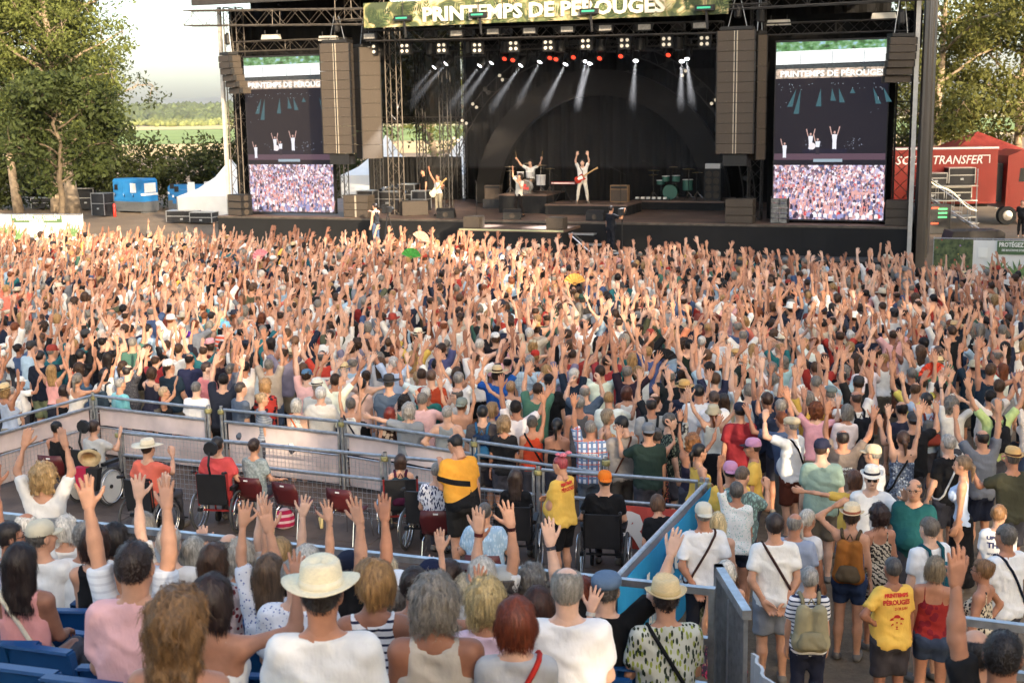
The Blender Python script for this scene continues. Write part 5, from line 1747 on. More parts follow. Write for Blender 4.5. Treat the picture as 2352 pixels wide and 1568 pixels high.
for x in (14.15,15.75):
 w=MB().lathe([(0.2,-0.04),(0.48,-0.04),(0.5,0.05),(0.5,0.3),(0.3,0.32)],(x+0.1,0.0,0.5),18,'y').build('wheel',LDARK,lo)
 MB().lathe([(0.05,-0.09),(0.25,-0.06),(0.27,-0.02)],(x+0.1,-0.02,0.5),12,'y').build('rim',ALU,w)
MB().box((13.65,0.4,1.2),(14.05,2.1,3.2)).build('air_duct',LDARK,cab)
tent2=empty('red_tent',(27.6,76,0)); tag(tent2,'dark red pointed tent roof peeping over the lorry','tent')
MB().add([(-2.2,-2.2,3.6),(2.2,-2.2,3.6),(2.2,2.2,3.6),(-2.2,2.2,3.6),(0,0,4.7)],[(0,1,4),(1,2,4),(2,3,4),(3,0,4)]).build('roof',mat('tent_red',(0.22,0.03,0.025),0.8,noise=0.2),tent2)
for sx in (-2.1,2.1):
 for sy in (-2.1,2.1):
  MB().tube((sx,sy,0),(sx,sy,3.6),0.05).build('leg',STEEL,tent2)
sp=base_at(2140,533)
stx=empty('access_stairs',(sp[0]-0.1,sp[1]+0.9,0)); tag(stx,'aluminium access stairs with a string of small lights beside the stage','stairs')
for k in range(6):
 MB().box((0.1+k*0.45,0,1.75-k*0.29),(0.55+k*0.45,0.9,1.79-k*0.29)).build('tread',ALU,stx)
for y in (0,0.9):
 MB().path([(0.0,y,1.8),(2.8,y,0.05)],0.035,4).build('stringer',ALU,stx)
 MB().path([(0.0,y,2.75),(2.6,y,1.0),(2.7,y,0.1)],0.022,5).build('handrail',ALU,stx)
 for k in range(7):
  MB().tube((0.1+k*0.42,y,1.72-k*0.27),(0.1+k*0.42,y,2.66-k*0.28),0.014).build('baluster',ALU,stx)
FAIRY=mat('fairy_lamp',(0.9,0.8,0.5),0.4,emit=(1,0.82,0.45),estr=1.6)
fl2=MB()
for k in range(40):
 t=k/39
 fl2.cbox((0.0+2.6*t,-0.04,2.72-1.75*t-0.12*math.sin(t*3.14*3)),(0.035,0.035,0.035))
o=fl2.build('light_string',FAIRY,stx); o['kind']='stuff'
sf=empty('scaffold_deck',(sp[0]+0.1,sp[1]+2.3,0)); tag(sf,'scaffold rack stacked with black cases before the lorry','scaffold')
for sx in (0,2.9):
 for sy in (0,1.2):
  MB().tube((sx,sy,0),(sx,sy,3.0),0.03).build('upright',STEEL,sf)
for z in (0.5,1.35,2.1):
 MB().box((-0.05,-0.03,z),(2.95,1.23,z+0.05)).build('shelf',ALU,sf)
for i,(a,b,z0,z1) in enumerate(((0.05,1.3,1.41,2.05),(1.4,2.7,1.41,2.05),(0.3,1.4,2.16,2.8),(1.5,2.85,2.16,3.05))):
 flight_case(sp[0]+0.1+(a+b)/2,sp[1]+2.9,z0+0.002,b-a,0.8,z1-z0,['black case on the scaffold rack, lower shelf stage side','black case on the scaffold rack, lower shelf lorry side','black case on top of the scaffold rack, stage side','taller black case on top of the scaffold rack, lorry side'][i],group='cases on the scaffold rack')
dr=empty('dimmer_rack',(sp[0]-0.1,sp[1]-1.2,0)); tag(dr,'black equipment rack with green and red glowing displays behind the fence','rack')
MB().box((-0.6,0,0.02),(0.6,0.7,1.45)).build('case',CASE,dr)
for k,(z,c) in enumerate(((1.25,0),(1.2,1),(1.0,1),(0.8,1),(0.5,0))):
 MB().box((-0.35 if c==0 else-0.02,-0.012,z),(0.0 if c==0 else 0.42,-0.002,z+0.08)).build('display',mat('disp_red',(0.1,0.01,0.01),0.4,emit=(0.9,0.08,0.03),estr=0.8) if c==0 else mat('disp_green',(0.01,0.08,0.02),0.4,emit=(0.08,0.7,0.2),estr=0.6),dr)
tp_=empty('covered_table',(19.9,57.6,0)); tag(tp_,'long table under a dark tarpaulin behind the meadow banner','table')
MB().prism([(0,0.1),(2.5,0.1),(2.5,0.5),(2.3,0.62),(0.15,0.60)],0,1.3).build('tarpaulin',mat('tarp',(0.03,0.026,0.024),0.6,noise=0.3,nscale=1.5,bump=0.5,bscale=3),tp_)
for sx in (0.2,2.2):
 MB().box((sx,0.4,0),(sx+0.08,0.9,0.16)).build('leg',STEEL,tp_)
# camera operators' podiums
for (u,v,lab) in ((7.35,-2.2,'black podium under the camera tripod in the pit'),(17.3,-2.1,'black podium under the second camera operator in the pit')):
 pd=sroot('camera_podium',u,v,0,lab,'podium')
 MB().box((-0.6,-0.5,0.75),(0.9,0.5,0.8)).build('top',SKIRT,pd)
 for sx in (-0.5,0.8):
  for sy in (-0.4,0.4):
   MB().tube((sx,sy,0),(sx,sy,0.75),0.025).build('leg',STEEL,pd)
pbx=sroot('pit_platform',26.0,-2.0,0,'low black platform in the pit before the second screen','platform')
MB().box((-4.0,-0.4,0.7),(2.0,0.5,0.78)).build('top',mat('pit_grey',(0.05,0.05,0.05),0.6),pbx)
MB().box((-3.98,-0.38,0.02),(1.98,0.48,0.698)).build('skirt',SKIRT,pbx)
# ------------------------------------------------------------------ smoke on the stage, lit by the moving heads
def vol_box(name,a,b,dens,col,label,aniso=0.3):
 m=bpy.data.materials.new(name)
 m.use_nodes=True
 nt=m.node_tree
 nt.nodes.clear()
 pv=nt.nodes.new('ShaderNodeVolumePrincipled')
 pv.inputs['Color'].default_value=(*col,1)
 pv.inputs['Density'].default_value=dens
 pv.inputs['Anisotropy'].default_value=aniso
 out=nt.nodes.new('ShaderNodeOutputMaterial')
 nt.links.new(pv.outputs[0],out.inputs['Volume'])
 o=MB().box(a,b).build(name,m)
 return tag(o,label,kind='stuff')
sm=vol_box('stage_smoke',(7.6,0.6,DECK+2.0),(20.9,4.0,8.75),0.014,(0.9,0.9,0.95),'thin stage smoke catching the white beams')
sm.location=sw(0,0,0); sm.rotation_euler=(0,0,SA)
for (u,v,z,aim,pw) in SPOTS:
 ld=bpy.data.lights.new('beam_lamp','SPOT')
 ld.energy=4200*pw
 ld.spot_size=math.radians(13)
 ld.spot_blend=1.0
 ld.color=(0.92,0.94,1.0)
 ld.shadow_soft_size=0.06
 lo_=bpy.data.objects.new('beam_lamp',ld)
 COL.objects.link(lo_)
 a=Vector(aim).normalized()
 aw=Vector((a.x*SU[0]+a.y*SVV[0],a.x*SU[1]+a.y*SVV[1],a.z))
 p=Vector(sw(u,v,z+0.1))+aw*0.25
 lo_.location=p
 lo_.rotation_euler=aw.to_track_quat('-Z','Y').to_euler()
# ------------------------------------------------------------------ raised platform for wheelchair users and its barriers
FLOOR=0.35
PLANK=mat('platform_board',(0.105,0.072,0.055),0.75,noise=0.35,nscale=2.2,bump=0.25,bscale=30)
MAROON=mat('maroon_plastic',(0.085,0.012,0.014),0.38,noise=0.12,nscale=6)
PINKCLOTH=mat('faded_pink_cloth',(0.60,0.50,0.48),0.85,noise=0.18,nscale=2.0,bump=0.3,bscale=4)
BLUESEAT=mat('blue_plastic',(0.004,0.052,0.16),0.42,noise=0.12,nscale=4)
YCLAMP=mat('clamp_zinc',(0.40,0.36,0.16),0.45,0.5)
def pw(u,v,z=0.0):
 """platform frame: parallel to the stage, origin at the stand rail"""
 p=np.array((-4.36,10.39))+SU*u+SVV*v
 return (float(p[0]),float(p[1]),z)
pf=empty('platform_floor',pw(0,0,0),SA)
tag(pf,kind='structure')
for i in range(-5,3):
 for j in range(0,9):
  x1_=min(i*2.0+1.996,4.42)
  MB().box((i*2.0+0.004,0.9+j*1.0+0.004,FLOOR-0.14),(x1_,0.9+(j+1)*1.0-0.004,FLOOR-rnd.uniform(0,0.006))).build('floor_board',PLANK,pf)
def barrier(a,b,z,h,label,cloth=True,rails=(1.0,0.82),mesh=True,coral=False,group='barriers round the wheelchair platform',r=0.026,rail_m=None):
 """tubular barrier between two ground points"""
 L=math.hypot(b[0]-a[0],b[1]-a[1])
 o=empty('barrier',(a[0],a[1],z),math.atan2(b[1]-a[1],b[0]-a[0]))
 tag(o,label,'barrier',group)
 for t in (0,L):
  p_=MB().tube((t,0,0),(t,0,h+0.06),0.03,8).build('post',STEEL,o)
  MB().lathe([(0.05,h*0.93),(0.06,h*0.95),(0.06,h*0.99),(0.045,h)],(t,0,0),8).build('clamp',YCLAMP,p_)
 for f in rails:
  MB().tube((0.05,0,h*f),(L-0.05,0,h*f),r,8).build('rail',rail_m or STEEL,o)
 for t in (0.07,L-0.07):
  MB().tube((t,0,0.06),(t,0,h*rails[0]),r*0.8,6).build('end_tube',STEEL,o)
 if cloth:
  vs,fs=[],[]
  n=16
  z1,z0=h*rails[-1]-0.02,h*0.52
  for i in range(n+1):
   x=0.1+(L-0.2)*i/n
   sag=0.03*math.sin(i/n*math.pi)+0.012*math.sin(i*1.7)
   y=0.012*math.sin(i*1.1)
   vs+=[(x,y+0.03,z0+sag*0.3),(x,y+0.032,z1-sag*0.5),(x,y+0.036,z0+sag*0.3),(x,y+0.038,z1-sag*0.5)]
  for i in range(n):
   p,q=i*4,i*4+4
   fs+=[(p,q,q+1,p+1),(p+2,p+3,q+3,q+2)]
  MB().add(vs,fs).build('cloth_strip',PINKCLOTH,o)
  MB().box((0.1,0.03,h*0.06),(L-0.1,0.04,h*0.5)).build('lower_cloth',PINKCLOTH,o)
  MB().tube((0.08,0,h*0.5),(L-0.08,0,h*0.5),0.012,5).build('rail',STEEL,o)
 if mesh:
  b_=MB()
  s=0.075
  x=0.1
  top=h*0.5 if cloth else h*rails[-1]
  while x<L-0.08:
   b_.box((x-0.002,-0.006,0.07),(x+0.002,-0.002,top)); x+=s
  zz=0.1
  while zz<top:
   b_.box((0.08,-0.010,zz-0.002),(L-0.08,-0.006,zz+0.002)); zz+=s
  w=b_.build('wire_mesh',STEEL,o); w['kind']='stuff'
 return o
Z1=1.1
R1=[atz(x,y,FLOOR+Z1) for x,y in ((213,908),(478,938),(508,940),(785,968),(1090,1013),(1392,1056))]
barrier(atz(-25,974,FLOOR+Z1),R1[0],FLOOR,Z1,'barrier with pinkish cloth running from the platform corner to the picture edge')
barrier(R1[0],R1[1],FLOOR,Z1,'barrier with pinkish cloth right of the platform corner, behind the empty chair')
barrier(R1[2],R1[3],FLOOR,Z1,'barrier with pinkish cloth behind the wheelchair user in coral red')
barrier(R1[3],R1[4],FLOOR,Z1,'barrier with pinkish cloth behind the mint strap top')
barrier(R1[4],R1[5],FLOOR,Z1,'bare two-rail barrier behind the man in the yellow and black jersey',cloth=False,mesh=False)
Z2=1.05
R2=[atz(x,y,FLOOR+Z2) for x,y in ((272,993),(590,1019),(884,1047),(1236,1078),(1612,1106))]
barrier(R2[0],R2[1],FLOOR,Z2,'inner ramp rail behind the coral shirts, no cloth',cloth=False,rails=(1.0,0.66))
barrier(R2[1],R2[2],FLOOR,Z2,'inner ramp rail behind the two empty maroon chairs',cloth=False,rails=(1.0,0.66))
barrier(R2[2],R2[3],FLOOR,Z2,'inner ramp rail behind the standing man in the jersey',cloth=False,rails=(1.0,0.66))
barrier(R2[3],R2[4],FLOOR,Z2,'inner ramp rail carrying the coral red banner',cloth=False,rails=(1.0,0.66),mesh=False)
# coral banner with white letter shapes
d_=np.array(R2[4])-np.array(R2[3]); Lc=np.hypot(d_[0],d_[1])
cb=empty('coral_banner',(R2[3][0],R2[3][1],FLOOR),math.atan2(d_[1],d_[0])); tag(cb,'coral red banner with big pale letters hung on the inner ramp rail','banner')
CORAL=mat('coral_cloth',(0.52,0.075,0.055),0.8,noise=0.1,nscale=2,bump=0.3,bscale=3)
wavy('banner_cloth',Lc*0.46,Lc-0.06,0.06,0.66,CORAL,cb,-0.06,amp=0.018)
ltr=mat('pale_print',(0.72,0.69,0.66),0.8)
text_mesh('lettering','Ré',0.62,ltr,cb,(Lc*0.66,-0.094,0.32),(math.pi/2,0,0),width=0.62,bold=0.04,extrude=0.002)
# blue banner barrier running towards the stand
pb0,pb1=atz(1624,1108,FLOOR+1.15),atz(1405,1338,FLOOR+1.15)
Lb=math.hypot(pb1[0]-pb0[0],pb1[1]-pb0[1])
bb=barrier(pb0,pb1,FLOOR,1.15,'barrier rail carrying the bright blue banner, running towards the stand',cloth=False,mesh=False,rails=(1.0,0.55))
# its local x runs towards the viewer; the outer face is +y
BLUEB=mat('bright_blue_cloth',(0.016,0.30,0.58),0.7,noise=0.08,nscale=2,bump=0.3,bscale=3)
bl=empty('blue_banner',(pb0[0],pb0[1],0),math.atan2(pb1[1]-pb0[1],pb1[0]-pb0[0])); tag(bl,'bright blue banner with white letters beginning La R along the barrier','banner')
vs,fs=[],[]
for i in range(17):
 t=Lb*i/16
 o=0.02*math.sin(i*1.3)
 vs+=[(t,0.06+o,0.25),(t,0.05+o*0.3,FLOOR+1.10),(t,0.066+o,0.25),(t,0.056+o*0.3,FLOOR+1.10)]
for i in range(16):
 p,q=i*4,i*4+4
 fs+=[(p,q,q+1,p+1),(p+2,p+3,q+3,q+2),(p+1,q+1,q+3,p+3)]
MB().add(vs,fs).build('banner_cloth',BLUEB,bl)
MB().box((0.0,-0.07,0.4),(Lb,-0.055,FLOOR+1.12)).build('back_cloth',PINKCLOTH,bl)
text_mesh('lettering','La Région',0.46,PRINTW,bl,(Lb*0.46,0.10,1.10),(math.pi/2,0,math.pi),width=Lb*0.64,bold=0.012,extrude=0.002,shear=0.1)
text_mesh('lettering','Auvergne-Rhône-Alpes',0.28,PRINTW,bl,(Lb*0.47,0.10,0.72),(math.pi/2,0,math.pi),width=Lb*0.56,bold=0.003,extrude=0.002)
# ------------------------------------------------------------------ chairs
def chair_proto():
 r=empty('chair',(0,0,0))
 prof=[(0.20,0.44),(0.10,0.425),(-0.06,0.42),(-0.15,0.44),(-0.195,0.52),(-0.225,0.66),(-0.26,0.80)]   # (y, z) from seat front to top of the back
 w=[0.20,0.22,0.215,0.19,0.20,0.225,0.20]
 vs,fs=[],[]
 for (y,z),hw in zip(prof,w):
  for k in range(5):
   x=-hw+2*hw*k/4
   c=0.022*(x/hw)**2
   vs.append((x,y+(c if z>0.47 else 0),z+(c if z<=0.47 else 0)))
 n0=len(vs)
 for (y,z),hw in zip(prof,w):
  for k in range(5):
   x=-hw+2*hw*k/4
   c=0.022*(x/hw)**2
   vs.append((x,y-(0.009 if z>0.47 else 0)+(c if z>0.47 else 0),z-(0.009 if z<=0.47 else 0)+(c if z<=0.47 else 0)))
 for i in range(6):
  for k in range(4):
   a=i*5+k
   fs.append((a,a+1,a+6,a+5)); fs.append((n0+a,n0+a+5,n0+a+6,n0+a+1))
 for i in range(6):
  fs.append((i*5,i*5+5,n0+i*5+5,n0+i*5)); fs.append((i*5+4,n0+i*5+4,n0+i*5+9,i*5+9))
 fs.append(tuple([30,31,32,33,34]+[n0+34,n0+33,n0+32,n0+31,n0+30]))
 MB().add(vs,fs).build('shell',MAROON,r,smooth=True)
 for sx in (-1,1):
  MB().path([(sx*0.17,0.14,0.41),(sx*0.19,0.22,0.36),(sx*0.22,0.27,0.0)],0.011,6).build('leg',CHROME,r)
  MB().path([(sx*0.17,-0.10,0.41),(sx*0.19,-0.17,0.36),(sx*0.21,-0.25,0.0)],0.011,6).build('leg',CHROME,r)
  MB().tube((sx*0.17,0.15,0.408),(sx*0.17,-0.11,0.408),0.010).build('seat_rail',CHROME,r)
 MB().box((-0.035,-0.273,0.745),(0.03,-0.268,0.765)).build('label_tag',WHITEP,r)
 return r
CHAIR=None
def chair(p,rz,label):
 global CHAIR
 if CHAIR is None:
  CHAIR=chair_proto(); o=CHAIR
 else:
  o=copy_tree(CHAIR)
 o.location=p; o.rotation_euler=(0,0,rz)
 return tag(o,label,'chair','maroon shell chairs on the platform')
WBLACK=mat('wheelchair_black',(0.012,0.012,0.014),0.55,noise=0.2,nscale=8)
TYRE=mat('grey_tyre',(0.06,0.06,0.06),0.75)
def wheelchair(p,rz,label,frame_m=None,headrest=False,disc=False):
 r=empty('wheelchair',p,rz)
 tag(r,label,'wheelchair','wheelchairs on the platform')
 fm_=frame_m or WBLACK
 for sx in (-1,1):
  cx=sx*0.29
  def ring(R,rr,n=28,m=6):
   vs,fs=[],[]
   for i in range(n):
    a=2*math.pi*i/n
    for k in range(m):
     b=2*math.pi*k/m
     vs.append((cx+rr*math.sin(b),(R+rr*math.cos(b))*math.cos(a)-0.05,(R+rr*math.cos(b))*math.sin(a)+0.305))
   for i in range(n):
    for k in range(m):
     fs.append((i*m+k,i*m+(k+1)%m,((i+1)%n)*m+(k+1)%m,((i+1)%n)*m+k))
   return MB().add(vs,fs)
  w=ring(0.285,0.018).build('wheel',TYRE,r,smooth=True)
  ring(0.262,0.009).build('rim',CHROME,w,smooth=True)
  hr=ring(0.25,0.009); hr.v=[(x+sx*0.04,y,z) for x,y,z in hr.v]
  hr.build('hand_rim',CHROME,w,smooth=True)
  hb=MB().tube((cx-0.03,-0.05,0.305),(cx+0.03,-0.05,0.305),0.03,8)
  hb.build('hub',WBLACK,w)
  if disc:
   MB().lathe([(0.02,0),(0.26,0),(0.26,0.006),(0.02,0.01)],(cx,-0.05,0.305),20,'x').build('wheel_disc',mat('wheel_disc',(0.55,0.56,0.55),0.4),w)
  else:
   sp_=MB()
   for i in range(16):
    a=2*math.pi*i/16
    sp_.tube((cx,-0.05,0.305),(cx,-0.05+0.26*math.cos(a),0.305+0.26*math.sin(a)),0.002,3)
   o=sp_.build('spokes',CHROME,w); o['kind']='stuff'
  cs=MB().lathe([(0.02,-0.018),(0.085,-0.018),(0.09,0),(0.085,0.018),(0.02,0.018)],(sx*0.2,0.36,0.092),14,'x').build('caster',LDARK,r)
  MB().path([(sx*0.2,0.36,0.09),(sx*0.225,0.34,0.2),(sx*0.225,0.30,0.42)],0.014,6).build('fork',fm_,cs)
  MB().path([(sx*0.23,0.34,0.42),(sx*0.23,-0.2,0.42),(sx*0.23,-0.24,0.92),(sx*0.23,-0.34,0.95)],0.014,6).build('side_frame',fm_,r)
  MB().tube((sx*0.23,-0.28,0.935),(sx*0.23,-0.38,0.955),0.022).build('push_handle',WBLACK,r)
  MB().box((sx*0.25-0.03,-0.15,0.64),(sx*0.25+0.03,0.2,0.69)).build('armrest',WBLACK,r)
  MB().path([(sx*0.2,0.34,0.42),(sx*0.15,0.50,0.16),(sx*0.15,0.6,0.12)],0.014,6).build('footrest',fm_,r)
 MB().box((-0.215,-0.2,0.43),(0.215,0.3,0.48)).build('seat',WBLACK,r)
 MB().prism([(-0.25,0.46),(-0.215,0.46),(-0.255,0.9),(-0.29,0.9)],-0.215,0.215,axis='x').build('backrest',WBLACK,r)
 MB().tube((-0.23,-0.05,0.305),(0.23,-0.05,0.305),0.016).build('axle',fm_,r)
 if headrest:
  MB().path([(0,-0.28,0.88),(0,-0.33,1.05),(0,-0.27,1.22)],0.018,6).build('headrest_stem',WBLACK,r)
  MB().lathe([(0.03,-0.03),(0.1,-0.03),(0.11,0.0),(0.1,0.04),(0.03,0.04)],(0,-0.22,1.26),10,'y',).build('headrest',WBLACK,r)
 return r
FP=lambda x,y:tuple(float(q) for q in atz(x,y,FLOOR))
# ------------------------------------------------------------------ grandstand: tiers, blue seats, rails
TIER=mat('stand_deck',(0.16,0.17,0.175),0.6,0.3,noise=0.25,nscale=3,bump=0.2,bscale=30)
gs=empty('grandstand',pw(0,0,0),SA); tag(gs,'steel grandstand tiers under the seated spectators','grandstand')
ROWS=[]
for k in range(8):
 v1=0.12-0.79*k
 z=1.70+0.272*k
 ROWS.append((v1-0.47,z))
 MB().box((-3.2,v1-0.79,z-0.06),(6.05,v1-0.004,z)).build('tier',TIER,gs)
 MB().box((-3.2,v1-0.80,z-0.0),(6.05,v1-0.792,z+0.21)).build('riser_plate',TIER,gs)
for i in range(5):
 MB().box((-3.1+i*2.25,-6.8,0.3),(-3.0+i*2.25,-6.7,3.7)).build('leg',STEEL,gs)
 MB().box((-3.1+i*2.25,-0.5,0.3),(-3.0+i*2.25,-0.4,1.84)).build('leg',STEEL,gs)
def box_rail(a,b,z,h,label,bars=(1.0,0.70,0.42,0.06),posts=5,name='guard_rail',s=0.05):
 L=math.hypot(b[0]-a[0],b[1]-a[1])
 o=empty(name,(a[0],a[1],z),math.atan2(b[1]-a[1],b[0]-a[0]))
 tag(o,label,'guard rail','galvanised guard rails of the stand')
 for f in bars:
  MB().box((0,-s/2,h*f-s/2),(L,s/2,h*f+s/2)).build('rail',STEEL,o)
 for i in range(posts):
  x=L*i/(posts-1)
  MB().box((x-0.022,-0.028,0),(x+0.022,0.028,h+0.027 if i in (0,posts-1) else h-s/2-0.001)).build('post',STEEL,o)
 return o
a_,b_=atz(-60,1176,2.92),atz(1636,1357,2.92)
box_rail(a_,b_,1.7,1.22,'long galvanised guard rail along the front of the seated rows',posts=6)
a_,b_=atz(2199,1423,3.0),atz(2420,1450,3.0)
box_rail(a_,b_,1.95,1.05,'short galvanised guard rail at the corner beyond the yellow shirt',posts=3)
MB_=empty('steel_post',(*atz(1655+27,1372,2.92)[:2],1.0)); tag(MB_,'upright galvanised post at the end of the seated rows','post')
MB().box((-0.03,-0.04,0),(0.03,0.04,1.9)).build('upright',STEEL,MB_)
# ribbed gate
ga,gb=atz(1649,1294,3.02),atz(1716,1401,3.02)
Lg=math.hypot(gb[0]-ga[0],gb[1]-ga[1])
gt=empty('ribbed_panel',(ga[0],ga[1],0.75),math.atan2(gb[1]-ga[1],gb[0]-ga[0])); tag(gt,'tall ribbed galvanised steel panel at the end of the guard rail','steel panel')
MB().box((0,-0.03,0),(0.07,0.03,2.27)).build('edge_post',STEEL,gt)
n=11
for i in range(n):
 x0=0.08+(Lg-0.09)*i/n
 x1=0.08+(Lg-0.09)*(i+1)/n
 q=(x1-x0)
 MB().prism([(x0,-0.012),(x0+q*0.25,0.018),(x0+q*0.6,0.018),(x0+q*0.85,-0.012),(x0+q*0.85,-0.017),(x0+q*0.6,0.013),(x0+q*0.25,0.013),(x0,-0.017)],0,2.2,axis='z').build('rib',STEEL,gt)
MB().box((0.0,-0.03,2.205),(Lg,0.03,2.27)).build('top_rail',STEEL,gt)
ws=empty('plastic_sheet',(gb[0]+0.02,gb[1]-0.05,0.7),math.atan2(gb[1]-ga[1],gb[0]-ga[0])); tag(ws,'pale plastic sheet hanging beside the ribbed steel panel','sheet')
pleats('sheet_cloth',0.0,0.55,0,2.05,mat('pale_plastic',(0.50,0.50,0.49),0.45,noise=0.1,nscale=3),ws,amp=0.03,wl=0.2)
def seat_proto():
 r=empty('stadium_seat',(0,0,0))
 MB().prism([(-0.22,0.40),(0.20,0.42),(0.22,0.44),(0.19,0.455),(-0.18,0.44),(-0.235,0.50),(-0.29,0.80),(-0.315,0.80),(-0.27,0.46)],-0.205,0.205,axis='x').build('shell',BLUESEAT,r)
 for sx in (-1,1):
  MB().prism([(-0.335,0.805),(-0.28,0.805),(-0.225,0.50),(-0.27,0.47)],sx*0.212-0.006,sx*0.212+0.006,axis='x').build('side_lip',BLUESEAT,r)
 MB().prism([(-0.34,0.80),(-0.275,0.80),(-0.28,0.815),(-0.335,0.815)],-0.205,0.205,axis='x').build('top_lip',BLUESEAT,r)
 MB().box((-0.15,-0.1,0.0),(0.15,0.05,0.40)).build('pedestal',STEEL,r)
 return r
SEAT=None
def stadium_seat(loc,rz,label):
 global SEAT
 if SEAT is None:
  SEAT=seat_proto(); o=SEAT
 else:
  o=copy_tree(SEAT)
 o.location=loc; o.rotation_euler=(0,0,rz)
 return tag(o,label,'seat','blue plastic seats of the stand')
# ------------------------------------------------------------------ skin, cloth, hair, hats, bags
def lc(c):
 return lin(c)
def fabric(col,pat='plain',c2=(30,32,45),c3=None):
 """cloth of a colour (sRGB) with an optional woven or printed pattern"""
 key=f'cloth_{pat}_{col[0]}_{col[1]}_{col[2]}_{c2[0]}_{c2[1]}_{c2[2]}'
 if key in MATS:
  return MATS[key]
 m,nt,b=_new(key)
 N,L=nt.nodes,nt.links
 b.inputs['Roughness'].default_value=0.88
 b.inputs['Specular IOR Level'].default_value=0.2
 tc=N.new('ShaderNodeTexCoord')
 ob=tc.outputs['Object']
 def noise(sc,det=3,vec=None):
  n=N.new('ShaderNodeTexNoise'); n.inputs['Scale'].default_value=sc; n.inputs['Detail'].default_value=det
  L.new(vec or ob,n.inputs['Vector'])
  return n.outputs[0]
 def rgb(c):
  r=N.new('ShaderNodeRGB'); r.outputs[0].default_value=(*lc(c),1)
  return r.outputs[0]
 def mixc(f,a,c):
  x=N.new('ShaderNodeMix'); x.data_type='RGBA'
  L.new(f,x.inputs[0]); L.new(a,x.inputs[6]); L.new(c,x.inputs[7])
  return x.outputs[2]
 def math_(op,a,v=None,b2=None):
  x=N.new('ShaderNodeMath'); x.operation=op
  L.new(a,x.inputs[0])
  if b2 is not None:L.new(b2,x.inputs[1])
  elif v is not None:x.inputs[1].default_value=v
  return x.outputs[0]
 base=rgb(col)
 sp=N.new('ShaderNodeSeparateXYZ'); L.new(ob,sp.inputs[0])
 def band(axis,freq,width,off=0.0):
  f=math_('MULTIPLY',sp.outputs[axis],freq)
  if off:f=math_('ADD',f,off)
  return math_('LESS_THAN',math_('FRACT',f),width)
 if pat=='stripes':
  base=mixc(band(2,24,0.34),base,rgb(c2))
 elif pat=='widestripes':
  base=mixc(band(2,11,0.4),base,rgb(c2))
 elif pat=='vstripes':
  base=mixc(band(0,38,0.4),base,rgb(c2))
 elif pat=='check':
  base=mixc(band(0,20,0.10),base,rgb(c2)); base=mixc(band(2,20,0.10),base,rgb(c2))
 elif pat=='plaid':
  base=mixc(band(0,14,0.45),base,rgb(c2)); base=mixc(band(2,12,0.3),base,rgb(c2)); base=mixc(band(0,7,0.08,0.3),base,rgb(c3 or (170,60,50))); base=mixc(band(2,6,0.08,0.3),base,rgb(c3 or (170,60,50)))
 elif pat in ('floral','blobs','dots','leaves'):
  v=N.new('ShaderNodeTexVoronoi'); v.inputs['Scale'].default_value={'floral':30,'blobs':14,'dots':42,'leaves':30}[pat]
  vec=ob
  if pat=='leaves':
   mp=N.new('ShaderNodeMapping'); mp.inputs['Scale'].default_value=(1.6,1,0.6); mp.inputs['Rotation'].default_value=(0,0.5,0)
   L.new(ob,mp.inputs[0]); vec=mp.outputs[0]
  L.new(vec,v.inputs['Vector'])
  spots=math_('LESS_THAN',v.outputs['Distance'],{'floral':0.42,'blobs':0.45,'dots':0.25,'leaves':0.42}[pat])
  sc_=N.new('ShaderNodeSeparateColor'); L.new(v.outputs['Color'],sc_.inputs[0])
  two=math_('GREATER_THAN',sc_.outputs[0],0.55)
  base=mixc(spots,base,mixc(two,rgb(c2),rgb(c3 or c2)))
 elif pat=='zigzag':
  w=N.new('ShaderNodeTexWave'); w.bands_direction='DIAGONAL'; w.inputs['Scale'].default_value=9; w.inputs['Distortion'].default_value=6; w.inputs['Detail Scale'].default_value=3
  L.new(ob,w.inputs['Vector'])
  base=mixc(math_('GREATER_THAN',w.outputs[1],0.5),base,rgb(c2))
 elif pat=='mottle':
  base=mixc(math_('GREATER_THAN',noise(30,4),0.52),base,rgb(c2))
 elif pat=='camo':
  base=mixc(math_('GREATER_THAN',noise(14,2),0.5),base,rgb(c2))
 elif pat=='blocks':                                     # jersey: dark lower half and a dark band on the back
  base=mixc(math_('LESS_THAN',math_('ADD',sp.outputs[2],b2=math_('MULTIPLY',sp.outputs[0],-0.35)),1.10),base,rgb(c2))
  hi=math_('LESS_THAN',math_('ABSOLUTE',math_('ADD',math_('ADD',sp.outputs[2],b2=math_('MULTIPLY',sp.outputs[0],0.2)),-1.25)),0.035)
  base=mixc(math_('MULTIPLY',hi,b2=math_('LESS_THAN',sp.outputs[0],0.08)),base,rgb(c2))
 elif pat=='bands':                                      # red shoulder, blue and white chest bands
  base=mixc(math_('GREATER_THAN',sp.outputs[2],1.30),base,rgb(c2))
  base=mixc(math_('LESS_THAN',math_('ABSOLUTE',math_('ADD',sp.outputs[2],-1.22)),0.03),base,rgb(c3 or (40,50,80)))
 elif pat=='shade':
  base=mixc(math_('LESS_THAN',sp.outputs[0],0.0),base,rgb(c2))
 mr=N.new('ShaderNodeMapRange'); mr.inputs[1].default_value=0.3; mr.inputs[2].default_value=0.7; mr.inputs[3].default_value=0.9; mr.inputs[4].default_value=1.06
 L.new(noise(7),mr.inputs[0])
 vm=N.new('ShaderNodeVectorMath'); vm.operation='SCALE'
 L.new(base,vm.inputs[0]); L.new(mr.outputs[0],vm.inputs['Scale'])
 L.new(vm.outputs[0],b.inputs['Base Color'])
 mp=N.new('ShaderNodeMapping'); mp.inputs['Scale'].default_value=(1.0,1.0,0.55)
 L.new(ob,mp.inputs[0])
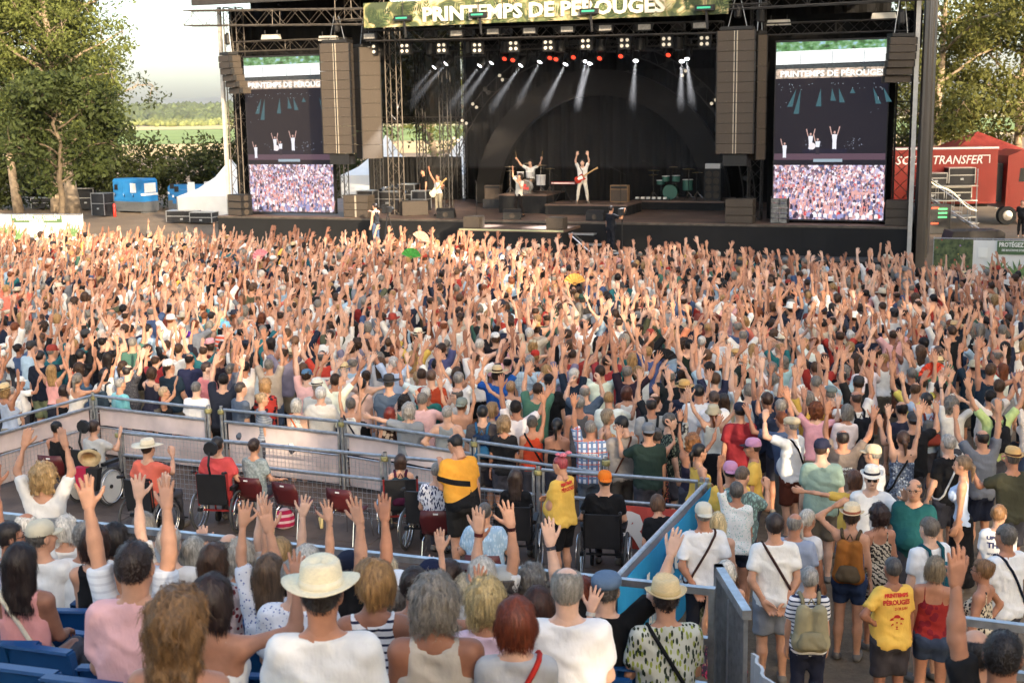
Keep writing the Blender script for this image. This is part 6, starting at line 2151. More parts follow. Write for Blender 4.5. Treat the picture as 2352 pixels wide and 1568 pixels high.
 bp=N.new('ShaderNodeBump'); bp.inputs['Strength'].default_value=0.45; bp.inputs['Distance'].default_value=0.03
 L.new(noise(15,3,mp.outputs[0]),bp.inputs['Height'])
 wv=N.new('ShaderNodeTexWave'); wv.bands_direction='DIAGONAL'; wv.inputs['Scale'].default_value=2.6; wv.inputs['Distortion'].default_value=9; wv.inputs['Detail'].default_value=2; wv.inputs['Detail Scale'].default_value=1.3
 L.new(ob,wv.inputs['Vector'])
 b2=N.new('ShaderNodeBump'); b2.inputs['Strength'].default_value=0.3; b2.inputs['Distance'].default_value=0.03
 L.new(wv.outputs[1],b2.inputs['Height']); L.new(bp.outputs[0],b2.inputs['Normal'])
 L.new(b2.outputs[0],b.inputs['Normal'])
 MATS[key]=m
 return m
SKINS=[(204,158,132),(194,144,116),(176,124,98),(212,170,146),(150,102,80),(108,70,54)]
def skin(i):
 c=SKINS[i%len(SKINS)]
 key=f'skin_{i % len(SKINS)}'
 if key in MATS:
  return MATS[key]
 m=mat(key,lc(c),0.52,noise=0.10,nscale=16,bump=0.06,bscale=120,spec=0.35)
 return m
def hair_mat(col):
 key=f'hair_{col[0]}_{col[1]}_{col[2]}'
 if key in MATS:
  return MATS[key]
 m,nt,b=_new(key)
 N,L=nt.nodes,nt.links
 tc=N.new('ShaderNodeTexCoord')
 mp=N.new('ShaderNodeMapping'); mp.inputs['Scale'].default_value=(70,70,9)
 L.new(tc.outputs['Object'],mp.inputs[0])
 n=N.new('ShaderNodeTexNoise'); n.inputs['Scale'].default_value=1.0; n.inputs['Detail'].default_value=3
 L.new(mp.outputs[0],n.inputs['Vector'])
 mr=N.new('ShaderNodeMapRange'); mr.inputs[1].default_value=0.3; mr.inputs[2].default_value=0.7; mr.inputs[3].default_value=0.5; mr.inputs[4].default_value=1.4
 L.new(n.outputs[0],mr.inputs[0])
 vm=N.new('ShaderNodeVectorMath'); vm.operation='SCALE'; vm.inputs[0].default_value=lc(col)
 L.new(mr.outputs[0],vm.inputs['Scale']); L.new(vm.outputs[0],b.inputs['Base Color'])
 b.inputs['Roughness'].default_value=0.5
 bp=N.new('ShaderNodeBump'); bp.inputs['Strength'].default_value=0.6; bp.inputs['Distance'].default_value=0.006
 L.new(n.outputs[0],bp.inputs['Height']); L.new(bp.outputs[0],b.inputs['Normal'])
 MATS[key]=m
 return m
def straw_mat(col):
 key=f'straw_{col[0]}_{col[1]}_{col[2]}'
 if key in MATS:
  return MATS[key]
 m=mat(key,lc(col),0.75,noise=0.10,nscale=60,bump=0.35,bscale=160,stretch=(1,1,3))
 return m
# hats in head space; returns list of (verts, faces, slot) with slot 0 = main, 1 = band
def hat_shape(kind,n=28):
 parts=[]
 def rings(prof,sx=1.0,sy=1.18,zmod=None,ymod=0.0,slot=0,close_top=False):
  vs,fs=[],[]
  for (r,z) in prof:
   for k in range(n):
    a=2*math.pi*k/n
    x,y=r*math.cos(a)*sx,r*math.sin(a)*sy-0.012
    vs.append((x,y,z+(zmod(r,a) if zmod else 0)))
  for i in range(len(prof)-1):
   for k in range(n):
    fs.append((i*n+k,i*n+(k+1)%n,(i+1)*n+(k+1)%n,(i+1)*n+k))
  if close_top:
   fs.append(tuple(range((len(prof)-1)*n,len(prof)*n)))
  parts.append((vs,fs,slot))
 if kind in ('panama','fedora','wide','boater'):
  bw={'panama':0.165,'fedora':0.135,'wide':0.20,'boater':0.15}[kind]
  tp={'panama':0.155,'fedora':0.15,'wide':0.145,'boater':0.135}[kind]
  cu=0.0 if kind=='boater' else (0.028 if kind != 'wide' else 0.02)
  def zm(r,a):
   e=max(0,(r-0.092)/(bw-0.092)) if r>0.092 else 0
   s=math.sin(a)
   return e*e*(cu*math.cos(a)**2-0.022*max(s,0)+0.016*max(-s,0)) if r>0.092 else (-0.016*math.cos(a*2)*max(0,(0.09-r)/0.09) if kind != 'boater' else 0)
  rings([(bw,0.046),(bw,0.050),(0.13,0.052),(0.094,0.054),(0.092,0.075),(0.088,0.11),(0.082 if kind != 'boater' else 0.088,tp-0.012),(0.070 if kind != 'boater' else 0.082,tp),(0.04,tp-(0.010 if kind != 'boater' else 0)),(0.012,tp-(0.022 if kind != 'boater' else 0))],zmod=zm,close_top=True)
  rings([(0.13,0.044),(bw,0.046)],zmod=zm)
  rings([(0.094,0.056),(0.0955,0.058),(0.0935,0.082),(0.0915,0.084)],slot=1)
 elif kind=='bucket':
  rings([(0.135,0.015),(0.137,0.018),(0.094,0.062),(0.088,0.11),(0.078,0.128),(0.03,0.134)],close_top=True)
 elif kind in ('cap','capback','flatcap','beret'):
  if kind in ('cap','capback'):
   rings([(0.089,0.030),(0.090,0.034),(0.089,0.065),(0.080,0.100),(0.060,0.122),(0.030,0.132),(0.006,0.134)],close_top=True,sy=1.19)
  else:
   rings([(0.090,0.040),(0.101,0.052),(0.100,0.085),(0.078,0.112),(0.03,0.124)],close_top=True,sy=1.22)
  if kind != 'beret':
   sgn=1 if kind != 'capback' else-1
   vs,fs=[],[]
   m_=9
   for i in range(4):
    t=i/3
    for k in range(m_):
     a=math.pi*(0.14+0.72*k/(m_-1))
     R0,R1_=(0.085,0.098),(0.083,0.098+(0.082 if kind != 'flatcap' else 0.035))
     x=math.cos(a)*(R0[0]+(R1_[0]-R0[0])*t)
     y=math.sin(a)*(R0[1]+(R1_[1]-R0[1])*t)
     vs.append((x,sgn*y-0.012,0.042-0.016*t-0.10*x*x/0.085*1.2))
   nn=len(vs)
   vs+=[(x,y,z-0.006) for x,y,z in vs[:nn]]
   for i in range(3):
    for k in range(m_-1):
     a=i*m_+k
     fs.append((a,a+1,a+m_+1,a+m_)); fs.append((nn+a,nn+a+m_,nn+a+m_+1,nn+a+1))
   for k in range(m_-1):
    a=3*m_+k
    fs.append((a,a+1,nn+a+1,nn+a))
   parts.append((vs,fs,2 if kind != 'flatcap' else 0))
  if kind=='capback':
   pass
 return parts
_HATC={}
def hat_mesh(kind,mats):
 key=(kind,tuple(m.name for m in mats))
 if key not in _HATC:
  b=MB()
  for vs,fs,sl in hat_shape(kind):
   b.mi(min(sl,len(mats)-1)); b.add(vs,fs)
  _HATC[key]=b.me('hat',mats,smooth=True)
 return _HATC[key]
def head_matrix(d):
 M=Matrix.Identity(4)
 for i in range(3):
  for j in range(3):
   M[i][j]=float(d['head_M'][i][j])*d['s']
  M[i][3]=float(d['head_c'][i])
 return M
def mk(name,vq,mats,parent,smooth=True):
 return link(name,mesh_np(name,vq[0],quads=vq[1],mats=mats,smooth=smooth),parent)
HEROES=[]          # (x, y, short description)
def decal(parent,shirt_v,items,m,y_sign=-1):
 """flat print laid on the back (or chest) of a garment; items: (text, x, z, width, height, bold)"""
 for (txt,x,z,w,h,bold,mm) in items:
  o=text_mesh('lettering',txt,h,mm or m,parent,(0,0,0),(0,0,0),width=w,bold=bold,extrude=0.0)
  me=o.data
  co=np.zeros(len(me.vertices)*3,np.float32); me.vertices.foreach_get('co',co); co=co.reshape(-1,3)
  X=x+co[:,0]*(1 if y_sign<0 else-1); Z=z+co[:,1]
  sel=shirt_v[np.abs(shirt_v[:,0])<0.25]
  sel=sel[(sel[:,1]*y_sign)>0]
  d2=(X[:,None]-sel[None,:,0])**2+(Z[:,None]-sel[None,:,2])**2
  wgt=np.exp(-d2/(2*0.022**2))+1e-9
  Y=(wgt*sel[None,:,1]).sum(1)/wgt.sum(1)
  near=np.where(d2<0.03**2,sel[None,:,1]*y_sign,-9).max(1)
  Y=np.maximum(Y*y_sign,near)*y_sign+y_sign*0.005
  me.vertices.foreach_set('co',np.stack([X,Y,Z],1).astype(np.float32).ravel())
  me.update()
STAGE_AIM=sw(14.0,2.0)
def hero(x,y,sex='m',arms=('down','down'),top='tee',col=(225,222,216),hair='short',hc=(45,34,28),label='',short=None,base=None,h=None,build=None,hat=None,
         face=0.0,hd=(0.0,0.0),pat='plain',c2=(30,32,45),c3=None,legs='stand',bottom='shorts',bc=(70,70,78),sk=None,hands=None,lean=0.0,tilt=0.0,row=False,pos=None,seed=None,
         glasses=None,strap=None,eyes=None,cat='person',group='spectators',prints=None,hseed=0,world_rz=None,shoe=(120,115,110),twist=0.0,watch=None,loose=1.0,noshort=False):
 i=len(HEROES)
 rng=np.random.default_rng(1000+i if seed is None else seed)
 fem=sex=='f'
 h=h or (1.65 if fem else 1.76)*rng.uniform(0.975,1.025)
 build=build or rng.uniform(0.97,1.16)
 if hands is None:
  hands=tuple(('open' if rng.random()<0.5 else 'spread') if ARMS[a][1][2]>0.5 and a not in ('phone','phoneup','chin','fret','mic') else ('hold' if a in ('phone','phoneup','mic','fret') else 'relax') for a in arms)
 s=h/1.75
 topz=(1.757 if legs != 'sit' else 1.373)*s
 if row:
  p=CAM_C+ray(x,y)*row
  v=(p[:2]-np.array((-4.36,10.39))) @ SVV
  base=min((abs(v-rv),rz_) for rv,rz_ in ROWS)[1]
 if pos is not None:
  px,py,pz=pos
  dist=py
 else:
  if base is None:
   px,py,pz=on_ground(x,y,topz)
  else:
   p=atz(x,y,base+topz); px,py,pz=p[0],p[1],base
  dist=math.hypot(px,py)
 vox=0.0245 if dist<9.5 else (0.033 if dist<15 else 0.038)
 hv=0.0078 if dist<9.5 else (0.0098 if dist<15 else 0.0118)
 d=person_meshes(h,build,fem,arms,hands,legs,top,bottom,lean,tilt,vox,i,hd,hv,0.05,loose,twist)
 rz=world_rz if world_rz is not None else math.atan2(STAGE_AIM[1]-py,STAGE_AIM[0]-px)-math.pi/2+math.radians(face)+(rng.normal(0,0.08) if face==0 else 0)
 if pos is None:                      # put the crown of the head on its line of sight
  tl=d['head_c']+d['head_M'] @ np.array((0,-0.01,0.113*s))
  zt=pz+tl[2]
  p=atz(x,y,zt)
  o=rotz(rz) @ np.array((tl[0],tl[1],0))
  px,py=p[0]-o[0],p[1]-o[1]
  if base is None:
   for _ in range(3):
    pz=gz(py); p=atz(x,y,pz+tl[2]); px,py=p[0]-o[0],p[1]-o[1]
 sk=(0,1,1,2,3,1,2,0)[int(rng.integers(0,8))] if sk is None else sk
 body=d['body']
 hvq=head_of(fem,0.0105 if dist<12 else 0.016)
 hvq=(vrot(hvq[0]*s,d['head_M'])+d['head_c'],hvq[1])
 bm_=cat_mesh([body,d['hands'],hvq])
 root=mk('person',bm_,[skin(sk)],None)
 root.location=(px,py,pz); root.rotation_euler=(0,0,rz)
 tag(root,label,cat,group)
 if 'shirt' in d:
  mk({'dress':'dress','tank':'tank_top','strap':'strap_top','polo':'polo_shirt','shirt':'shirt'}.get(top,'t_shirt'),d['shirt'],[fabric(col,pat,c2,c3)],root)
 if 'trousers' in d and len(d['trousers'][0]):
  mk({'skirt':'skirt','long_skirt':'skirt','trousers':'trousers'}.get(bottom,'shorts'),d['trousers'],[fabric(bc)],root)
 if 'shoes' in d:
  v,q=d['shoes']
  for sd in (1,-1):
   keep=(v[q[:,0],0]*sd>0)
   if keep.any():
    qq=q[keep]
    us=np.zeros(len(v),bool); us[qq.ravel()]=True
    mk('shoe',(v[us],(np.cumsum(us)-1)[qq]),[fabric(shoe)],root)
 if hair != 'bald':
  v,q=hair_mesh(hair,0.0105 if dist<12 else 0.0175,(i+hseed)%2)
  ns={True:1200,False:110}[dist<9.5]
  if dist>=9.5 and dist<14:ns=260
  if dist<7.6:ns=2400
  ln={'crop':0.012,'short':0.03,'receding':0.02,'fringe':0.018,'pony':0.06,'bun':0.05}.get(hair,0.075)
  cu={'curly':0.011,'bigcurl':0.013,'afro':0.012}.get(hair,0.003)
  if hair in ('crop','fringe'):ns //= 2
  sv,sq=strands(hair,v,q,ns,rng,ln,cu)
  if hat:
   kz=sv.reshape(-1,8,3)[:,:,2].max(1)<0.05
   sv=sv.reshape(-1,8,3)[kz].reshape(-1,3)
   n_=int(kz.sum()); sq=np.concatenate([(np.arange(n_)*8)[:,None]+np.array([[2*k,2*k+1,2*k+3,2*k+2]]) for k in range(3)])
   v=v.copy(); v[:,2]=np.where(v[:,2]>0.05,0.05+(v[:,2]-0.05)*0.45,v[:,2])
  v,q=cat_mesh([(v,q),(sv,sq)])
  mk('hair',(vrot(v*s,d['head_M'])+d['head_c'],q),[hair_mat(hc)],root)
 HM=head_matrix(d)
 if hat:
  kind,c=hat[0],hat[1]
  bandc=hat[2] if len(hat)>2 else (60,48,40)
  if kind in ('panama','fedora','wide','boater'):
   ms=[straw_mat(c) if not (len(hat)>3 and hat[3]=='felt') else fabric(c),fabric(bandc)]
  else:
   ms=[fabric(c),fabric(bandc if len(hat)>2 else c),fabric(bandc if len(hat)>2 else c)]
  o=link({'cap':'cap','capback':'cap','flatcap':'flat_cap'}.get(kind,'hat'),hat_mesh(kind,ms),root)
  o.matrix_local=HM
 if glasses or eyes or abs(((face+math.degrees(hd[0]))+180)%360-180)>45:
  e=MB()
  e.lathe([(0.004,0.004),(0.010,0.0),(0.010,-0.004)],(-0.032,0.087,0.0),8,'y'); e.lathe([(0.004,0.004),(0.010,0.0),(0.010,-0.004)],(0.032,0.087,0.0),8,'y')
  for sx in (-1,1):
   o=MB().lathe([(0.003,0.006),(0.0115,0.0),(0.0115,-0.006)],(sx*0.032,0.084,0.0),8,'y').build('eye',mat('eye_dark',(0.02,0.015,0.012),0.2),root); o.matrix_local=HM
   o=MB().path([(sx*0.018,0.0945,0.017),(sx*0.034,0.0925,0.022),(sx*0.05,0.083,0.016)],0.0038,4).build('eyebrow',hair_mat(hc),root); o.matrix_local=HM
  o=MB().path([(-0.022,0.0885,-0.066),(0,0.0935,-0.0665),(0.022,0.0885,-0.066)],0.0035,4).build('mouth',mat('lips',(0.30,0.10,0.08),0.5),root); o.matrix_local=HM
 if glasses:
  gm=mat('spectacle_frame',(0.012,0.010,0.009),0.3)
  g=MB()
  if glasses=='sun':
   for sx in (-1,1):
    g.prism([(sx*0.010,0.014),(sx*0.056,0.016),(sx*0.052,-0.018),(sx*0.016,-0.018)],0.104,0.108)
  for sx in (-1,1):
   g.path([(sx*0.010,0.106,0.010),(sx*0.056,0.098,0.014),(sx*0.053,0.099,-0.016),(sx*0.016,0.106,-0.016),(sx*0.010,0.106,0.010)],0.0022,4)
   g.path([(sx*0.056,0.098,0.012),(sx*0.079,0.06,0.010),(sx*0.080,0.0,0.005)],0.0025,4)
  g.path([(-0.010,0.106,0.008),(0.010,0.106,0.008)],0.0022,4)
  o=g.build('sunglasses' if glasses=='sun' else 'spectacles',gm,root); o.matrix_local=HM
 if strap:
  U=d['U']
  sd=1 if strap[1]=='r' else-1
  sv=d['shirt'][0] if 'shirt' in d else d['body'][0]
  pts=[]
  for k in range(24):
   a=2*math.pi*k/24
   t=(1+math.cos(a))/2                 # 1 at the shoulder
   px_=sd*(-0.20+0.32*t)
   zz_=0.93+0.55*t
   dirv=np.array((px_*0.4 ,math.sin(a),0))
   q0=U(px_,0,zz_)
   nn_=nrm(d['M'] @ np.array((0.0,1.0 if math.sin(a)>=0 else-1.0,0)))
   rel=sv-q0
   al=rel @ nn_
   off=rel-al[:,None]*nn_
   ok_=(np.abs((off**2).sum(1))<0.05**2)
   dist_=al[ok_].max() if ok_.any() else 0.05
   pts.append(q0+nn_*(max(dist_,0.0)+0.006)*(abs(math.sin(a))**0.3 if abs(math.sin(a))<0.5 else 1))
  pts.append(pts[0])
  MB().path(pts,0.014,6).build('bag_strap',fabric(strap[0]),root,smooth=True)
 if watch is not None:
  S,E,W,f2=d['J'][watch[0]]
  c_=E+(W-E)*0.9
  f2=nrm(f2)
  MB().tube(c_-f2*0.012,c_+f2*0.012,0.032*s,10).build('watch' if watch[1][0]<90 else 'bracelet',fabric(watch[1]),root)
 if prints and 'shirt' in d:
  decal(root,d['shirt'][0],prints,REDP)
 HEROES.append((px,py,None if noshort else short,x,y))
 root['_d']=0
 del root['_d']
 return root,d
def backpack(who,col,label,c2=(40,40,44),h=0.44,w=0.30):
 """a rucksack on someone's back; straps over both shoulders"""
 root,d=who
 U,s=d['U'],d['s']
 fd=Field((-0.22,-0.24,-0.3),(0.22,0.12,0.3),0.018)
 F=fd.blank()
 a=w/2-0.07
 for sx in (-1,1):
  fd.cone(F,(sx*a,0,-h/2+0.08),(sx*a*0.85,0.0,h/2-0.09),0.082,0.068,0.05,1.05)
 fd.cone(F,(-a,0,-h/2+0.08),(a,0,-h/2+0.08),0.08,0.08,0.05)
 P_=fd.blank()
 fd.cone(P_,(-a*0.9,-0.075,-h/2+0.09),(a*0.9,-0.075,-h/2+0.09),0.062,0.062,0.03)
 fd.cone(P_,(-a*0.7,-0.07,-h/2+0.17),(a*0.7,-0.07,-h/2+0.17),0.045,0.045,0.05)
 o=empty('backpack',root.location,root.rotation_euler[2])
 tag(o,label,'backpack','backpacks in the crowd')
 back=d['shirt'][0] if 'shirt' in d else d['body'][0]
 zc=U(0,0,1.2)[2]
 sel=back[(np.abs(back[:,2]-zc)<0.15) & (np.abs(back[:,0])<0.12)]
 yb=sel[:,1].min() if len(sel) else-0.15
 c=np.array((0,yb-0.065,zc-0.0))
 v,q=nets(fd,F); mk('main_bag',(v+c,q),[fabric(col)],o)
 v,q=nets(fd,P_); mk('pocket',(v+c,q),[fabric(c2)],o)
 for sx in (-1,1):
  sh_=U(sx*0.10,0.0,1.47)
  pts=[c+(sx*0.07,0.06,h/2-0.05),U(sx*0.085,-0.10,1.44)+(0,-0.0,0.025),sh_+np.array((0,0,0.025)),U(sx*0.105,0.105,1.38)+(0,0.03,0),U(sx*0.13,0.135,1.2),U(sx*0.17,0.05,1.05),c+(sx*(a+0.07),0.05,-h/2+0.1)]
  b=MB().path(pts,0.019,6)
  b.build('shoulder_strap',fabric(c2),o,smooth=True)
 MB().path([c+(-0.03,0.02,h/2-0.03),c+(0,0.03,h/2+0.03),c+(0.03,0.02,h/2-0.03)],0.009,5).build('grab_handle',fabric(c2),o,smooth=True)
 return o
# ------------------------------------------------------------------ people one can tell apart
W=(224,221,215); CREAM=(214,205,188); BLK=(26,26,28); NAVY=(30,36,54); GREY=(128,130,134); LGREY=(176,176,174); YEL=(228,184,88); RED=(170,52,44); CORALC=(222,110,92)
SAGE=(150,172,156); LBLUE=(176,204,216); DENIM=(62,78,104); RUST=(168,74,42); BEIGE=(186,172,156); OLIVE=(84,84,62); PINK=(226,158,154); TEAL=(24,76,78); LIME=(190,210,140)
hW=(205,200,190); hG=(128,122,114); hDG=(84,78,72); hB=(60,42,32); hDB=(36,27,23); hBL=(176,142,94); hR=(122,52,28); hK=(24,20,19); hLB=(118,86,56)
UP2=('up','up'); DN=('down','down')
def S(x,y,label,sex='m',**k):                      # seated in the stand
 k.setdefault('arms',('lap','lap'))
 r=hero(x,y,sex,legs='sit',row=k.pop('dd',8.5),label=label,bottom=k.pop('bottom','trousers'),group='spectators seated in the stand',**k)
 a=r[0].rotation_euler[2]
 stadium_seat(r[0].location,a,'blue stand seat occupied by the '+' '.join(label.split()[:9]))
 return r
# --- stand, from the rail towards the camera
hero(98,1070,'f',('upin','upin'),'blouse',W,'curly',hBL,'curly blonde person standing in a white blouse with both hands overhead','curly blonde in white',base=ROWS[0][1],bottom='trousers',bc=W,group='spectators seated in the stand')
S(19,1202,'person with dark pinned up hair and spectacles at the picture edge','f',col=(170,165,175),hair='bun',hc=hDB,hd=(-0.9,0),glasses='clear',dd=9.0)
S(58,1180,'balding white haired person in white by the rail, near the picture edge',col=W,hair='receding',hc=hW,arms=('lap','up'),dd=9.8)
S(91,1199,'person in beige cap and white t-shirt, one hand up with black watch',col=W,hair='crop',hc=hDG,hat=('cap',(196,188,166)),hd=(-0.6,0),arms=('bent2','lap'),watch=(0,BLK),sk=1,dd=9.0)
S(217,1212,'brown haired person with hair clip in a black tank top','f',top='tank',col=BLK,hair='bob',hc=(58,34,24),sk=1,dd=8.2)
S(194,1200,'grey haired person in white seated before the black tank top',col=W,hair='crop',hc=hG,dd=8.9)
S(330,1180,'grey haired person near the rail under the tall raised hands','f',col=(190,200,205),hair='medium',hc=hG,arms=('up','lap'),dd=9.8)
S(303,1262,'person in white striped t-shirt, both arms straight up, behind a dark head',col=(214,218,222),pat='stripes',c2=(196,200,206),hair='short',hc=hB,arms=('up','up'),hands=('spread','spread'),sk=1,dd=6.7)
S(307,1247,'dark haired person in a pale pink shirt, seen from behind',col=(228,176,174),top='shirt',hair='crop',hc=(48,34,28),sk=1,build=1.16,h=1.8,dd=5.8)
S(44,1253,'person with long dark hair and clip in pink tank top with cream strap','f',top='tank',col=(216,150,146),hair='long',hc=(40,26,22),sk=4,strap=((205,196,176),'l'),arms=('lap','chin'),dd=7.4)
S(443,1236,'person with long straight grey hair near the rail','f',col=(190,190,196),hair='long',hc=(158,154,144),arms=('lap','bent2'),dd=9.7)
S(489,1252,'person with straight brown hair and sunglasses on top, in floral top','f',col=(190,170,165),pat='floral',c2=(120,40,44),hair='long',hc=(74,50,34),arms=('bent2','lap'),dd=7.9)
S(525,1228,'bald person by the rail between grey heads',col=(200,200,204),hair='fringe',hc=hDG,sk=0,arms=('lap','bent2'),dd=9.7)
S(549,1248,'person with wavy silver hair in light blue','f',col=(176,198,212),hair='curly',hc=(178,170,156),arms=('up','bent2'),dd=9.6)
S(484,1329,'dark haired person with hair clip and white straps, one arm bent up','f',top='strap',col=W,hair='bob',hc=(40,26,24),sk=2,arms=('bent','rest'),watch=(0,(190,186,178)),dd=6.1)
S(402,1372,'person with a big mane of wavy light brown hair','f',top='strap',col=(40,40,70),hair='bigcurl',hc=(132,98,62),sk=2,h=1.72,dd=5.2)
S(617,1277,'person with long dark blonde hair, open hand raised beside the face','f',top='blouse',col=(214,216,222),pat='dots',c2=(96,112,160),hair='long',hc=(96,74,54),arms=('bent2','up'),dd=7.9)
S(682,1279,'balding grey person in white blouse with tiny blue sprigs',col=(218,220,226),top='blouse',pat='dots',c2=(110,124,168),hair='receding',hc=(150,146,140),dd=7.1)
S(752,1283,'dark haired person wearing sunglasses pushed up, beside a navy cap',col=BLK,hair='crop',hc=hK,arms=('up','upv'),dd=8.6)
S(802,1272,'person in a navy cap with grey hair below it',col=(60,66,84),hair='crop',hc=hDG,hat=('capback',NAVY),arms=('up','lap'),dd=8.4)
S(736,1306,'person in a large cream straw hat and white t-shirt, from behind',col=(230,229,226),hair='crop',hc=(40,32,28),hat=('panama',(236,222,188),(226,216,192)),sk=2,build=1.2,h=1.84,dd=6.1)
S(857,1292,'short haired blonde person in white top with thin navy stripes','f',top='tank',col=(226,226,228),pat='stripes',c2=(38,42,66),hair='medium',hc=(164,124,76),sk=4,hd=(0.75,0),h=1.72,build=1.15,dd=6.5)
S(912,1318,'grey curly haired person in a white cap behind the striped top',col=W,hair='curly',hc=hG,hat=('cap',(226,226,226)),dd=8.4)
S(951,1307,'person with dark hair pinned in a clip between blonde and grey heads','f',top='strap',col=(150,110,90),hair='bun',hc=(48,36,30),sk=2,arms=('bent2','lap'),dd=7.7)
S(990,1292,'person in a dark navy cap beside two raised hands',col=NAVY,hair='crop',hc=hB,hat=('cap',(24,30,56)),arms=('bent2','bent2'),dd=9.2)
S(998,1335,'person with bushy grey hair in a sleeveless beige top','m',top='tank',col=(186,178,166),hair='curly',hc=(138,130,120),sk=4,build=1.2,dd=6.6)
S(1066,1324,'person with pale blonde grey hair and bare shoulders, left of another blonde','f',top='dress',col=(200,196,186),pat='blobs',c2=(60,90,90),hair='medium',hc=(190,176,146),arms=('lap','up'),dd=8.6)
S(1116,1341,'wavy blonde person in a lilac pink t-shirt','f',col=(214,188,204),hair='curly',hc=(186,164,116),h=1.68,dd=7.2)
S(1106,1285,'white haired person by the rail below raised hands',col=(214,214,212),hair='medium',hc=hW,arms=('up','lap'),watch=(0,(60,30,30)),dd=9.5)
S(1157,1306,'person in a soft grey beret over bushy dark hair','f',col=(90,90,96),hair='curly',hc=(70,64,62),hat=('beret',(168,170,166)),arms=('lap','up'),dd=9.2)
S(1184,1380,'person with short copper red hair and grey t-shirt with red strap','f',col=(180,180,180),hair='medium',hc=(118,54,30),sk=0,strap=((190,50,40),'r'),h=1.7,dd=6.0)
S(1234,1352,'dark haired person in navy, forearm raised with a bracelet','f',col=NAVY,hair='long',hc=(70,38,24),arms=('bent2','lap'),watch=(0,(190,186,180)),dd=8.2)
S(1302,1306,'person with bald crown and bushy grey sides in white t-shirt',col=(230,229,228),hair='receding',hc=(150,144,134),build=1.15,h=1.82,hseed=1,dd=7.0)
S(1393,1318,'person in grey blue cap and black polo, both arms raised wide',col=(20,20,22),top='polo',hair='crop',hc=hDG,hat=('flatcap',(96,116,138)),arms=('upv','upv'),hands=('open','open'),watch=(1,(60,62,70)),h=1.8,dd=8.5)
S(1529,1337,'person in straw trilby and shirt of white, green and red jungle print',top='shirt',col=(200,200,186),pat='leaves',c2=(44,56,40),c3=(150,160,70),hair='crop',hc=(50,34,28),hat=('fedora',(222,196,148),(200,176,130)),sk=1,strap=(BLK,'l'),dd=8.4)
S(2306,1455,'dark haired person in black t-shirt and glasses at the lower corner, one arm up',col=BLK,hair='crop',hc=hDB,arms=('lap','up'),hd=(-0.5,0),glasses='clear',h=1.72,dd=5.6)
S(2243,1450,'balding dark haired person beside the corner spectator in black',col=(150,170,185),hair='fringe',hc=hDB,dd=6.4)
S(150,1187,'white haired person in pale shirt at the rail behind a beige cap','f',col=W,hair='medium',hc=hW,arms=('up','lap'),dd=9.8)
S(262,1206,'dark haired person in lilac by the rail, left of the long raised arms','f',col=(190,180,200),hair='bob',hc=hDB,arms=('bent2','lap'),dd=9.0)
S(386,1215,'silver haired person in white by the rail under the raised hands',col=W,hair='short',hc=(170,164,156),arms=('lap','up'),dd=9.7)
S(640,1240,'fair haired person at the rail before the sprigged blouse','f',col=(206,196,190),hair='medium',hc=hBL,arms=('up','up'),dd=9.7)
S(703,1256,'white haired person at the rail with hand raised, left of a navy cap','f',col=(190,196,204),hair='medium',hc=hW,arms=('up','lap'),dd=9.6)
S(884,1282,'pale haired person at the rail behind the striped top','f',col=W,hair='medium',hc=(206,190,160),arms=('bent2','lap'),dd=9.5)
S(1030,1290,'brown haired person at the rail with one wrist up, red watch strap',col=(150,40,40),hair='short',hc=hB,arms=('up','lap'),watch=(0,(90,40,40)),dd=9.3)
S(1222,1305,'grey curly haired person at the rail right of the beret','f',col=(60,62,70),hair='curly',hc=hG,dd=9.0)
S(1338,1330,'auburn haired person half hidden behind a bald crown','f',col=(120,60,60),hair='bob',hc=hR,dd=8.6)
for k,(x,y,lab) in enumerate(((27,1440,'empty blue seat at the picture edge, behind the pink tank top'),(140,1447,'empty blue seat behind the pink tank top, beside the pink shirt'),(83,1487,'empty blue seat nearest the corner, in front of another'),(36,1534,'empty blue seat cut by the lower picture corner'),
                                 (176,1562,'empty blue seat just below the pink shirt'),(1390,1514,'empty blue seat behind the black polo'),(1446,1534,'empty blue seat nearest the jungle print shirt'),(1490,1520,'empty blue seat right behind the jungle print shirt'),(926,1561,'empty blue seat below the striped top'))):
 best=min(((abs(((atz(x,y,rz_+0.81)[:2]-np.array((-4.36,10.39))) @ SVV)-rv+0.25),rz_) for rv,rz_ in ROWS))
 p=atz(x,y,best[1]+0.81)
 stadium_seat((p[0]-SVV[0]*-0.31,p[1]+SVV[1]*0.31,best[1]),SA+0.02*k,lab)
# --- on the platform
def P(x,y,label,sex='m',**k):
 return hero(x,y,sex,label=label,base=FLOOR,group='people on the wheelchair platform',**k)
def seat_under(r,kind,label,**k):
 o=r[0]
 p=Vector(o.location)
 f=Vector((-math.sin(o.rotation_euler[2]),math.cos(o.rotation_euler[2]),0))
 s=r[1]['s']
 if kind=='chair':
  return chair((p.x,p.y,FLOOR),o.rotation_euler[2],label)
 return wheelchair((p.x,p.y,FLOOR),o.rotation_euler[2],label,**k)
SIT=dict(legs='sit',bottom='trousers')
r=P(129,968,'person with dark pinned up hair in black sleeveless top on the platform','f',top='tank',col=BLK,hair='bun',hc=hK,arms=('lap','lap'),sk=2,**SIT)
seat_under(r,'chair','maroon chair under the person in black by the corner barrier')
r=P(214,966,'wheelchair user in pale grey t-shirt with strap round dark hair','f',col=(186,186,184),hair='short',hc=hB,arms=('bent2','lap'),face=-8,**SIT)
seat_under(r,'wheelchair','wheelchair with pale discs and a red and black bag behind',disc=True,headrest=True)
r=P(338,1012,'wheelchair user in wide cream hat and coral t-shirt holding a phone',col=CORALC,hair='crop',hc=hB,hat=('wide',(228,214,186),(206,192,164)),arms=('phone','rest'),face=-12,sk=0,**SIT)
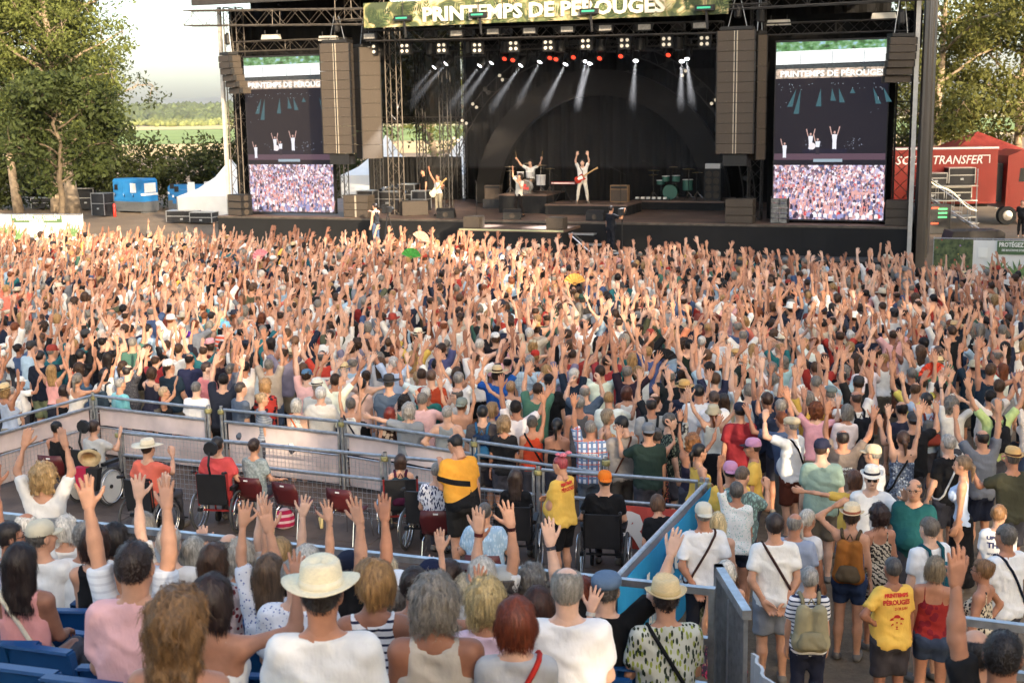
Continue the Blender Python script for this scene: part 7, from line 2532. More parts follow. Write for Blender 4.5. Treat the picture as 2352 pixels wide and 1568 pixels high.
seat_under(r,'wheelchair','wheelchair under the person in the wide cream hat')
r=P(498,1004,'wheelchair user in coral red t-shirt with headphones and padded headrest',col=(214,84,84),hair='short',hc=hDB,arms=('rest','rest'),sk=0,**SIT)
seat_under(r,'wheelchair','wheelchair with padded headrest, red tubes and a cap hanging behind',frame_m=mat('wheelchair_red',(0.35,0.03,0.03),0.4),headrest=True)
r=P(583,1008,'short haired person in mottled grey t-shirt seated on a maroon chair','f',col=(128,140,142),pat='mottle',c2=(150,160,160),hair='short',hc=hB,arms=('rest','lap'),sk=1,face=-10,**SIT)
seat_under(r,'chair','maroon chair under the person in mottled grey')
chair(FP(640+40,1222),math.radians(-28),'empty maroon chair, first of two side by side')
chair(FP(762+42,1238),math.radians(-26),'empty maroon chair, second of two, nearer the rucksack')
chair(tuple(float(q) for q in atz(208,1040,FLOOR)),math.radians(60),'empty maroon chair in the platform corner by the barrier')
r=P(919,1044,'person with brown bob and pale mint strap top in a wheelchair','f',top='strap',col=(176,208,200),hair='bob',hc=(60,42,34),arms=('rest','rest'),sk=0,h=1.5,**SIT)
seat_under(r,'wheelchair','wheelchair with red guards under the person with the brown bob',frame_m=mat('wheelchair_red',(0.35,0.03,0.03),0.4))
backpack(r,(28,58,68),'teal and plum rucksack hanging behind the mint strap top',(70,24,48))
r=P(1004,1062,'person in white shirt with navy palm print, half hidden by the jersey',col=(214,214,220),pat='leaves',c2=(40,48,84),hair='crop',hc=hG,arms=('lap','lap'),**SIT)
seat_under(r,'chair','maroon chair half hidden behind the standing jersey')
wheelchair(FP(985,1262),SA+0.1,'empty wheelchair with dark wheels between mint strap top and standing jersey')
P(1040,998,'tall person in yellow and black jersey standing with hand at mouth',top='tee',col=(226,158,60),pat='blocks',c2=(24,24,26),hair='receding',hc=hK,arms=('down','chin'),face=32,hd=(0.35,-0.25),glasses='clear',lean=0.22,build=1.22,h=1.84,sk=1,bottom='shorts',bc=(40,38,36),short='yellow and black jersey',
  prints=[('abqao',0.10,1.12,0.10,0.11,0.004,mat('jersey_black',(0.012,0.012,0.012),0.8))])
r=P(1113,1155,'person in pale blue leaf pattern shirt seated low on the platform',top='shirt',col=(150,180,204),pat='leaves',c2=(182,204,220),hair='crop',hc=(84,78,74),arms=('rest','rest'),build=1.35,sk=1,**SIT)
seat_under(r,'chair','maroon chair under the pale blue leaf pattern shirt')
r=P(1184,1078,'wheelchair user with long dark hair and black top, seen from behind','f',col=BLK,hair='long',hc=(50,36,30),arms=('lap','lap'),**SIT)
seat_under(r,'wheelchair','wheelchair with a red ribbon behind the long dark hair')
P(1284,1048,'person with pink flowered hair in yellow festival t-shirt and black shorts, standing','f',col=YEL,hair='crop',hc=(150,60,66),arms=('fold','fold'),face=52,hd=(0.2,-0.2),build=1.38,h=1.66,bottom='shorts',bc=(24,24,26),short='pink flowered hair',twist=0.0,
  prints=[('PRINTEMPS',0.0,1.34,0.22,0.05,0.003,None),('PÉROUGES',0.0,1.28,0.25,0.06,0.003,None)])
fl3=HEROES[-1]
r=P(1389,1083,'wheelchair user in orange cap and black t-shirt',col=(22,22,24),hair='crop',hc=hDG,hat=('capback',(228,120,40)),arms=('lap','rest'),hd=(0.3,0),build=1.25,**SIT)
seat_under(r,'wheelchair','powered wheelchair under the orange cap',headrest=False)
r=P(1508,1137,'person in black with brown hair bent forward before the coral banner','f',col=(24,24,26),hair='medium',hc=(92,64,44),arms=('lap','lap'),lean=0.35,**SIT)
seat_under(r,'chair','maroon chair beside the blue banner')
# flowers in the hair, hat and bag on wheelchairs
fx,fy=fl3[0],fl3[1]
rose=mat('rose_pink',(0.62,0.16,0.20),0.7,noise=0.3,nscale=40)
for k,(dx,dy,dz,rr) in enumerate(((0.0,-0.02,1.70,0.055),(0.07,0.0,1.725,0.045),(-0.06,0.01,1.70,0.04))):
 fl_o=empty('hair_flower',(fx+dx+0.02,fy+dy,FLOOR+dz)); tag(fl_o,['large pink rose in the cropped red hair','upper small pink rose in the cropped red hair','lower small pink rose in the cropped red hair'][k],'flower')
 b=MB()
 for j in range(3):
  b.lathe([(rr*(0.35+0.22*j),-rr*0.5+0.004*j),(rr*(0.5+0.25*j),rr*(0.3-0.18*j)),(rr*(0.3+0.25*j),rr*(0.42-0.18*j))],n=9)
 b.build('petals',rose,fl_o,smooth=True)
bag=empty('wheelchair_bag',(*atz(205,1070,FLOOR+0.85)[:2],FLOOR+0.42),math.radians(-15)); tag(bag,'red and black cloth bag with a straw hat in it, hung on a wheelchair','bag')
MB().prism([(-0.2,0.42),(0.0,0.42),(0.0,0.05),(-0.12,0.0),(-0.16,0.05)],-0.1,0.02).build('red_half',mat('bag_red',(0.40,0.01,0.05),0.7),bag)
MB().prism([(0.003,0.42),(0.2,0.42),(0.14,0.08),(0.003,0.05)],-0.1,0.02).build('black_half',WBLACK,bag)
ht=link('straw_hat',hat_mesh('panama',[straw_mat((222,200,158)),fabric((160,140,100))])); ht.location=(bag.location.x,bag.location.y,FLOOR+0.92); ht.rotation_euler=(-0.9,0.1,0.2); tag(ht,'spare straw hat tucked into the red and black bag','hat')
tb=empty('bottle',FP(738,1212),0); tag(tb,'small yellow bottle standing under the empty maroon chair','bottle')
MB().lathe([(0.03,0),(0.033,0.02),(0.033,0.15),(0.015,0.19),(0.015,0.21)],n=10).build('flask',mat('bottle_yellow',(0.6,0.5,0.25),0.5),tb,smooth=True)
hb_=empty('handbag',FP(655,1212),0.4); tag(hb_,'pink striped cloth bag on the floor beside the mottled grey t-shirt','bag')
MB().lathe([(0.08,0),(0.14,0.03),(0.15,0.16),(0.1,0.26),(0.04,0.3)],n=10,sy=0.6).build('pouch',fabric((176,40,84),'widestripes',(222,190,196)),hb_,smooth=True)
# --- standing to the right of the platform and behind its barriers
def clear_of_rail(x,y,k,sex):
 """stature that puts the feet on the field beyond the platform barrier, the head still on its line of sight"""
 h=k.get('h') or (1.64 if sex=='f' else 1.76)
 while h>1.40:
  p=on_ground(x,y,1.757*h/1.75)
  a,b=R1[0],R1[5]
  if p[0]>b[0]+0.1 or p[1]>a[1]+(p[0]-a[0])/(b[0]-a[0])*(b[1]-a[1])+0.36:
   break
  h -= 0.02
 k['h']=h
def G(x,y,label,sex='m',**k):
 clear_of_rail(x,y,k,sex)
 return hero(x,y,sex,label=label,group=k.pop('group','spectators standing beside the platform'),**k)
FEST=lambda dx=0.0:[('PRINTEMPS',dx,1.33,0.24,0.05,0.003,None),('PÉROUGES',dx,1.265,0.27,0.06,0.003,None),('23·28 JUIN',dx+0.04,1.205,0.13,0.035,0.001,None),('✿',dx,1.07,0.15,0.17,0.012,None)]
G(1616,1157,'person in pale trucker cap and white shirt with brown strap, hands behind',top='shirt',col=(224,224,224),hair='crop',hc=hG,hat=('capback',(206,200,182)),arms=('back','back'),bottom='trousers',bc=(36,38,48),strap=((66,44,40),'r'),short='white shirt with brown strap',h=1.8)
G(1648,1178,'long blonde haired person in green sprigged dress beside the white shirt','f',top='dress',col=(150,152,130),pat='leaves',c2=(90,100,76),hair='long',hc=(206,186,142))
G(1668,1290,'white haired person in pink patterned dress behind the ribbed panel','f',top='dress',col=(70,50,60),pat='floral',c2=(190,60,90),c3=(200,140,110),hair='medium',hc=hW,h=1.6)
G(1692,1108,'grey haired person in white speckled t-shirt, one arm straight up','f',col=(222,222,218),pat='dots',c2=(120,180,170),hair='short',hc=hDG,arms=('down','up'),bottom='short_shorts',bc=(36,40,54),short='white speckled t-shirt')
G(1709,1072,'person in grey green palm print t-shirt looking down',col=(110,128,124),pat='leaves',c2=(150,186,176),hair='crop',hc=(96,78,64),arms=('phone','phone'),face=-40,hd=(0,-0.4))
G(1730,1008,'bearded person in yellow t-shirt and pink cap turned to the side',col=YEL,hair='crop',hc=hB,hat=('cap',(196,140,170),(50,40,50)),face=75,arms=DN,short='pink cap and yellow t-shirt',glasses='clear')
G(1606,1020,'dark haired person in sleeveless yellow top, arm on the rail, turned right','f',top='tank',col=YEL,hair='pony',hc=hK,arms=('hip','rest'),face=-70,glasses='clear',sk=1)
G(1678,1062,'person in yellow festival t-shirt with black bag and pink cap',col=YEL,hair='crop',hc=hDB,hat=('capback',(196,140,170)),strap=(BLK,'l'),prints=FEST()[:2])
G(1779,1181,'curly dark haired person in white t-shirt, hands clasped behind back',col=(228,227,223),hair='short',hc=(50,36,30),arms=('back','back'),bottom='shorts',bc=(132,138,148),strap=((66,44,40),'l'),h=1.82,build=1.02,short='hands clasped behind back',hseed=1)
G(1855,1171,'silver ponytailed person in plain white t-shirt turned to the side','f',col=(218,217,216),hair='pony',hc=(188,182,170),face=-50,bottom='trousers',bc=(60,60,70),glasses='clear')
G(1826,1180,'person with bare crown beside the silver ponytail',col=(150,160,180),hair='fringe',hc=hG,face=-30,h=1.7)
r=G(1957,1163,'person in cream trilby and crossed blue straps, turned right','f',top='strap',col=(84,96,128),pat='stripes',c2=(70,80,112),hair='short',hc=hB,hat=('fedora',(222,200,164),(150,90,70)),face=-22,arms=('down','head'),bottom='short_shorts',bc=(44,58,86),sk=1,h=1.72)
backpack(r,(150,92,40),'orange brown hiking rucksack on the person in the cream trilby',(84,70,52),h=0.5)
G(2020,1161,'dark haired person with flower clip in black and cream ikat dress','f',top='dress',col=(196,182,160),pat='zigzag',c2=(52,46,42),hair='curly',hc=(44,26,24),sk=2,short='ikat dress')
G(2003,1076,'person in checked hat and sunglasses facing the camera in white t-shirt',col=(222,221,218),hair='crop',hc=hDB,hat=('fedora',(222,216,204),(40,40,50)),face=165,glasses='sun',arms=('down','bent2'),short='checked hat',build=1.0)
G(2101,1101,'bald person in dark green t-shirt and spectacles facing the camera',col=TEAL,hair='fringe',hc=hDG,face=150,glasses='clear',arms=DN,build=1.25,sk=1,short='dark green t-shirt')
r=G(2136,1190,'grey haired person in white printed t-shirt with teal rucksack',col=(222,224,226),hair='short',hc=(104,94,84),face=20,build=1.15,prints=[('tif',0.06,1.0,0.12,0.1,0.006,mat('print_blue',(0.12,0.35,0.55),0.7))])
backpack(r,(18,88,100),'teal rucksack on the white printed t-shirt',(16,74,84),h=0.36,w=0.26)
G(2212,1047,'fair ponytailed person in pale blue vest and long black skirt, in profile','f',top='tank',col=(184,200,222),hair='pony',hc=(124,100,76),face=62,arms=('down','down'),bottom='long_skirt',bc=(20,20,23),h=1.74,build=0.98,sk=1,short='long black skirt')
G(2052,1281,'grey haired person in yellow festival t-shirt, hand on hip, from behind','f',col=YEL,hair='crop',hc=(74,70,68),arms=('down','hip'),bottom='shorts',bc=(62,58,62),h=1.66,build=1.22,sk=4,prints=FEST(),short='yellow t-shirt with hand on hip')
r=G(1860,1304,'short grey haired person in white top with navy stripes and khaki rucksack','f',col=(224,224,226),pat='stripes',c2=(40,46,74),hair='short',hc=(150,146,140),bottom='trousers',bc=(34,38,56),sk=1,h=1.6)
backpack(r,(148,140,112),'khaki rucksack on the striped white top',(132,124,98),h=0.48,w=0.32)
G(2149,1280,'ash blonde bobbed person in red patterned strap top with phone','f',top='strap',col=(150,44,40),pat='blobs',c2=(120,30,40),hair='bob',hc=(132,116,94),face=-25,arms=('phone','down'),bottom='short_shorts',bc=(58,70,92),sk=2)
G(2259,1286,'brown haired person in cream and black lattice dress, turned left','f',top='dress',col=(206,192,166),pat='floral',c2=(40,36,40),hair='bun',hc=(128,92,58),face=48,arms=('hip','down'),sk=2,glasses='clear')
G(2312,1207,'grey haired person in white t-shirt with shoulder bag at the picture edge',col=(224,226,228),hair='short',hc=(98,92,86),face=25,strap=(NAVY,'l'),sk=2,h=1.78)
G(2295,1160,'person with blonde bun in white slogan t-shirt','f',col=(222,222,220),hair='bun',hc=(140,104,70),face=-18,hd=(-0.5,0),glasses='clear',prints=[('UPGRA',-0.02,1.30,0.22,0.055,0.003,mat('print_navy',(0.03,0.04,0.12),0.7)),('THIN',-0.02,1.22,0.2,0.08,0.004,mat('print_navy',(0.03,0.04,0.12),0.7)),('anything',-0.02,1.13,0.2,0.05,0.0,mat('print_navy',(0.03,0.04,0.12),0.7))])
G(1888,1010,'person in navy cap and sage green t-shirt, tall, from behind',col=SAGE,hair='crop',hc=hB,hat=('cap',(36,38,58)),face=-12,hd=(-0.6,0),bottom='shorts',bc=(120,108,92),h=1.86,build=1.1,short='sage green t-shirt')
G(1936,988,'balding person in grey brown slogan t-shirt with both arms up',col=(118,106,98),hair='receding',hc=hDB,arms=('upv','up'),prints=[('ULTIMATE',0,1.27,0.22,0.045,0.002,PRINTW),('BLANC',0,1.21,0.18,0.04,0.0,PRINTW)],short='ULTIMATE slogan t-shirt')
G(1819,959,'person in beige flat cap and white polo holding up a phone',top='polo',col=(220,220,218),hair='crop',hc=hG,hat=('flatcap',(206,188,154)),face=42,arms=('down','phoneup'),strap=(BLK,'l'),bottom='shorts',bc=(92,48,36),glasses='clear',short='beige flat cap')
G(1856,899,'grey haired person in yellow festival t-shirt, back to the camera, arms up',col=YEL,hair='medium',hc=hG,arms=('bent2','up'),prints=FEST(),short='yellow festival t-shirt with grey hair')
G(1962,1081,'brown haired person in yellow festival t-shirt pointing an arm sideways','f',col=YEL,hair='bob',hc=(94,60,40),arms=('down','side'),face=8,prints=FEST(0.02)[:3],short='yellow t-shirt pointing sideways')
G(2006,1023,'person in sand coloured cap and white t-shirt with spectacles, turned left',col=(220,220,220),hair='crop',hc=hG,hat=('cap',(206,184,152)),face=48,glasses='clear')
G(2075,990,'ponytailed person in blue floral backless dress, both arms straight up','f',top='dress',col=(92,104,124),pat='floral',c2=(160,170,180),c3=(60,66,80),hair='pony',hc=(78,54,40),arms=('up','up'),sk=0,h=1.72,strap=(BLK,'r'),short='blue floral dress')
G(2179,999,'silver haired person in black polo with white shoulder strap',top='polo',col=(26,26,28),hair='short',hc=(160,154,146),face=20,strap=((200,200,196),'r'),short='black polo with white strap')
G(2257,988,'balding person in mid grey t-shirt, both arms raised',col=(112,116,124),hair='fringe',hc=hDB,arms=('up','upf'),bottom='shorts',bc=NAVY,short='mid grey t-shirt')
G(2327,1033,'person in straw trilby and olive t-shirt with camera strap at picture edge',col=(66,66,52),hair='crop',hc=hDG,hat=('fedora',(216,172,112),(90,60,44)),arms=('phone','bent2'),sk=2,short='olive t-shirt at the edge')
r=G(2291,916,'curly grey haired person in pale lime t-shirt, both arms up',col=LIME,hair='short',hc=hG,arms=('upv','upv'),short='pale lime t-shirt',hseed=1)
backpack(r,(30,30,34),'black rucksack on the pale lime t-shirt',(24,24,27))
r=G(1967,899,'shaven headed person in white t-shirt with black rucksack, arms raised',col=W,hair='fringe',hc=hB,arms=('upin','bent'),sk=2,short='white t-shirt with black rucksack')
backpack(r,(26,28,34),'black rucksack on a white t-shirt behind the slogan t-shirt',(22,24,28))
G(1908,888,'person in grey flat cap and rust t-shirt',col=(150,74,40),hair='crop',hc=hG,hat=('flatcap',(112,124,120)),arms=('down','bent2'),short='grey flat cap and rust t-shirt')
G(1934,851,'balding person in pale aqua t-shirt, both arms high and wide',col=(188,216,222),hair='fringe',hc=hDB,arms=('upv','upv'),build=1.2,short='pale aqua t-shirt')
G(1762,902,'brown haired person in dark denim shirt, both hands up',top='shirt',col=(46,54,72),hair='short',hc=(62,44,34),arms=('up','up'),face=20,short='dark denim shirt')
G(1793,917,'grey cropped person holding a phone by the ear before the flat cap',col=(44,52,70),hair='crop',hc=hG,arms=('bent','phoneup'))
G(2099,947,'person in charcoal cap and black t-shirt, one arm bent up',col=(26,26,28),hair='crop',hc=hB,hat=('capback',(66,66,68)),arms=('bent','bent2'),short='charcoal cap',build=1.25)
r=G(2129,903,'dark haired person in light blue shirt with grey rucksack, arms wide',top='shirt',col=(150,170,196),hair='short',hc=hDB,arms=('upv','upv'),short='light blue shirt with grey rucksack')
backpack(r,(88,90,92),'grey rucksack with red trim on the light blue shirt',(120,50,40))
G(1700,926,'person in navy cap and dark red polo, from behind',top='polo',col=(140,42,48),hair='crop',hc=hDB,hat=('cap',(38,42,58)),h=1.8,bottom='trousers',bc=(50,46,50),short='dark red polo')
G(1605,883,'black haired person in white shirt, tall, arms lowered',top='shirt',col=(222,222,222),hair='crop',hc=hK,bottom='trousers',bc=(44,44,50),h=1.85,short='white shirt and black hair')
G(1640,898,'brown cropped person in plain white t-shirt beside the tall white shirt',col=(222,223,225),hair='crop',hc=(74,56,46),short='plain white t-shirt')
G(1591,998,'person with frizzy auburn hair in navy top, both arms up','f',top='strap',col=(40,38,54),hair='curly',hc=(140,92,52),arms=('upv','up'),sk=2,watch=(1,(50,50,56)),short='frizzy auburn hair')
G(1508,984,'person with dark hair and sunglasses on head in floral dress, filming','f',top='dress',col=(40,38,44),pat='floral',c2=(180,84,76),c3=(190,120,70),hair='bun',hc=hDG,arms=('phoneup','bent2'),strap=((104,110,84),'r'),short='dark floral dress')
G(1423,957,'black haired person in beige grey polo with brown strap, looking down',top='polo',col=(162,154,146),hair='short',hc=hK,face=22,hd=(0.4,-0.4),arms=('phone','phone'),strap=((86,50,36),'r'),bottom='trousers',bc=(90,84,78),short='beige grey polo')
G(1356,966,'grey haired person in blue and red plaid shirt, one arm straight up',top='shirt',col=(206,212,222),pat='plaid',c2=(104,128,164),c3=(180,84,72),hair='crop',hc=(124,116,108),arms=('down','up'),bottom='trousers',bc=(90,100,112),short='plaid shirt',
  prints=[('Wide Riders',-0.02,1.27,0.24,0.06,0.0,PRINTW)])
G(1396,941,'fair haired person in colourful strap dress with sunglasses on head, facing right','f',top='dress',col=(190,120,70),pat='floral',c2=(60,130,130),c3=(210,170,90),hair='medium',hc=(146,126,100),face=-85,sk=1)
G(1222,955,'person in orange red tank top with hair pinned up, one arm raised','f',top='tank',col=(196,70,44),hair='bun',hc=hDG,arms=('up','down'),strap=(BLK,'l'),sk=2,short='orange red tank top')
G(1280,961,'dark ponytailed person in black strap top behind the rail','f',top='strap',col=BLK,hair='pony',hc=hK,sk=2,face=-14,short='black strap top with ponytail')
G(1157,958,'person with curly fair hair in black t-shirt behind the jersey','f',col=(30,30,32),hair='curly',hc=(136,110,80),short='curly fair hair and black t-shirt')
r=G(1496,914,'balding person in grey t-shirt with black rucksack straps',col=(160,160,158),hair='receding',hc=hDB,short='grey t-shirt with rucksack straps',bottom='trousers')
backpack(r,(90,92,90),'grey rucksack worn before the dark floral dress',(40,42,44),h=0.36)
G(1489,973,'person in grey striped cap and dark green t-shirt holding a yellow cup',col=(40,56,50),hair='crop',hc=hB,hat=('capback',(124,126,128)),arms=('down','bent2'))
G(1538,950,'bearded person with greying hair in dark leafy shirt, turned right',top='shirt',col=(36,44,42),pat='leaves',c2=(120,130,110),hair='short',hc=hDG,face=-70)
G(1561,948,'dark haired person with tattooed arm and sunglasses, turned right','f',col=(60,60,62),pat='camo',c2=(170,170,164),hair='long',hc=hK,face=-55,arms=('up','bent'),glasses='sun',short='tattooed arm')
G(1572,878,'person in frayed straw hat and navy slogan t-shirt',col=(34,40,60),hair='crop',hc=hB,hat=('panama',(206,164,98),(120,90,60)),arms=('bent','bent2'),prints=[('PATAGON',0,1.3,0.24,0.05,0.003,PRINTW)],short='frayed straw hat')
G(1343,884,'bald person in slate blue t-shirt holding a phone up with both hands',col=(74,88,104),hair='fringe',hc=hG,arms=('phoneup','phoneup'),short='bald head and raised phone')
G(1261,861,'person in black cap and black t-shirt, broad back',col=(24,24,26),hair='crop',hc=hB,hat=('cap',(30,30,34)),build=1.25,short='black cap and black t-shirt')
G(1330,909,'grey haired person in grey tank top before the slate blue t-shirt',top='tank',col=(88,88,90),hair='short',hc=(130,126,120),short='grey tank top and grey hair')
G(1439,887,'auburn bobbed person in white lace top with sunglasses on head','f',top='tank',col=W,hair='bob',hc=(84,46,32),arms=('upf','down'),short='auburn bob')
G(1168,921,'white haired person in black t-shirt with orange strap','f',col=(30,30,32),hair='medium',hc=(220,214,204),short='white hair above the rail')
# behind the barriers, from the picture edge to the jersey
def B(x,y,label,sex='m',**k):
 clear_of_rail(x,y,k,sex)
 return hero(x,y,sex,label=label,group='spectators right behind the platform barrier',**k)
B(25,888,'grey haired person in white polo at the picture edge behind the barrier',top='polo',col=W,hair='crop',hc=(136,130,124),short='white polo at the edge')
B(45,866,'person in white cap and white t-shirt, one arm bent up',col=W,hair='crop',hc=hDG,hat=('cap',(226,224,218)),arms=('bent','down'),face=-25,short='white cap at the edge')
B(91,805,'person in navy t-shirt and pale green shorts behind the barrier',col=(32,36,48),hair='crop',hc=hDB,arms=('bent','down'),bottom='shorts',bc=(128,138,110),h=1.84,short='navy t-shirt and green shorts')
B(145,885,'dark bobbed person in black strap top behind the barrier','f',top='strap',col=BLK,hair='bob',hc=(44,32,28),short='black strap top and dark bob',sk=1)
r=B(184,803,'black haired person in black t-shirt with red rucksack',col=(28,28,30),hair='short',hc=hK,arms=('bent','up'),short='black t-shirt with red rucksack')
backpack(r,(196,62,40),'red rucksack on the black t-shirt near the picture edge',(60,44,44),h=0.4)
r=B(239,847,'black haired person in white t-shirt with slate rucksack, hand on hip','f',col=W,hair='bob',hc=hK,arms=('down','hip'),short='white t-shirt with slate rucksack')
backpack(r,(60,74,84),'slate rucksack on the white t-shirt behind the corner post',(50,62,70),h=0.36)
B(275,869,'grey haired person in aqua t-shirt leaning on the barrier',col=(120,190,196),pat='shade',c2=(150,204,206),hair='crop',hc=(140,136,130),face=-25,short='aqua t-shirt')
B(293,839,'receding dark haired person in dark speckled shirt',top='shirt',col=(62,62,68),pat='dots',c2=(130,130,134),hair='receding',hc=hDB,arms=('upv','down'),face=-20,glasses='clear',short='dark speckled shirt')
B(376,889,'fair cropped person in black vest turned right with arm raised','f',top='tank',col=BLK,hair='short',hc=(178,152,120),arms=('upf','rest'),face=-62,short='black vest and raised arm',sk=1)
B(475,831,'person in salmon pink polo looking to the right',top='polo',col=(226,134,130),hair='crop',hc=hB,face=-35,hd=(-0.6,0),build=1.2,h=1.86,short='salmon pink polo')
B(450,877,'grey haired person in white t-shirt leaning on the post',col=(218,217,216),hair='crop',hc=(110,104,98),bottom='trousers',bc=(120,116,108),short='white t-shirt by the post')
B(386,838,'dark haired person with glasses talking, orange top beside','f',col=(200,130,60),hair='medium',hc=hDB,face=-75,glasses='clear',short='orange top')
B(531,836,'grey haired person in slate polo with spectacles looking right',top='polo',col=(96,100,112),hair='short',hc=(96,88,80),face=-42,glasses='clear',arms=('up','bent'),short='slate polo')
B(552,878,'short haired person in blue grey t-shirt behind the dark rail',col=(92,102,116),hair='crop',hc=(72,58,48),face=-40,short='blue grey t-shirt')
B(601,903,'person with blonde bun in fine striped grey t-shirt','f',col=(150,156,164),pat='stripes',c2=(110,118,132),hair='bun',hc=(146,122,92),face=-55,short='blonde bun and striped t-shirt')
B(609,872,'person with frizzy light brown hair in red patterned top','f',col=(156,50,44),pat='blobs',c2=(40,30,40),hair='curly',hc=(150,116,78),short='frizzy hair and red top')
B(681,916,'white bobbed person in sprigged top with orange strap','f',top='tank',col=(200,205,200),pat='dots',c2=(90,120,100),hair='bob',hc=(176,172,164),strap=((206,110,70),'l'),short='white bob with orange strap')
B(736,889,'white haired person in loose cream shirt leaning on the rail',top='shirt',col=(214,208,196),hair='short',hc=(196,192,186),arms=('rest','rest'),build=1.25,short='loose cream shirt')
B(728,873,'person in cream fedora behind the cream shirt',col=(190,188,180),hair='crop',hc=hG,hat=('fedora',(228,220,202),(60,56,54)),short='cream fedora')
B(805,914,'person with grey bun in white vest, both arms straight up','f',top='tank',col=W,hair='bun',hc=(104,98,92),arms=('up','up'),strap=((40,40,52),'l'),sk=1,short='grey bun and white vest')
B(830,870,'dark ponytailed person in blush t-shirt and black skirt','f',col=(214,176,160),hair='pony',hc=hK,bottom='long_skirt',bc=(26,26,28),strap=((110,100,90),'r'),short='blush t-shirt')
B(893,864,'person in wide charcoal hat and slate blue t-shirt',col=(88,102,118),hair='crop',hc=hDG,hat=('wide',(64,62,62),(44,42,42),'felt'),build=1.15,h=1.8,short='wide charcoal hat')
B(895,936,'person with dark red bob in brown circle print top','f',top='tank',col=(60,40,34),pat='blobs',c2=(190,170,150),hair='bob',hc=(104,34,24),h=1.58,short='dark red bob')
B(939,928,'person with long grey curls in grey t-shirt, arm round a neighbour','m',col=(134,138,142),hair='curly',hc=(154,148,140),arms=('down','side'),h=1.68,short='long grey curls')
B(990,849,'cropped brown haired person in rust red t-shirt, from behind',col=(164,62,36),hair='crop',hc=(82,58,44),h=1.84,build=1.1,short='rust red t-shirt')
B(1049,892,'bald person with spectacles in beige polo, facing left',top='polo',col=(196,186,172),hair='fringe',hc=hDG,face=80,glasses='clear',short='beige polo facing left')
B(1027,932,'grey cropped person in grey vest, hands on hips',top='tank',col=(142,146,146),hair='crop',hc=(150,144,136),arms=('hip','hip'),build=1.2,short='grey vest with hands on hips')
r=B(1108,931,'black cropped person in brown grey t-shirt with navy rucksack',col=(84,76,74),hair='crop',hc=hK,short='navy rucksack')
backpack(r,(28,48,74),'navy rucksack with light blue straps behind the rail',(40,92,130),h=0.4)
B(1131,925,'fair haired person with sunglasses on head, turned right','f',col=(170,150,130),hair='bob',hc=(150,116,76),face=-60,arms=('down','chin'))
B(1173,876,'fair cropped person in blue vest, arms arched overhead','f',top='tank',col=(58,72,100),hair='short',hc=(160,122,84),arms=('wide','wide'),short='blue vest with arched arms')
B(1217,816,'person in pale blue checked shirt, arms lowered, from behind',top='shirt',col=(196,212,216),pat='check',c2=(140,164,180),hair='crop',hc=(130,124,118),h=1.84,bottom='trousers',bc=(176,160,130),short='pale blue checked shirt')
B(1142,843,'person in big brown and cream striped sun hat and bright blue t-shirt',col=(30,84,160),hair='medium',hc=hB,hat=('wide',(196,172,132),(70,50,38)),arms=('upv','bent'),short='striped sun hat')
B(1053,855,'grey haired person in white t-shirt, both arms spread upwards',col=(224,223,220),hair='short',hc=(128,122,116),arms=('upv','upv'),face=-14,short='white t-shirt with spread arms')
B(958,854,'fair ponytailed person in white t-shirt, one arm up','f',col=W,hair='pony',hc=(158,126,86),arms=('bent','up'),short='fair ponytail in white')
# a few that stand out further forward
C=lambda*a,**k:hero(a[0],a[1],a[3] if len(a)>3 else 'm',label=a[2],group='spectators in the middle of the crowd',**k)
C(517,740,'person in blue and white tie-dye bucket hat and orange striped polo',top='polo',col=(226,100,72),pat='widestripes',c2=(224,214,206),hair='crop',hc=hB,hat=('bucket',(110,170,206)),short='tie-dye bucket hat')
C(430,766,'person in bright purple trilby','f',col=(60,54,60),hair='medium',hc=hG,hat=('fedora',(92,44,140),(60,30,100),'felt'),short='purple trilby')
C(482,781,'person in rose pink trilby and maroon t-shirt','f',col=(84,40,44),hair='medium',hc=hB,hat=('fedora',(226,160,166),(210,150,150),'felt'),short='rose pink trilby')
C(486,716,'dark haired person in turquoise t-shirt',col=(112,196,182),hair='crop',hc=hDB,arms=('upf','down'),short='turquoise t-shirt')
C(435,680,'cropped person in white t-shirt, arms up in a narrow V',col=W,hair='crop',hc=hB,arms=('upin','upin'),short='white t-shirt with narrow V arms')
C(960,758,'person in cream panama with dark band',col=W,hair='crop',hc=hG,hat=('panama',(230,216,186),(34,30,30)),arms=('up','down'),short='cream panama with dark band')
C(836,683,'grey haired person in dark red slogan t-shirt with strap',col=(130,40,38),hair='short',hc=hG,strap=((110,104,90),'r'),short='dark red slogan t-shirt',prints=[('LAFUSTEN',0,1.15,0.26,0.05,0.003,PRINTW)])
C(738,808,'bald person in white jersey with red shoulders and navy band, arms up',top='polo',col=(222,220,216),pat='bands',c2=(190,66,52),c3=(44,52,78),hair='fringe',hc=hDG,arms=('wide','upv'),build=1.2,short='red shouldered jersey')
C(1338,679,'person in dark green felt trilby',col=(70,66,62),hair='crop',hc=hDG,hat=('fedora',(62,88,76),(40,54,48),'felt'),arms=('up','upv'),short='green felt trilby')
C(1232,742,'person in flat straw boater held above the crowd','f',col=(200,180,160),hair='medium',hc=hB,hat=('boater',(232,186,120),(216,170,106)),short='straw boater')
C(1342,735,'broad balding person in white t-shirt, arms lowered',col=(222,220,218),hair='receding',hc=hDB,build=1.3,h=1.84,short='broad white t-shirt')
C(1551,739,'shaven headed person in peach t-shirt, arms up',col=(238,150,110),hair='fringe',hc=hDB,arms=('upin','up'),build=1.15,short='peach t-shirt')
C(2054,711,'person in charcoal trilby with white shirt',top='shirt',col=W,hair='crop',hc=hDB,hat=('fedora',(60,58,60),(40,38,40),'felt'),arms=('bent','bent'),short='charcoal trilby')
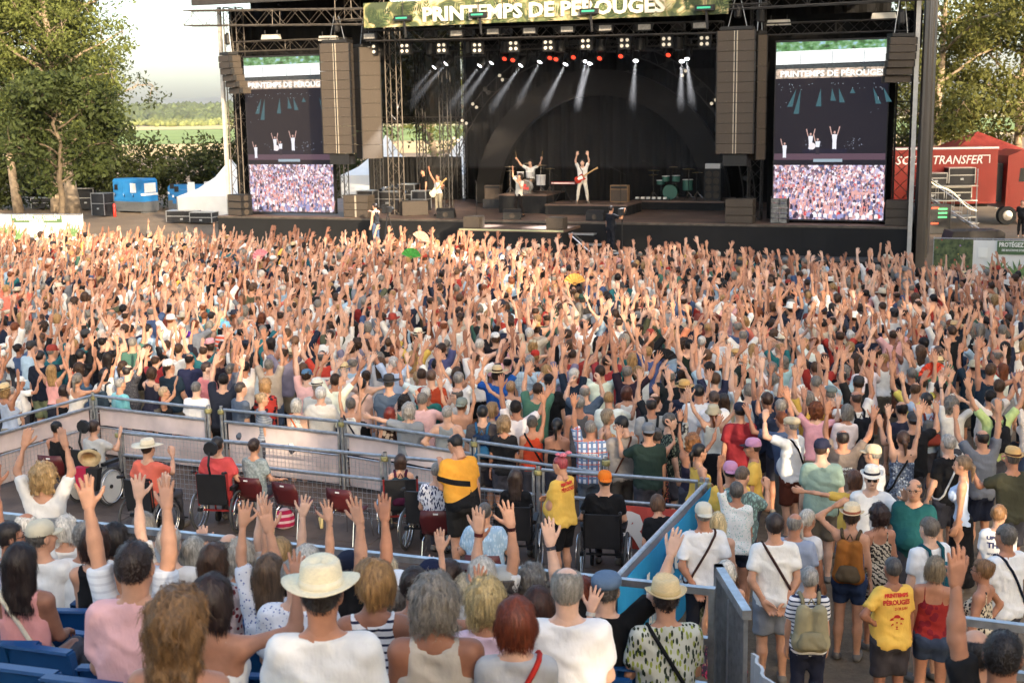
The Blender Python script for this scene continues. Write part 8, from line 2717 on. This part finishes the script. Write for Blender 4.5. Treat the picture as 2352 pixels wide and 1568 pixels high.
C(2194,741,'person in tan panama with dark band and navy shirt',top='shirt',col=(36,40,52),hair='crop',hc=hDB,hat=('panama',(216,180,128),(40,34,32)),arms=('upv','upf'),short='tan panama and navy shirt')
C(1796,769,'grey long haired person in cream panama','f',col=(130,116,108),hair='long',hc=hG,hat=('panama',(226,214,190),(220,206,180)),arms=('up','bent'),short='cream panama and grey hair')
C(1659,760,'shaven headed person in broad white t-shirt, arms lowered, among raised arms',col=(224,222,220),hair='fringe',hc=hG,h=1.82,build=1.2,short='shaven head in white')
C(1690,804,'person in straw boater and black sprigged top','f',col=(34,32,34),pat='dots',c2=(150,130,120),hair='short',hc=hB,hat=('boater',(206,164,104),(120,84,54)),short='straw boater in black')
C(2155,795,'brown cropped person in white polo holding a red fan',top='polo',col=(220,218,216),hair='crop',hc=(86,62,46),arms=('down','bent2'),short='white polo with red fan')
C(1846,824,'black haired person in white polo with thin red collar line',top='polo',col=(214,208,202),hair='short',hc=hDB,h=1.8,short='white polo with red line')
C(904,820,'silver haired person in pale blue shirt, arms raised',top='shirt',col=(180,196,218),hair='short',hc=(176,170,164),arms=('upv','upv'),short='silver hair and pale blue shirt')
# fans held in the crowd
def fan(x,y,z,col,label,R=0.24,c2=None):
 p=atz(x,y,z)
 o=empty('hand_fan',(p[0],p[1],z),math.radians(rnd.uniform(-15,15))); tag(o,label,'fan','hand fans')
 n=14
 vs,fs=[],[]
 for i in range(n+1):
  a=math.pi*(0.08+0.84*i/n)
  yo=0.012 if i%2 else-0.012
  vs+=[(0.05*math.cos(a),yo*0.3,0.05*math.sin(a)),(R*math.cos(a),yo,R*math.sin(a)),(0.05*math.cos(a),yo*0.3+0.003,0.05*math.sin(a)),(R*math.cos(a),yo+0.003,R*math.sin(a))]
 for i in range(n):
  a,b=i*4,i*4+4
  fs+=[(a,b,b+1,a+1),(a+2,a+3,b+3,b+2)]
 MB().add(vs,fs).build('fan_leaf',fabric(col),o)
 for i in range(0,n+1,2):
  a=math.pi*(0.08+0.84*i/n)
  MB().path([(0,0.008,-0.03),(R*0.6*math.cos(a),0.008,R*0.6*math.sin(a))],0.004,4).build('stick',fabric(c2 or col),o)
 o.rotation_euler=(0.1,rnd.uniform(-0.5,0.5),o.rotation_euler[2])
 return o
fan(2142,865,1.75,(214,74,54),'open red hand fan against a white polo',0.26)
fan(1525,830,1.95,(40,40,42),'open black lace hand fan among raised hands',0.24)
fan(964,552,2.0,(206,160,140),'pale pink open fan far forward near the camera operator',0.32)
fan(944,592,2.0,(70,150,70),'bright green open fan in the crowd before the stage',0.3)
fan(1320,652,2.0,(222,168,90),'orange patterned fan in the middle of the crowd',0.27)
fan(600,592,2.0,(222,140,150),'rainbow coloured fan near the first screen',0.27)
# --- musicians and crew
def on_stage(u,v,z,label,**k):
 p=sw(u,v,z)
 rz=k.pop('rz',0.0)
 return hero(0,0,k.pop('sex','m'),label=label,pos=p,world_rz=SA+math.pi+rz,group=k.pop('group','musicians'),noshort=True,**k)
WOODR=mat('guitar_red',(0.42,0.035,0.02),0.25); WOODC=mat('guitar_cream',(0.62,0.56,0.42),0.3); NECK=mat('guitar_neck',(0.48,0.30,0.13),0.4)
def guitar(who,body_m,label,ang=0.6,s=1.0):
 root,d=who
 o=empty('guitar',root.location,root.rotation_euler[2]); tag(o,label,'guitar')
 U=d['U']
 c=U(0.08,0.19,1.03)
 M=Matrix.Translation(c) @ Matrix.Rotation(math.pi+ang,4,'Y')
 def put(ob):ob.matrix_local=M
 out=[(-0.24,0.05),(-0.2,0.14),(-0.08,0.165),(0.02,0.11),(0.10,0.15),(0.19,0.16),(0.16,0.05),(0.2,-0.02),(0.14,-0.13),(0.04,-0.12),(-0.04,-0.10),(-0.12,-0.155),(-0.21,-0.13),(-0.25,-0.04)]
 put(MB().prism(out,-0.02,0.02).build('guitar_body',body_m,o))
 put(MB().prism([(-0.1,0.03),(0.1,0.08),(0.12,-0.06),(0.0,-0.09),(-0.12,-0.05)],0.021,0.024).build('pickguard',DRUMW,o))
 put(MB().box((0.12,-0.012,-0.027),(0.72,0.02,0.027)).build('guitar_neck',NECK,o))
 put(MB().prism([(0.72,0.03),(0.86,0.06),(0.88,-0.02),(0.72,-0.03)],-0.008,0.01).build('headstock',NECK,o))
 st=[U(0.15,-0.1,1.35),U(0.12,0.03,1.49),U(-0.02,0.16,1.3),c+np.array((-0.1,0.0,0.1)),c+np.array((0.15,-0.05,-0.1)),U(0.19,-0.09,1.1),U(0.15,-0.12,1.35)]
 MB().path(st,0.018,5).build('guitar_strap',fabric((70,44,30)),o)
 return o
TW=(206,196,176)
r=on_stage(8.79,0.71,DECK,'bassist in white vest and grey trousers with one arm raised',top='tank',col=(226,224,220),hair='short',hc=hDB,arms=('upv','fret'),bottom='trousers',bc=(130,122,106),rz=-0.2,shoe=(30,28,28),h=1.76,build=0.97)
guitar(r,WOODC,'cream bass guitar hanging on the bassist',0.75)
on_stage(12.38,0.87,DECK,'singer in pale shirt and black trousers leaning back, arm raised',top='blouse',col=(206,200,186),hair='curly',hc=hDB,arms=('upf','mic'),bottom='trousers',bc=(30,26,26),rz=-0.55,lean=-0.14,legs='step',shoe=(24,22,22),h=1.78,build=0.95)
r=on_stage(11.85,3.95,DECK+0.82,'drummer in white t-shirt, both arms high with drumsticks',col=(226,224,220),hair='afro',hc=hK,arms=('wide','wide'),legs='sit',bottom='shorts',bc=(120,108,96),h=1.8,hands=('hold','hold'))
dst=sroot('drum_stool',11.85,3.95,DECK+0.82,'round black stool under the drummer','stool')
MB().lathe([(0.17,0.40),(0.18,0.42),(0.18,0.44),(0.05,0.445)],n=14).build('seat',PADARK,dst); MB().tube((0,0,0.02),(0,0,0.40),0.02).build('stem',CHROME,dst)
for k in range(3):
 MB().tube((0,0,0.2),(0.22*math.cos(k*2.1),0.22*math.sin(k*2.1),0.0),0.012).build('leg',CHROME,dst)
for si in (0,1):
 S_,E_,W_h,f2=r[1]['J'][si]
 q=W_h+nrm(f2)*0.07
 o=empty('drumstick',r[0].location,r[0].rotation_euler[2]); tag(o,['drumstick held up in one hand of the drummer, arch side','drumstick held up in the other hand of the drummer, tents side'][si],'drumstick')
 MB().path([q-np.array((0,0,0.06)),q+np.array((-0.05 if si else 0.05,0.03,0.32))],[0.008,0.005],6).build('stick',NECK,o)
r=on_stage(14.55,2.93,DECK+0.452,'guitarist in white t-shirt and white trousers with both hands overhead',col=(226,224,220),hair='short',hc=hDB,arms=('upin','upin'),bottom='trousers',bc=(212,206,192),rz=0.25,legs='wide',shoe=(120,110,100),h=1.82)
guitar(r,WOODR,'red electric guitar hanging on the guitarist',0.55)
CAMB=mat('camera_black',(0.015,0.015,0.016),0.5)
on_stage(7.2,-2.2,0.8,'camera operator in black vest and jeans beside the tripod in the pit',top='tank',col=BLK,hair='short',hc=hDB,arms=('reach','down'),bottom='trousers',bc=(74,90,116),rz=math.pi+1.3,group='camera crew',h=1.78)
cm=sroot('video_camera',7.75,-2.2,0.8,'video camera on a black tripod in the pit','camera')
MB().box((-0.09,-0.35,1.42),(0.09,0.25,1.66)).build('camera_body',CAMB,cm); MB().tube((0,0.25,1.55),(0,0.5,1.55),0.075,10).build('lens',CAMB,cm); MB().box((-0.16,-0.3,1.66),(0.02,-0.1,1.76)).build('viewfinder',CAMB,cm)
for k in range(3):
 MB().path([(0,0,1.42),(0.38*math.cos(k*2.1+0.5),0.38*math.sin(k*2.1+0.5),0.005)],0.02,5).build('leg',CAMB,cm)
on_stage(17.2,-2.1,0.8,'camera operator in black t-shirt with camera at the pit edge',col=(26,28,34),hair='short',hc=hDB,arms=('bent2','down'),bottom='trousers',bc=(30,32,40),rz=math.pi-0.5,group='camera crew',h=1.78)
cm=sroot('video_camera',17.62,-2.0,0.8,'second video camera held beside the operator in black','camera')
MB().box((-0.09,-0.3,1.45),(0.09,0.2,1.7)).build('camera_body',CAMB,cm); MB().tube((0,0.2,1.58),(0,0.42,1.58),0.07,10).build('lens',CAMB,cm); MB().tube((0,0,0.002),(0,0,1.45),0.025).build('monopod',CAMB,cm)
hero(0,0,'m',('down','down'),'tee',BLK,'crop',hB,'person all in black standing behind the fence at the picture edge',pos=(24.25,60.5,0),bottom='trousers',bc=(26,26,28),world_rz=math.pi*0.9,group='crew',noshort=True)
hero(0,0,'m',('down','down'),'tee',(26,24,24),'crop',hDB,'crew member in black standing in the stage wing behind the bassist',pos=sw(6.4,4.6,DECK),bottom='trousers',bc=(22,22,24),world_rz=SA+2.6,group='crew',noshort=True)
# ------------------------------------------------------------------ the rest of the crowd
def attr_mat(name,attr,kind,rough,hairy=False):
 m,nt,b=_new(name)
 N,L=nt.nodes,nt.links
 a=N.new('ShaderNodeAttribute'); a.attribute_type=kind; a.attribute_name=attr
 tc=N.new('ShaderNodeTexCoord')
 n=N.new('ShaderNodeTexNoise'); n.inputs['Scale'].default_value=11; n.inputs['Detail'].default_value=3
 if hairy:
  mp=N.new('ShaderNodeMapping'); mp.inputs['Scale'].default_value=(6,6,1)
  L.new(tc.outputs['Object'],mp.inputs[0]); L.new(mp.outputs[0],n.inputs['Vector'])
 else:
  L.new(tc.outputs['Object'],n.inputs['Vector'])
 mr=N.new('ShaderNodeMapRange'); mr.inputs[1].default_value=0.3; mr.inputs[2].default_value=0.7
 mr.inputs[3].default_value,mr.inputs[4].default_value=(0.6,1.35) if hairy else (0.88,1.08)
 L.new(n.outputs[0],mr.inputs[0])
 v=N.new('ShaderNodeVectorMath'); v.operation='SCALE'
 L.new(a.outputs['Color'],v.inputs[0]); L.new(mr.outputs[0],v.inputs['Scale'])
 L.new(v.outputs[0],b.inputs['Base Color'])
 b.inputs['Roughness'].default_value=rough
 b.inputs['Specular IOR Level'].default_value=0.25
 bp=N.new('ShaderNodeBump'); bp.inputs['Strength'].default_value=0.5; bp.inputs['Distance'].default_value=0.025
 L.new(n.outputs[0],bp.inputs['Height']); L.new(bp.outputs[0],b.inputs['Normal'])
 return m
KEYS=('c_skin','c_shirt','c_pants','c_hair','c_hat')
OM={k:attr_mat('own_'+k[2:],k,'OBJECT',0.55 if k in ('c_skin','c_hair') else 0.85,k=='c_hair') for k in KEYS}
IM={k:attr_mat('crowd_'+k[2:],k,'INSTANCER',0.55 if k in ('c_skin','c_hair') else 0.85,k=='c_hair') for k in KEYS}
BODY=[  # sex, arms, top, bottom, build
 ('m',('up','up'),'tee','shorts',1.05),('f',('up','up'),'tee','shorts',1.0),('m',('upv','upv'),'tee','shorts',1.12),('f',('upv','upv'),'tank','skirt',1.05),
 ('m',('up','down'),'tee','trousers',1.05),('f',('down','up'),'tank','shorts',1.0),('m',('upin','upin'),'polo','shorts',1.0),('f',('upf','upf'),'tee','trousers',1.1),
 ('m',('bent','up'),'tee','shorts',1.2),('f',('bent','bent'),'dress','none',1.05),('m',('down','down'),'tee','shorts',1.1),('f',('down','down'),'tee','trousers',1.05),
 ('m',('upf','bent'),'shirt','trousers',1.0),('f',('up','upv'),'strap','skirt',0.97),('m',('clap','clap'),'tee','shorts',1.05),('f',('clap','clap'),'tank','shorts',1.0),
 ('m',('bent2','down'),'shirt','trousers',1.1),('f',('bent','upv'),'tee','shorts',1.08),('m',('phoneup','phoneup'),'tee','shorts',1.0),('f',('head','up'),'tee','skirt',1.0),
 ('m',('upf','upf'),'tee','shorts',1.1),('f',('upf','bent2'),'blouse','trousers',1.05),('m',('upv','upin'),'tee','shorts',0.97),('f',('phoneup','upf'),'tee','shorts',1.0),('m',('wide','up'),'tank','shorts',1.05),('f',('upin','up'),'tank','trousers',1.0)]
BW=[3.5,3.5,4,4,4,4,4,5,5,5,3,3,5,3.5,3.5,3.5,4,4.5,2,2.5,5,4.5,4,3,3.5,3.5]
TPL=[]
for k,(sx,ar,tp,bt,bu) in enumerate(BODY):
 hands=tuple('relax' if a=='down' else ('open' if (k+j)%3==0 else 'spread') for j,a in enumerate(ar))
 d=person_meshes(1.66 if sx=='f' else 1.75,bu,sx=='f',ar,hands,'stand',tp,bt,0.10*math.sin(k*1.7),0.09*math.sin(k*2.9+1),0.034,200+k,((0.25*math.sin(k*2.3)),0),0.0075,0.11,hk=1.12)
 hvq=head_of(sx=='f',0.016)
 hvq=(vrot(hvq[0]*d['s'],d['head_M'])+d['head_c'],hvq[1])
 d['skin_vq']=cat_mesh([d['body'],d['hands'],hvq])
 TPL.append(d)
def joined(d,extra=()):
 """skin, shirt, trousers (and extras) as one mesh with material slots"""
 parts=[(d['skin_vq'],0)]
 if 'shirt' in d:parts.append((d['shirt'],1))
 if 'trousers' in d and len(d['trousers'][0]):parts.append((d['trousers'],2))
 parts.append((d['shoes'],2))
 parts+=list(extra)
 v,q=cat_mesh([p for p,_ in parts])
 mi=np.concatenate([np.full(len(p[1]),s) for p,s in parts])
 return v,q,mi
BODY_ME=[]
for k,d in enumerate(TPL):
 v,q,mi=joined(d)
 BODY_ME.append(mesh_np('person_body',v,quads=q,mats=[OM[c] for c in KEYS[:3]],mi=mi,smooth=True))
HS={'m':['short','crop','receding','fringe','crop','short'],'f':['long','pony','bob','bun','medium','curly','long']}
_hm={}
def hair_me(style,own=True):
 if style not in _hm:
  v,q=hair_mesh(style,0.0145,0)
  sv,sq=strands(style,v,q,130,np.random.default_rng(3),0.05,0.004)
  v,q=cat_mesh([(v,q),(sv,sq)])
  _hm[style]=mesh_np('hair',v,quads=q,mats=[OM['c_hair']],smooth=True)
 return _hm[style]
PAL=[((222,219,212),40,'white'),((30,30,32),16,'black'),((36,42,60),10,'navy'),((120,124,130),8,'grey'),((166,190,206),7,'light blue'),((184,172,152),7,'beige'),((160,54,46),5,'red'),
       ((210,116,96),3,'coral'),((70,106,92),3,'green'),((220,186,90),2,'yellow'),((36,96,104),3,'teal'),((222,170,168),3,'pink'),((82,84,64),3,'olive'),((70,88,120),5,'denim blue'),((120,60,52),2,'maroon')]
HPAL=[((58,42,32),24,'brown'),((30,24,22),20,'dark'),((120,114,106),24,'grey'),((158,124,82),12,'fair'),((196,190,180),8,'white'),((110,62,38),6,'auburn'),((84,62,46),10,'chestnut')]
BPAL=[(60,62,70),(40,42,52),(110,104,92),(70,84,106),(30,30,34),(140,128,108)]
HATP=[('cap',(40,44,58),'navy cap'),('cap',(220,218,212),'white cap'),('cap',(60,60,62),'charcoal cap'),('panama',(224,206,168),'straw panama'),('fedora',(216,190,142),'straw trilby'),('cap',(176,50,40),'red cap'),('bucket',(190,176,146),'beige bucket hat'),('capback',(120,128,120),'grey green cap'),('cap',(190,178,150),'beige cap'),('panama',(232,226,212),'white panama'),('cap',(84,120,150),'blue cap')]
rc=random.Random(21)
def pick(pal):
 return rc.choices(pal,[p[1] for p in pal])[0]
# candidate places in rows parallel to the stage
cand=[]
edge_l=atz(-25,974,FLOOR+Z1)
vrow=-1.5
for i in range(64):
 vrow -= 0.68+0.24*min(1.0,max(0.0,(-vrow-9)/18))
 v=vrow
 for j in range(-40,62):
  u=j*0.62+(0.31 if i%2 else 0)+rc.uniform(-0.17,0.17)
  vv=v+rc.uniform(-0.24,0.24)
  X,Y,_=sw(u,vv)
  if Y<15.5:
   continue
  if Y>44.3-(0.40 if X<0 else 0.62)*X+0.5*math.sin(X*1.3) or Y>51.5:
   continue
  z=gz(Y)
  px,py,dz=proj((X,Y,z+1.7))
  if px<-50 or px>2402:
   continue
  a,b=R1[0],R1[5]
  if X<=a[0]:
   t=(Y-a[1])/(edge_l[1]-a[1])
   if Y<a[1]+0.4 and X>a[0]+t*(edge_l[0]-a[0])-0.45:
    continue
  elif X<2.7:
   ly=a[1]+(X-a[0])/(b[0]-a[0])*(b[1]-a[1])
   if Y<ly+0.42:
    continue
  elif Y<17.6:
   continue
  if rc.random()<0.05:
   continue
  if any((X-h_[0])**2+(Y-h_[1])**2<0.40**2 for h_ in HEROES):
   continue
  cand.append((math.hypot(X,Y),X,Y,z,px,py))
cand.sort()
N_OWN=300-sum(1 for h_ in HEROES)
used_labels=set(o['label'] for o in COL.objects if o.get('label'))
SHORTS=[(h_[0],h_[1],h_[2],h_[3],h_[4]) for h_ in HEROES if h_[2]]
HWORD={'short':'short {} hair','crop':'cropped {} hair','receding':'receding {} hair','fringe':'bald crown','long':'long {} hair','pony':'{} ponytail','bob':'{} bob','bun':'{} bun','medium':'short {} hair','curly':'curly {} hair'}
TWORD={'blouse':'blouse','tee':'t-shirt','tank':'tank top','polo':'polo','dress':'dress','shirt':'shirt','strap':'strap top'}
def arm_word(ar):
 up=[ARMS[a][1][2]>0.5 and a not in ('phone',) for a in ar]
 if 'clap' in ar:return 'clapping'
 if all(up):return 'both arms up'
 if any(up):return 'one arm up'
 return 'arms down'
def place_words(px,py,X,Y):
 best=sorted(SHORTS,key=lambda h_:(h_[0]-X)**2+(h_[1]-Y)**2)[:6]
 out=[]
 for h_ in best:
  dx,dy=X-h_[0],Y-h_[1]
  if abs(dy)>abs(dx)*1.2:
   w='straight behind' if False else ('in front of' if dy>0 else 'behind')
   w='beyond' if dy>0 else 'on the near side of'
  else:
   w='right of' if dx>0 else 'left of'
  out.append(f'{w} the {h_[2]}')
 return out
own,far=cand[:max(N_OWN,0)],cand[max(N_OWN,0):]
for (dist,X,Y,z,px,py) in own:
 k=rc.choices(range(len(BODY)),BW)[0]
 sx,ar,tp,bt,bu=BODY[k]
 d=TPL[k]
 o=link('person',BODY_ME[k],None,(X,Y,z))
 sc=rc.uniform(0.95,1.05)
 o.scale=(sc,sc,sc)
 o.rotation_euler=(0,0,math.atan2(STAGE_AIM[1]-Y,STAGE_AIM[0]-X)-math.pi/2+rc.gauss(0,0.16))
 shc,_,shn=pick(PAL); hcx,_,hn=pick(HPAL)
 st=rc.choice(HS[sx])
 cols={'c_skin':lin(SKINS[rc.choice((0,1,1,2,3,1,2,4))]),'c_shirt':lin(tuple(min(255,max(0,c+rc.randint(-8,8))) for c in shc)),'c_pants':lin(rc.choice(BPAL)),'c_hair':lin(hcx)}
 for c in KEYS[:3]:o[c]=cols[c]
 HMx=head_matrix(d)
 hat=rc.choice(HATP) if rc.random()<0.17 else None
 hh=link('hair',hair_me(st if not (hat and st in ('bun','curly')) else 'crop'),o); hh.matrix_local=HMx; hh['c_hair']=cols['c_hair']
 if hat:
  if hat[0] in ('panama','fedora'):
   q=link('hat',hat_mesh(hat[0],[straw_mat(hat[1]),fabric((60,48,40))]),o)
  else:
   q=link('cap' if 'cap' in hat[0] else 'hat',hat_mesh(hat[0],[fabric(hat[1])]*3),o)
  q.matrix_local=HMx
 hw=HWORD[st].format(hn)
 base=f'person with {hw} in {shn} {TWORD[tp]}' if not hat else f'person in {hat[2]} and {shn} {TWORD[tp]}'
 lab=None
 for pwords in place_words(px,py,X,Y):
  for cnd in (f'{base}, {pwords}',f'{base}, {arm_word(ar)}, {pwords}'):
   if cnd not in used_labels and len(cnd.split())<=16:
    lab=cnd
    break
  if lab:break
 lab=lab or f'{base}, {arm_word(ar)}'
 used_labels.add(lab)
 tag(o,lab,'person','spectators in the middle of the crowd')
# everyone farther forward reads as one mass
tcol=bpy.data.collections.new('crowd_figures')
vi=0
VAR=[]
for k,(sx,ar,tp,bt,bu) in enumerate(BODY):
 d=TPL[k]
 for rep in range(2):
  st=HS[sx][(k+rep*3)%len(HS[sx])]
  hk={5:'cap',12:'panama',20:'cap',27:'fedora',33:'cap'}.get(k*2+rep)
  v,q=hair_mesh('crop' if hk else st,0.0145,0)
  hv=(vrot(v*d['s'],d['head_M'])+d['head_c'],q)
  v,q,mi=joined(d,[(hv,3)])
  tri=None
  if hk:
   mb=MB()
   for vs,fs,sl in hat_shape(hk,14):
    mb.add(vs,[f for f in fs if len(f)==4])
   hv2=vrot(np.array(mb.v,np.float32)*d['s'],d['head_M'])+d['head_c']
   hq=np.array(mb.f,np.int32)+len(v)
   v=np.concatenate([v,hv2]); q=np.concatenate([q,hq]); mi=np.concatenate([mi,np.full(len(hq),4)])
  me=mesh_np('crowd_figure',v,quads=q,mats=[IM[c] for c in KEYS],mi=mi,smooth=True)
  o=bpy.data.objects.new(f'crowd_figure_{vi:02d}',me)
  tcol.objects.link(o)
  VAR.append(k)
  vi+=1
pm=bpy.data.meshes.new('crowd')
nf=len(far)
pm.vertices.add(nf)
pm.vertices.foreach_set('co',np.array([(f[1],f[2],f[3]) for f in far],np.float32).ravel())
def att(name,typ,data):
 a=pm.attributes.new(name,typ,'POINT')
 key={'INT':'value','FLOAT':'value','FLOAT_VECTOR':'vector','FLOAT_COLOR':'color'}[typ]
 a.data.foreach_set(key,np.asarray(data).ravel())
wv=[BW[k]*(1.15 if ARMS[BODY[k][1][0]][1][2]>0.5 and ARMS[BODY[k][1][1]][1][2]>0.5 else 0.75) for k in VAR]
att('tid','INT',np.array(rc.choices(range(vi),wv,k=nf),np.int32))
att('rot','FLOAT_VECTOR',np.array([(0,0,math.atan2(STAGE_AIM[1]-f[2],STAGE_AIM[0]-f[1])-math.pi/2+rc.gauss(0,0.2)) for f in far],np.float32))
att('scl','FLOAT',np.array([rc.uniform(0.94,1.07) for f in far],np.float32))
def colrow(f):
 return [(*f(),1.0) for _ in range(nf)]
att('c_skin','FLOAT_COLOR',np.array(colrow(lambda:lin(SKINS[rc.choice((0,1,1,2,3,1,2,4))])),np.float32))
att('c_shirt','FLOAT_COLOR',np.array(colrow(lambda:lin(pick(PAL)[0])),np.float32))
att('c_pants','FLOAT_COLOR',np.array(colrow(lambda:lin(rc.choice(BPAL))),np.float32))
att('c_hair','FLOAT_COLOR',np.array(colrow(lambda:lin(pick(HPAL)[0])),np.float32))
att('c_hat','FLOAT_COLOR',np.array(colrow(lambda:lin(rc.choice(((40,44,58),(222,218,210),(60,60,62),(206,186,150),(120,120,118),(40,40,44),(196,186,164),(150,60,50))))),np.float32))
crowd=link('crowd',pm)
tag(crowd,'dense crowd with raised arms filling the field up to the stage',kind='stuff')
ng=bpy.data.node_groups.new('crowd_figures','GeometryNodeTree')
ng.interface.new_socket('Geometry',in_out='INPUT',socket_type='NodeSocketGeometry')
ng.interface.new_socket('Geometry',in_out='OUTPUT',socket_type='NodeSocketGeometry')
gi=ng.nodes.new('NodeGroupInput'); go=ng.nodes.new('NodeGroupOutput')
ip=ng.nodes.new('GeometryNodeInstanceOnPoints')
ci=ng.nodes.new('GeometryNodeCollectionInfo')
ci.inputs['Collection'].default_value=tcol
ci.inputs['Separate Children'].default_value=True
ci.inputs['Reset Children'].default_value=True
def nattr(name,typ):
 n=ng.nodes.new('GeometryNodeInputNamedAttribute'); n.data_type=typ; n.inputs['Name'].default_value=name
 return n.outputs['Attribute']
ng.links.new(gi.outputs[0],ip.inputs['Points'])
ng.links.new(ci.outputs[0],ip.inputs['Instance'])
ip.inputs['Pick Instance'].default_value=True
ng.links.new(nattr('tid','INT'),ip.inputs['Instance Index'])
e2r=ng.nodes.new('FunctionNodeEulerToRotation')
ng.links.new(nattr('rot','FLOAT_VECTOR'),e2r.inputs[0])
ng.links.new(e2r.outputs[0],ip.inputs['Rotation'])
ng.links.new(nattr('scl','FLOAT'),ip.inputs['Scale'])
ng.links.new(ip.outputs[0],go.inputs[0])
md=crowd.modifiers.new('crowd_figures','NODES')
md.node_group=ng
print('HEROES',len(HEROES),'OWN',len(own),'FAR',nf)
# ------------------------------------------------------------------ hazy summer air
vol_box('haze',(-5200,-130,-1.5),(5200,7000,320),0.00004,(0.86,0.90,0.98),'thin pale haze over the far fields and hills',0.2)
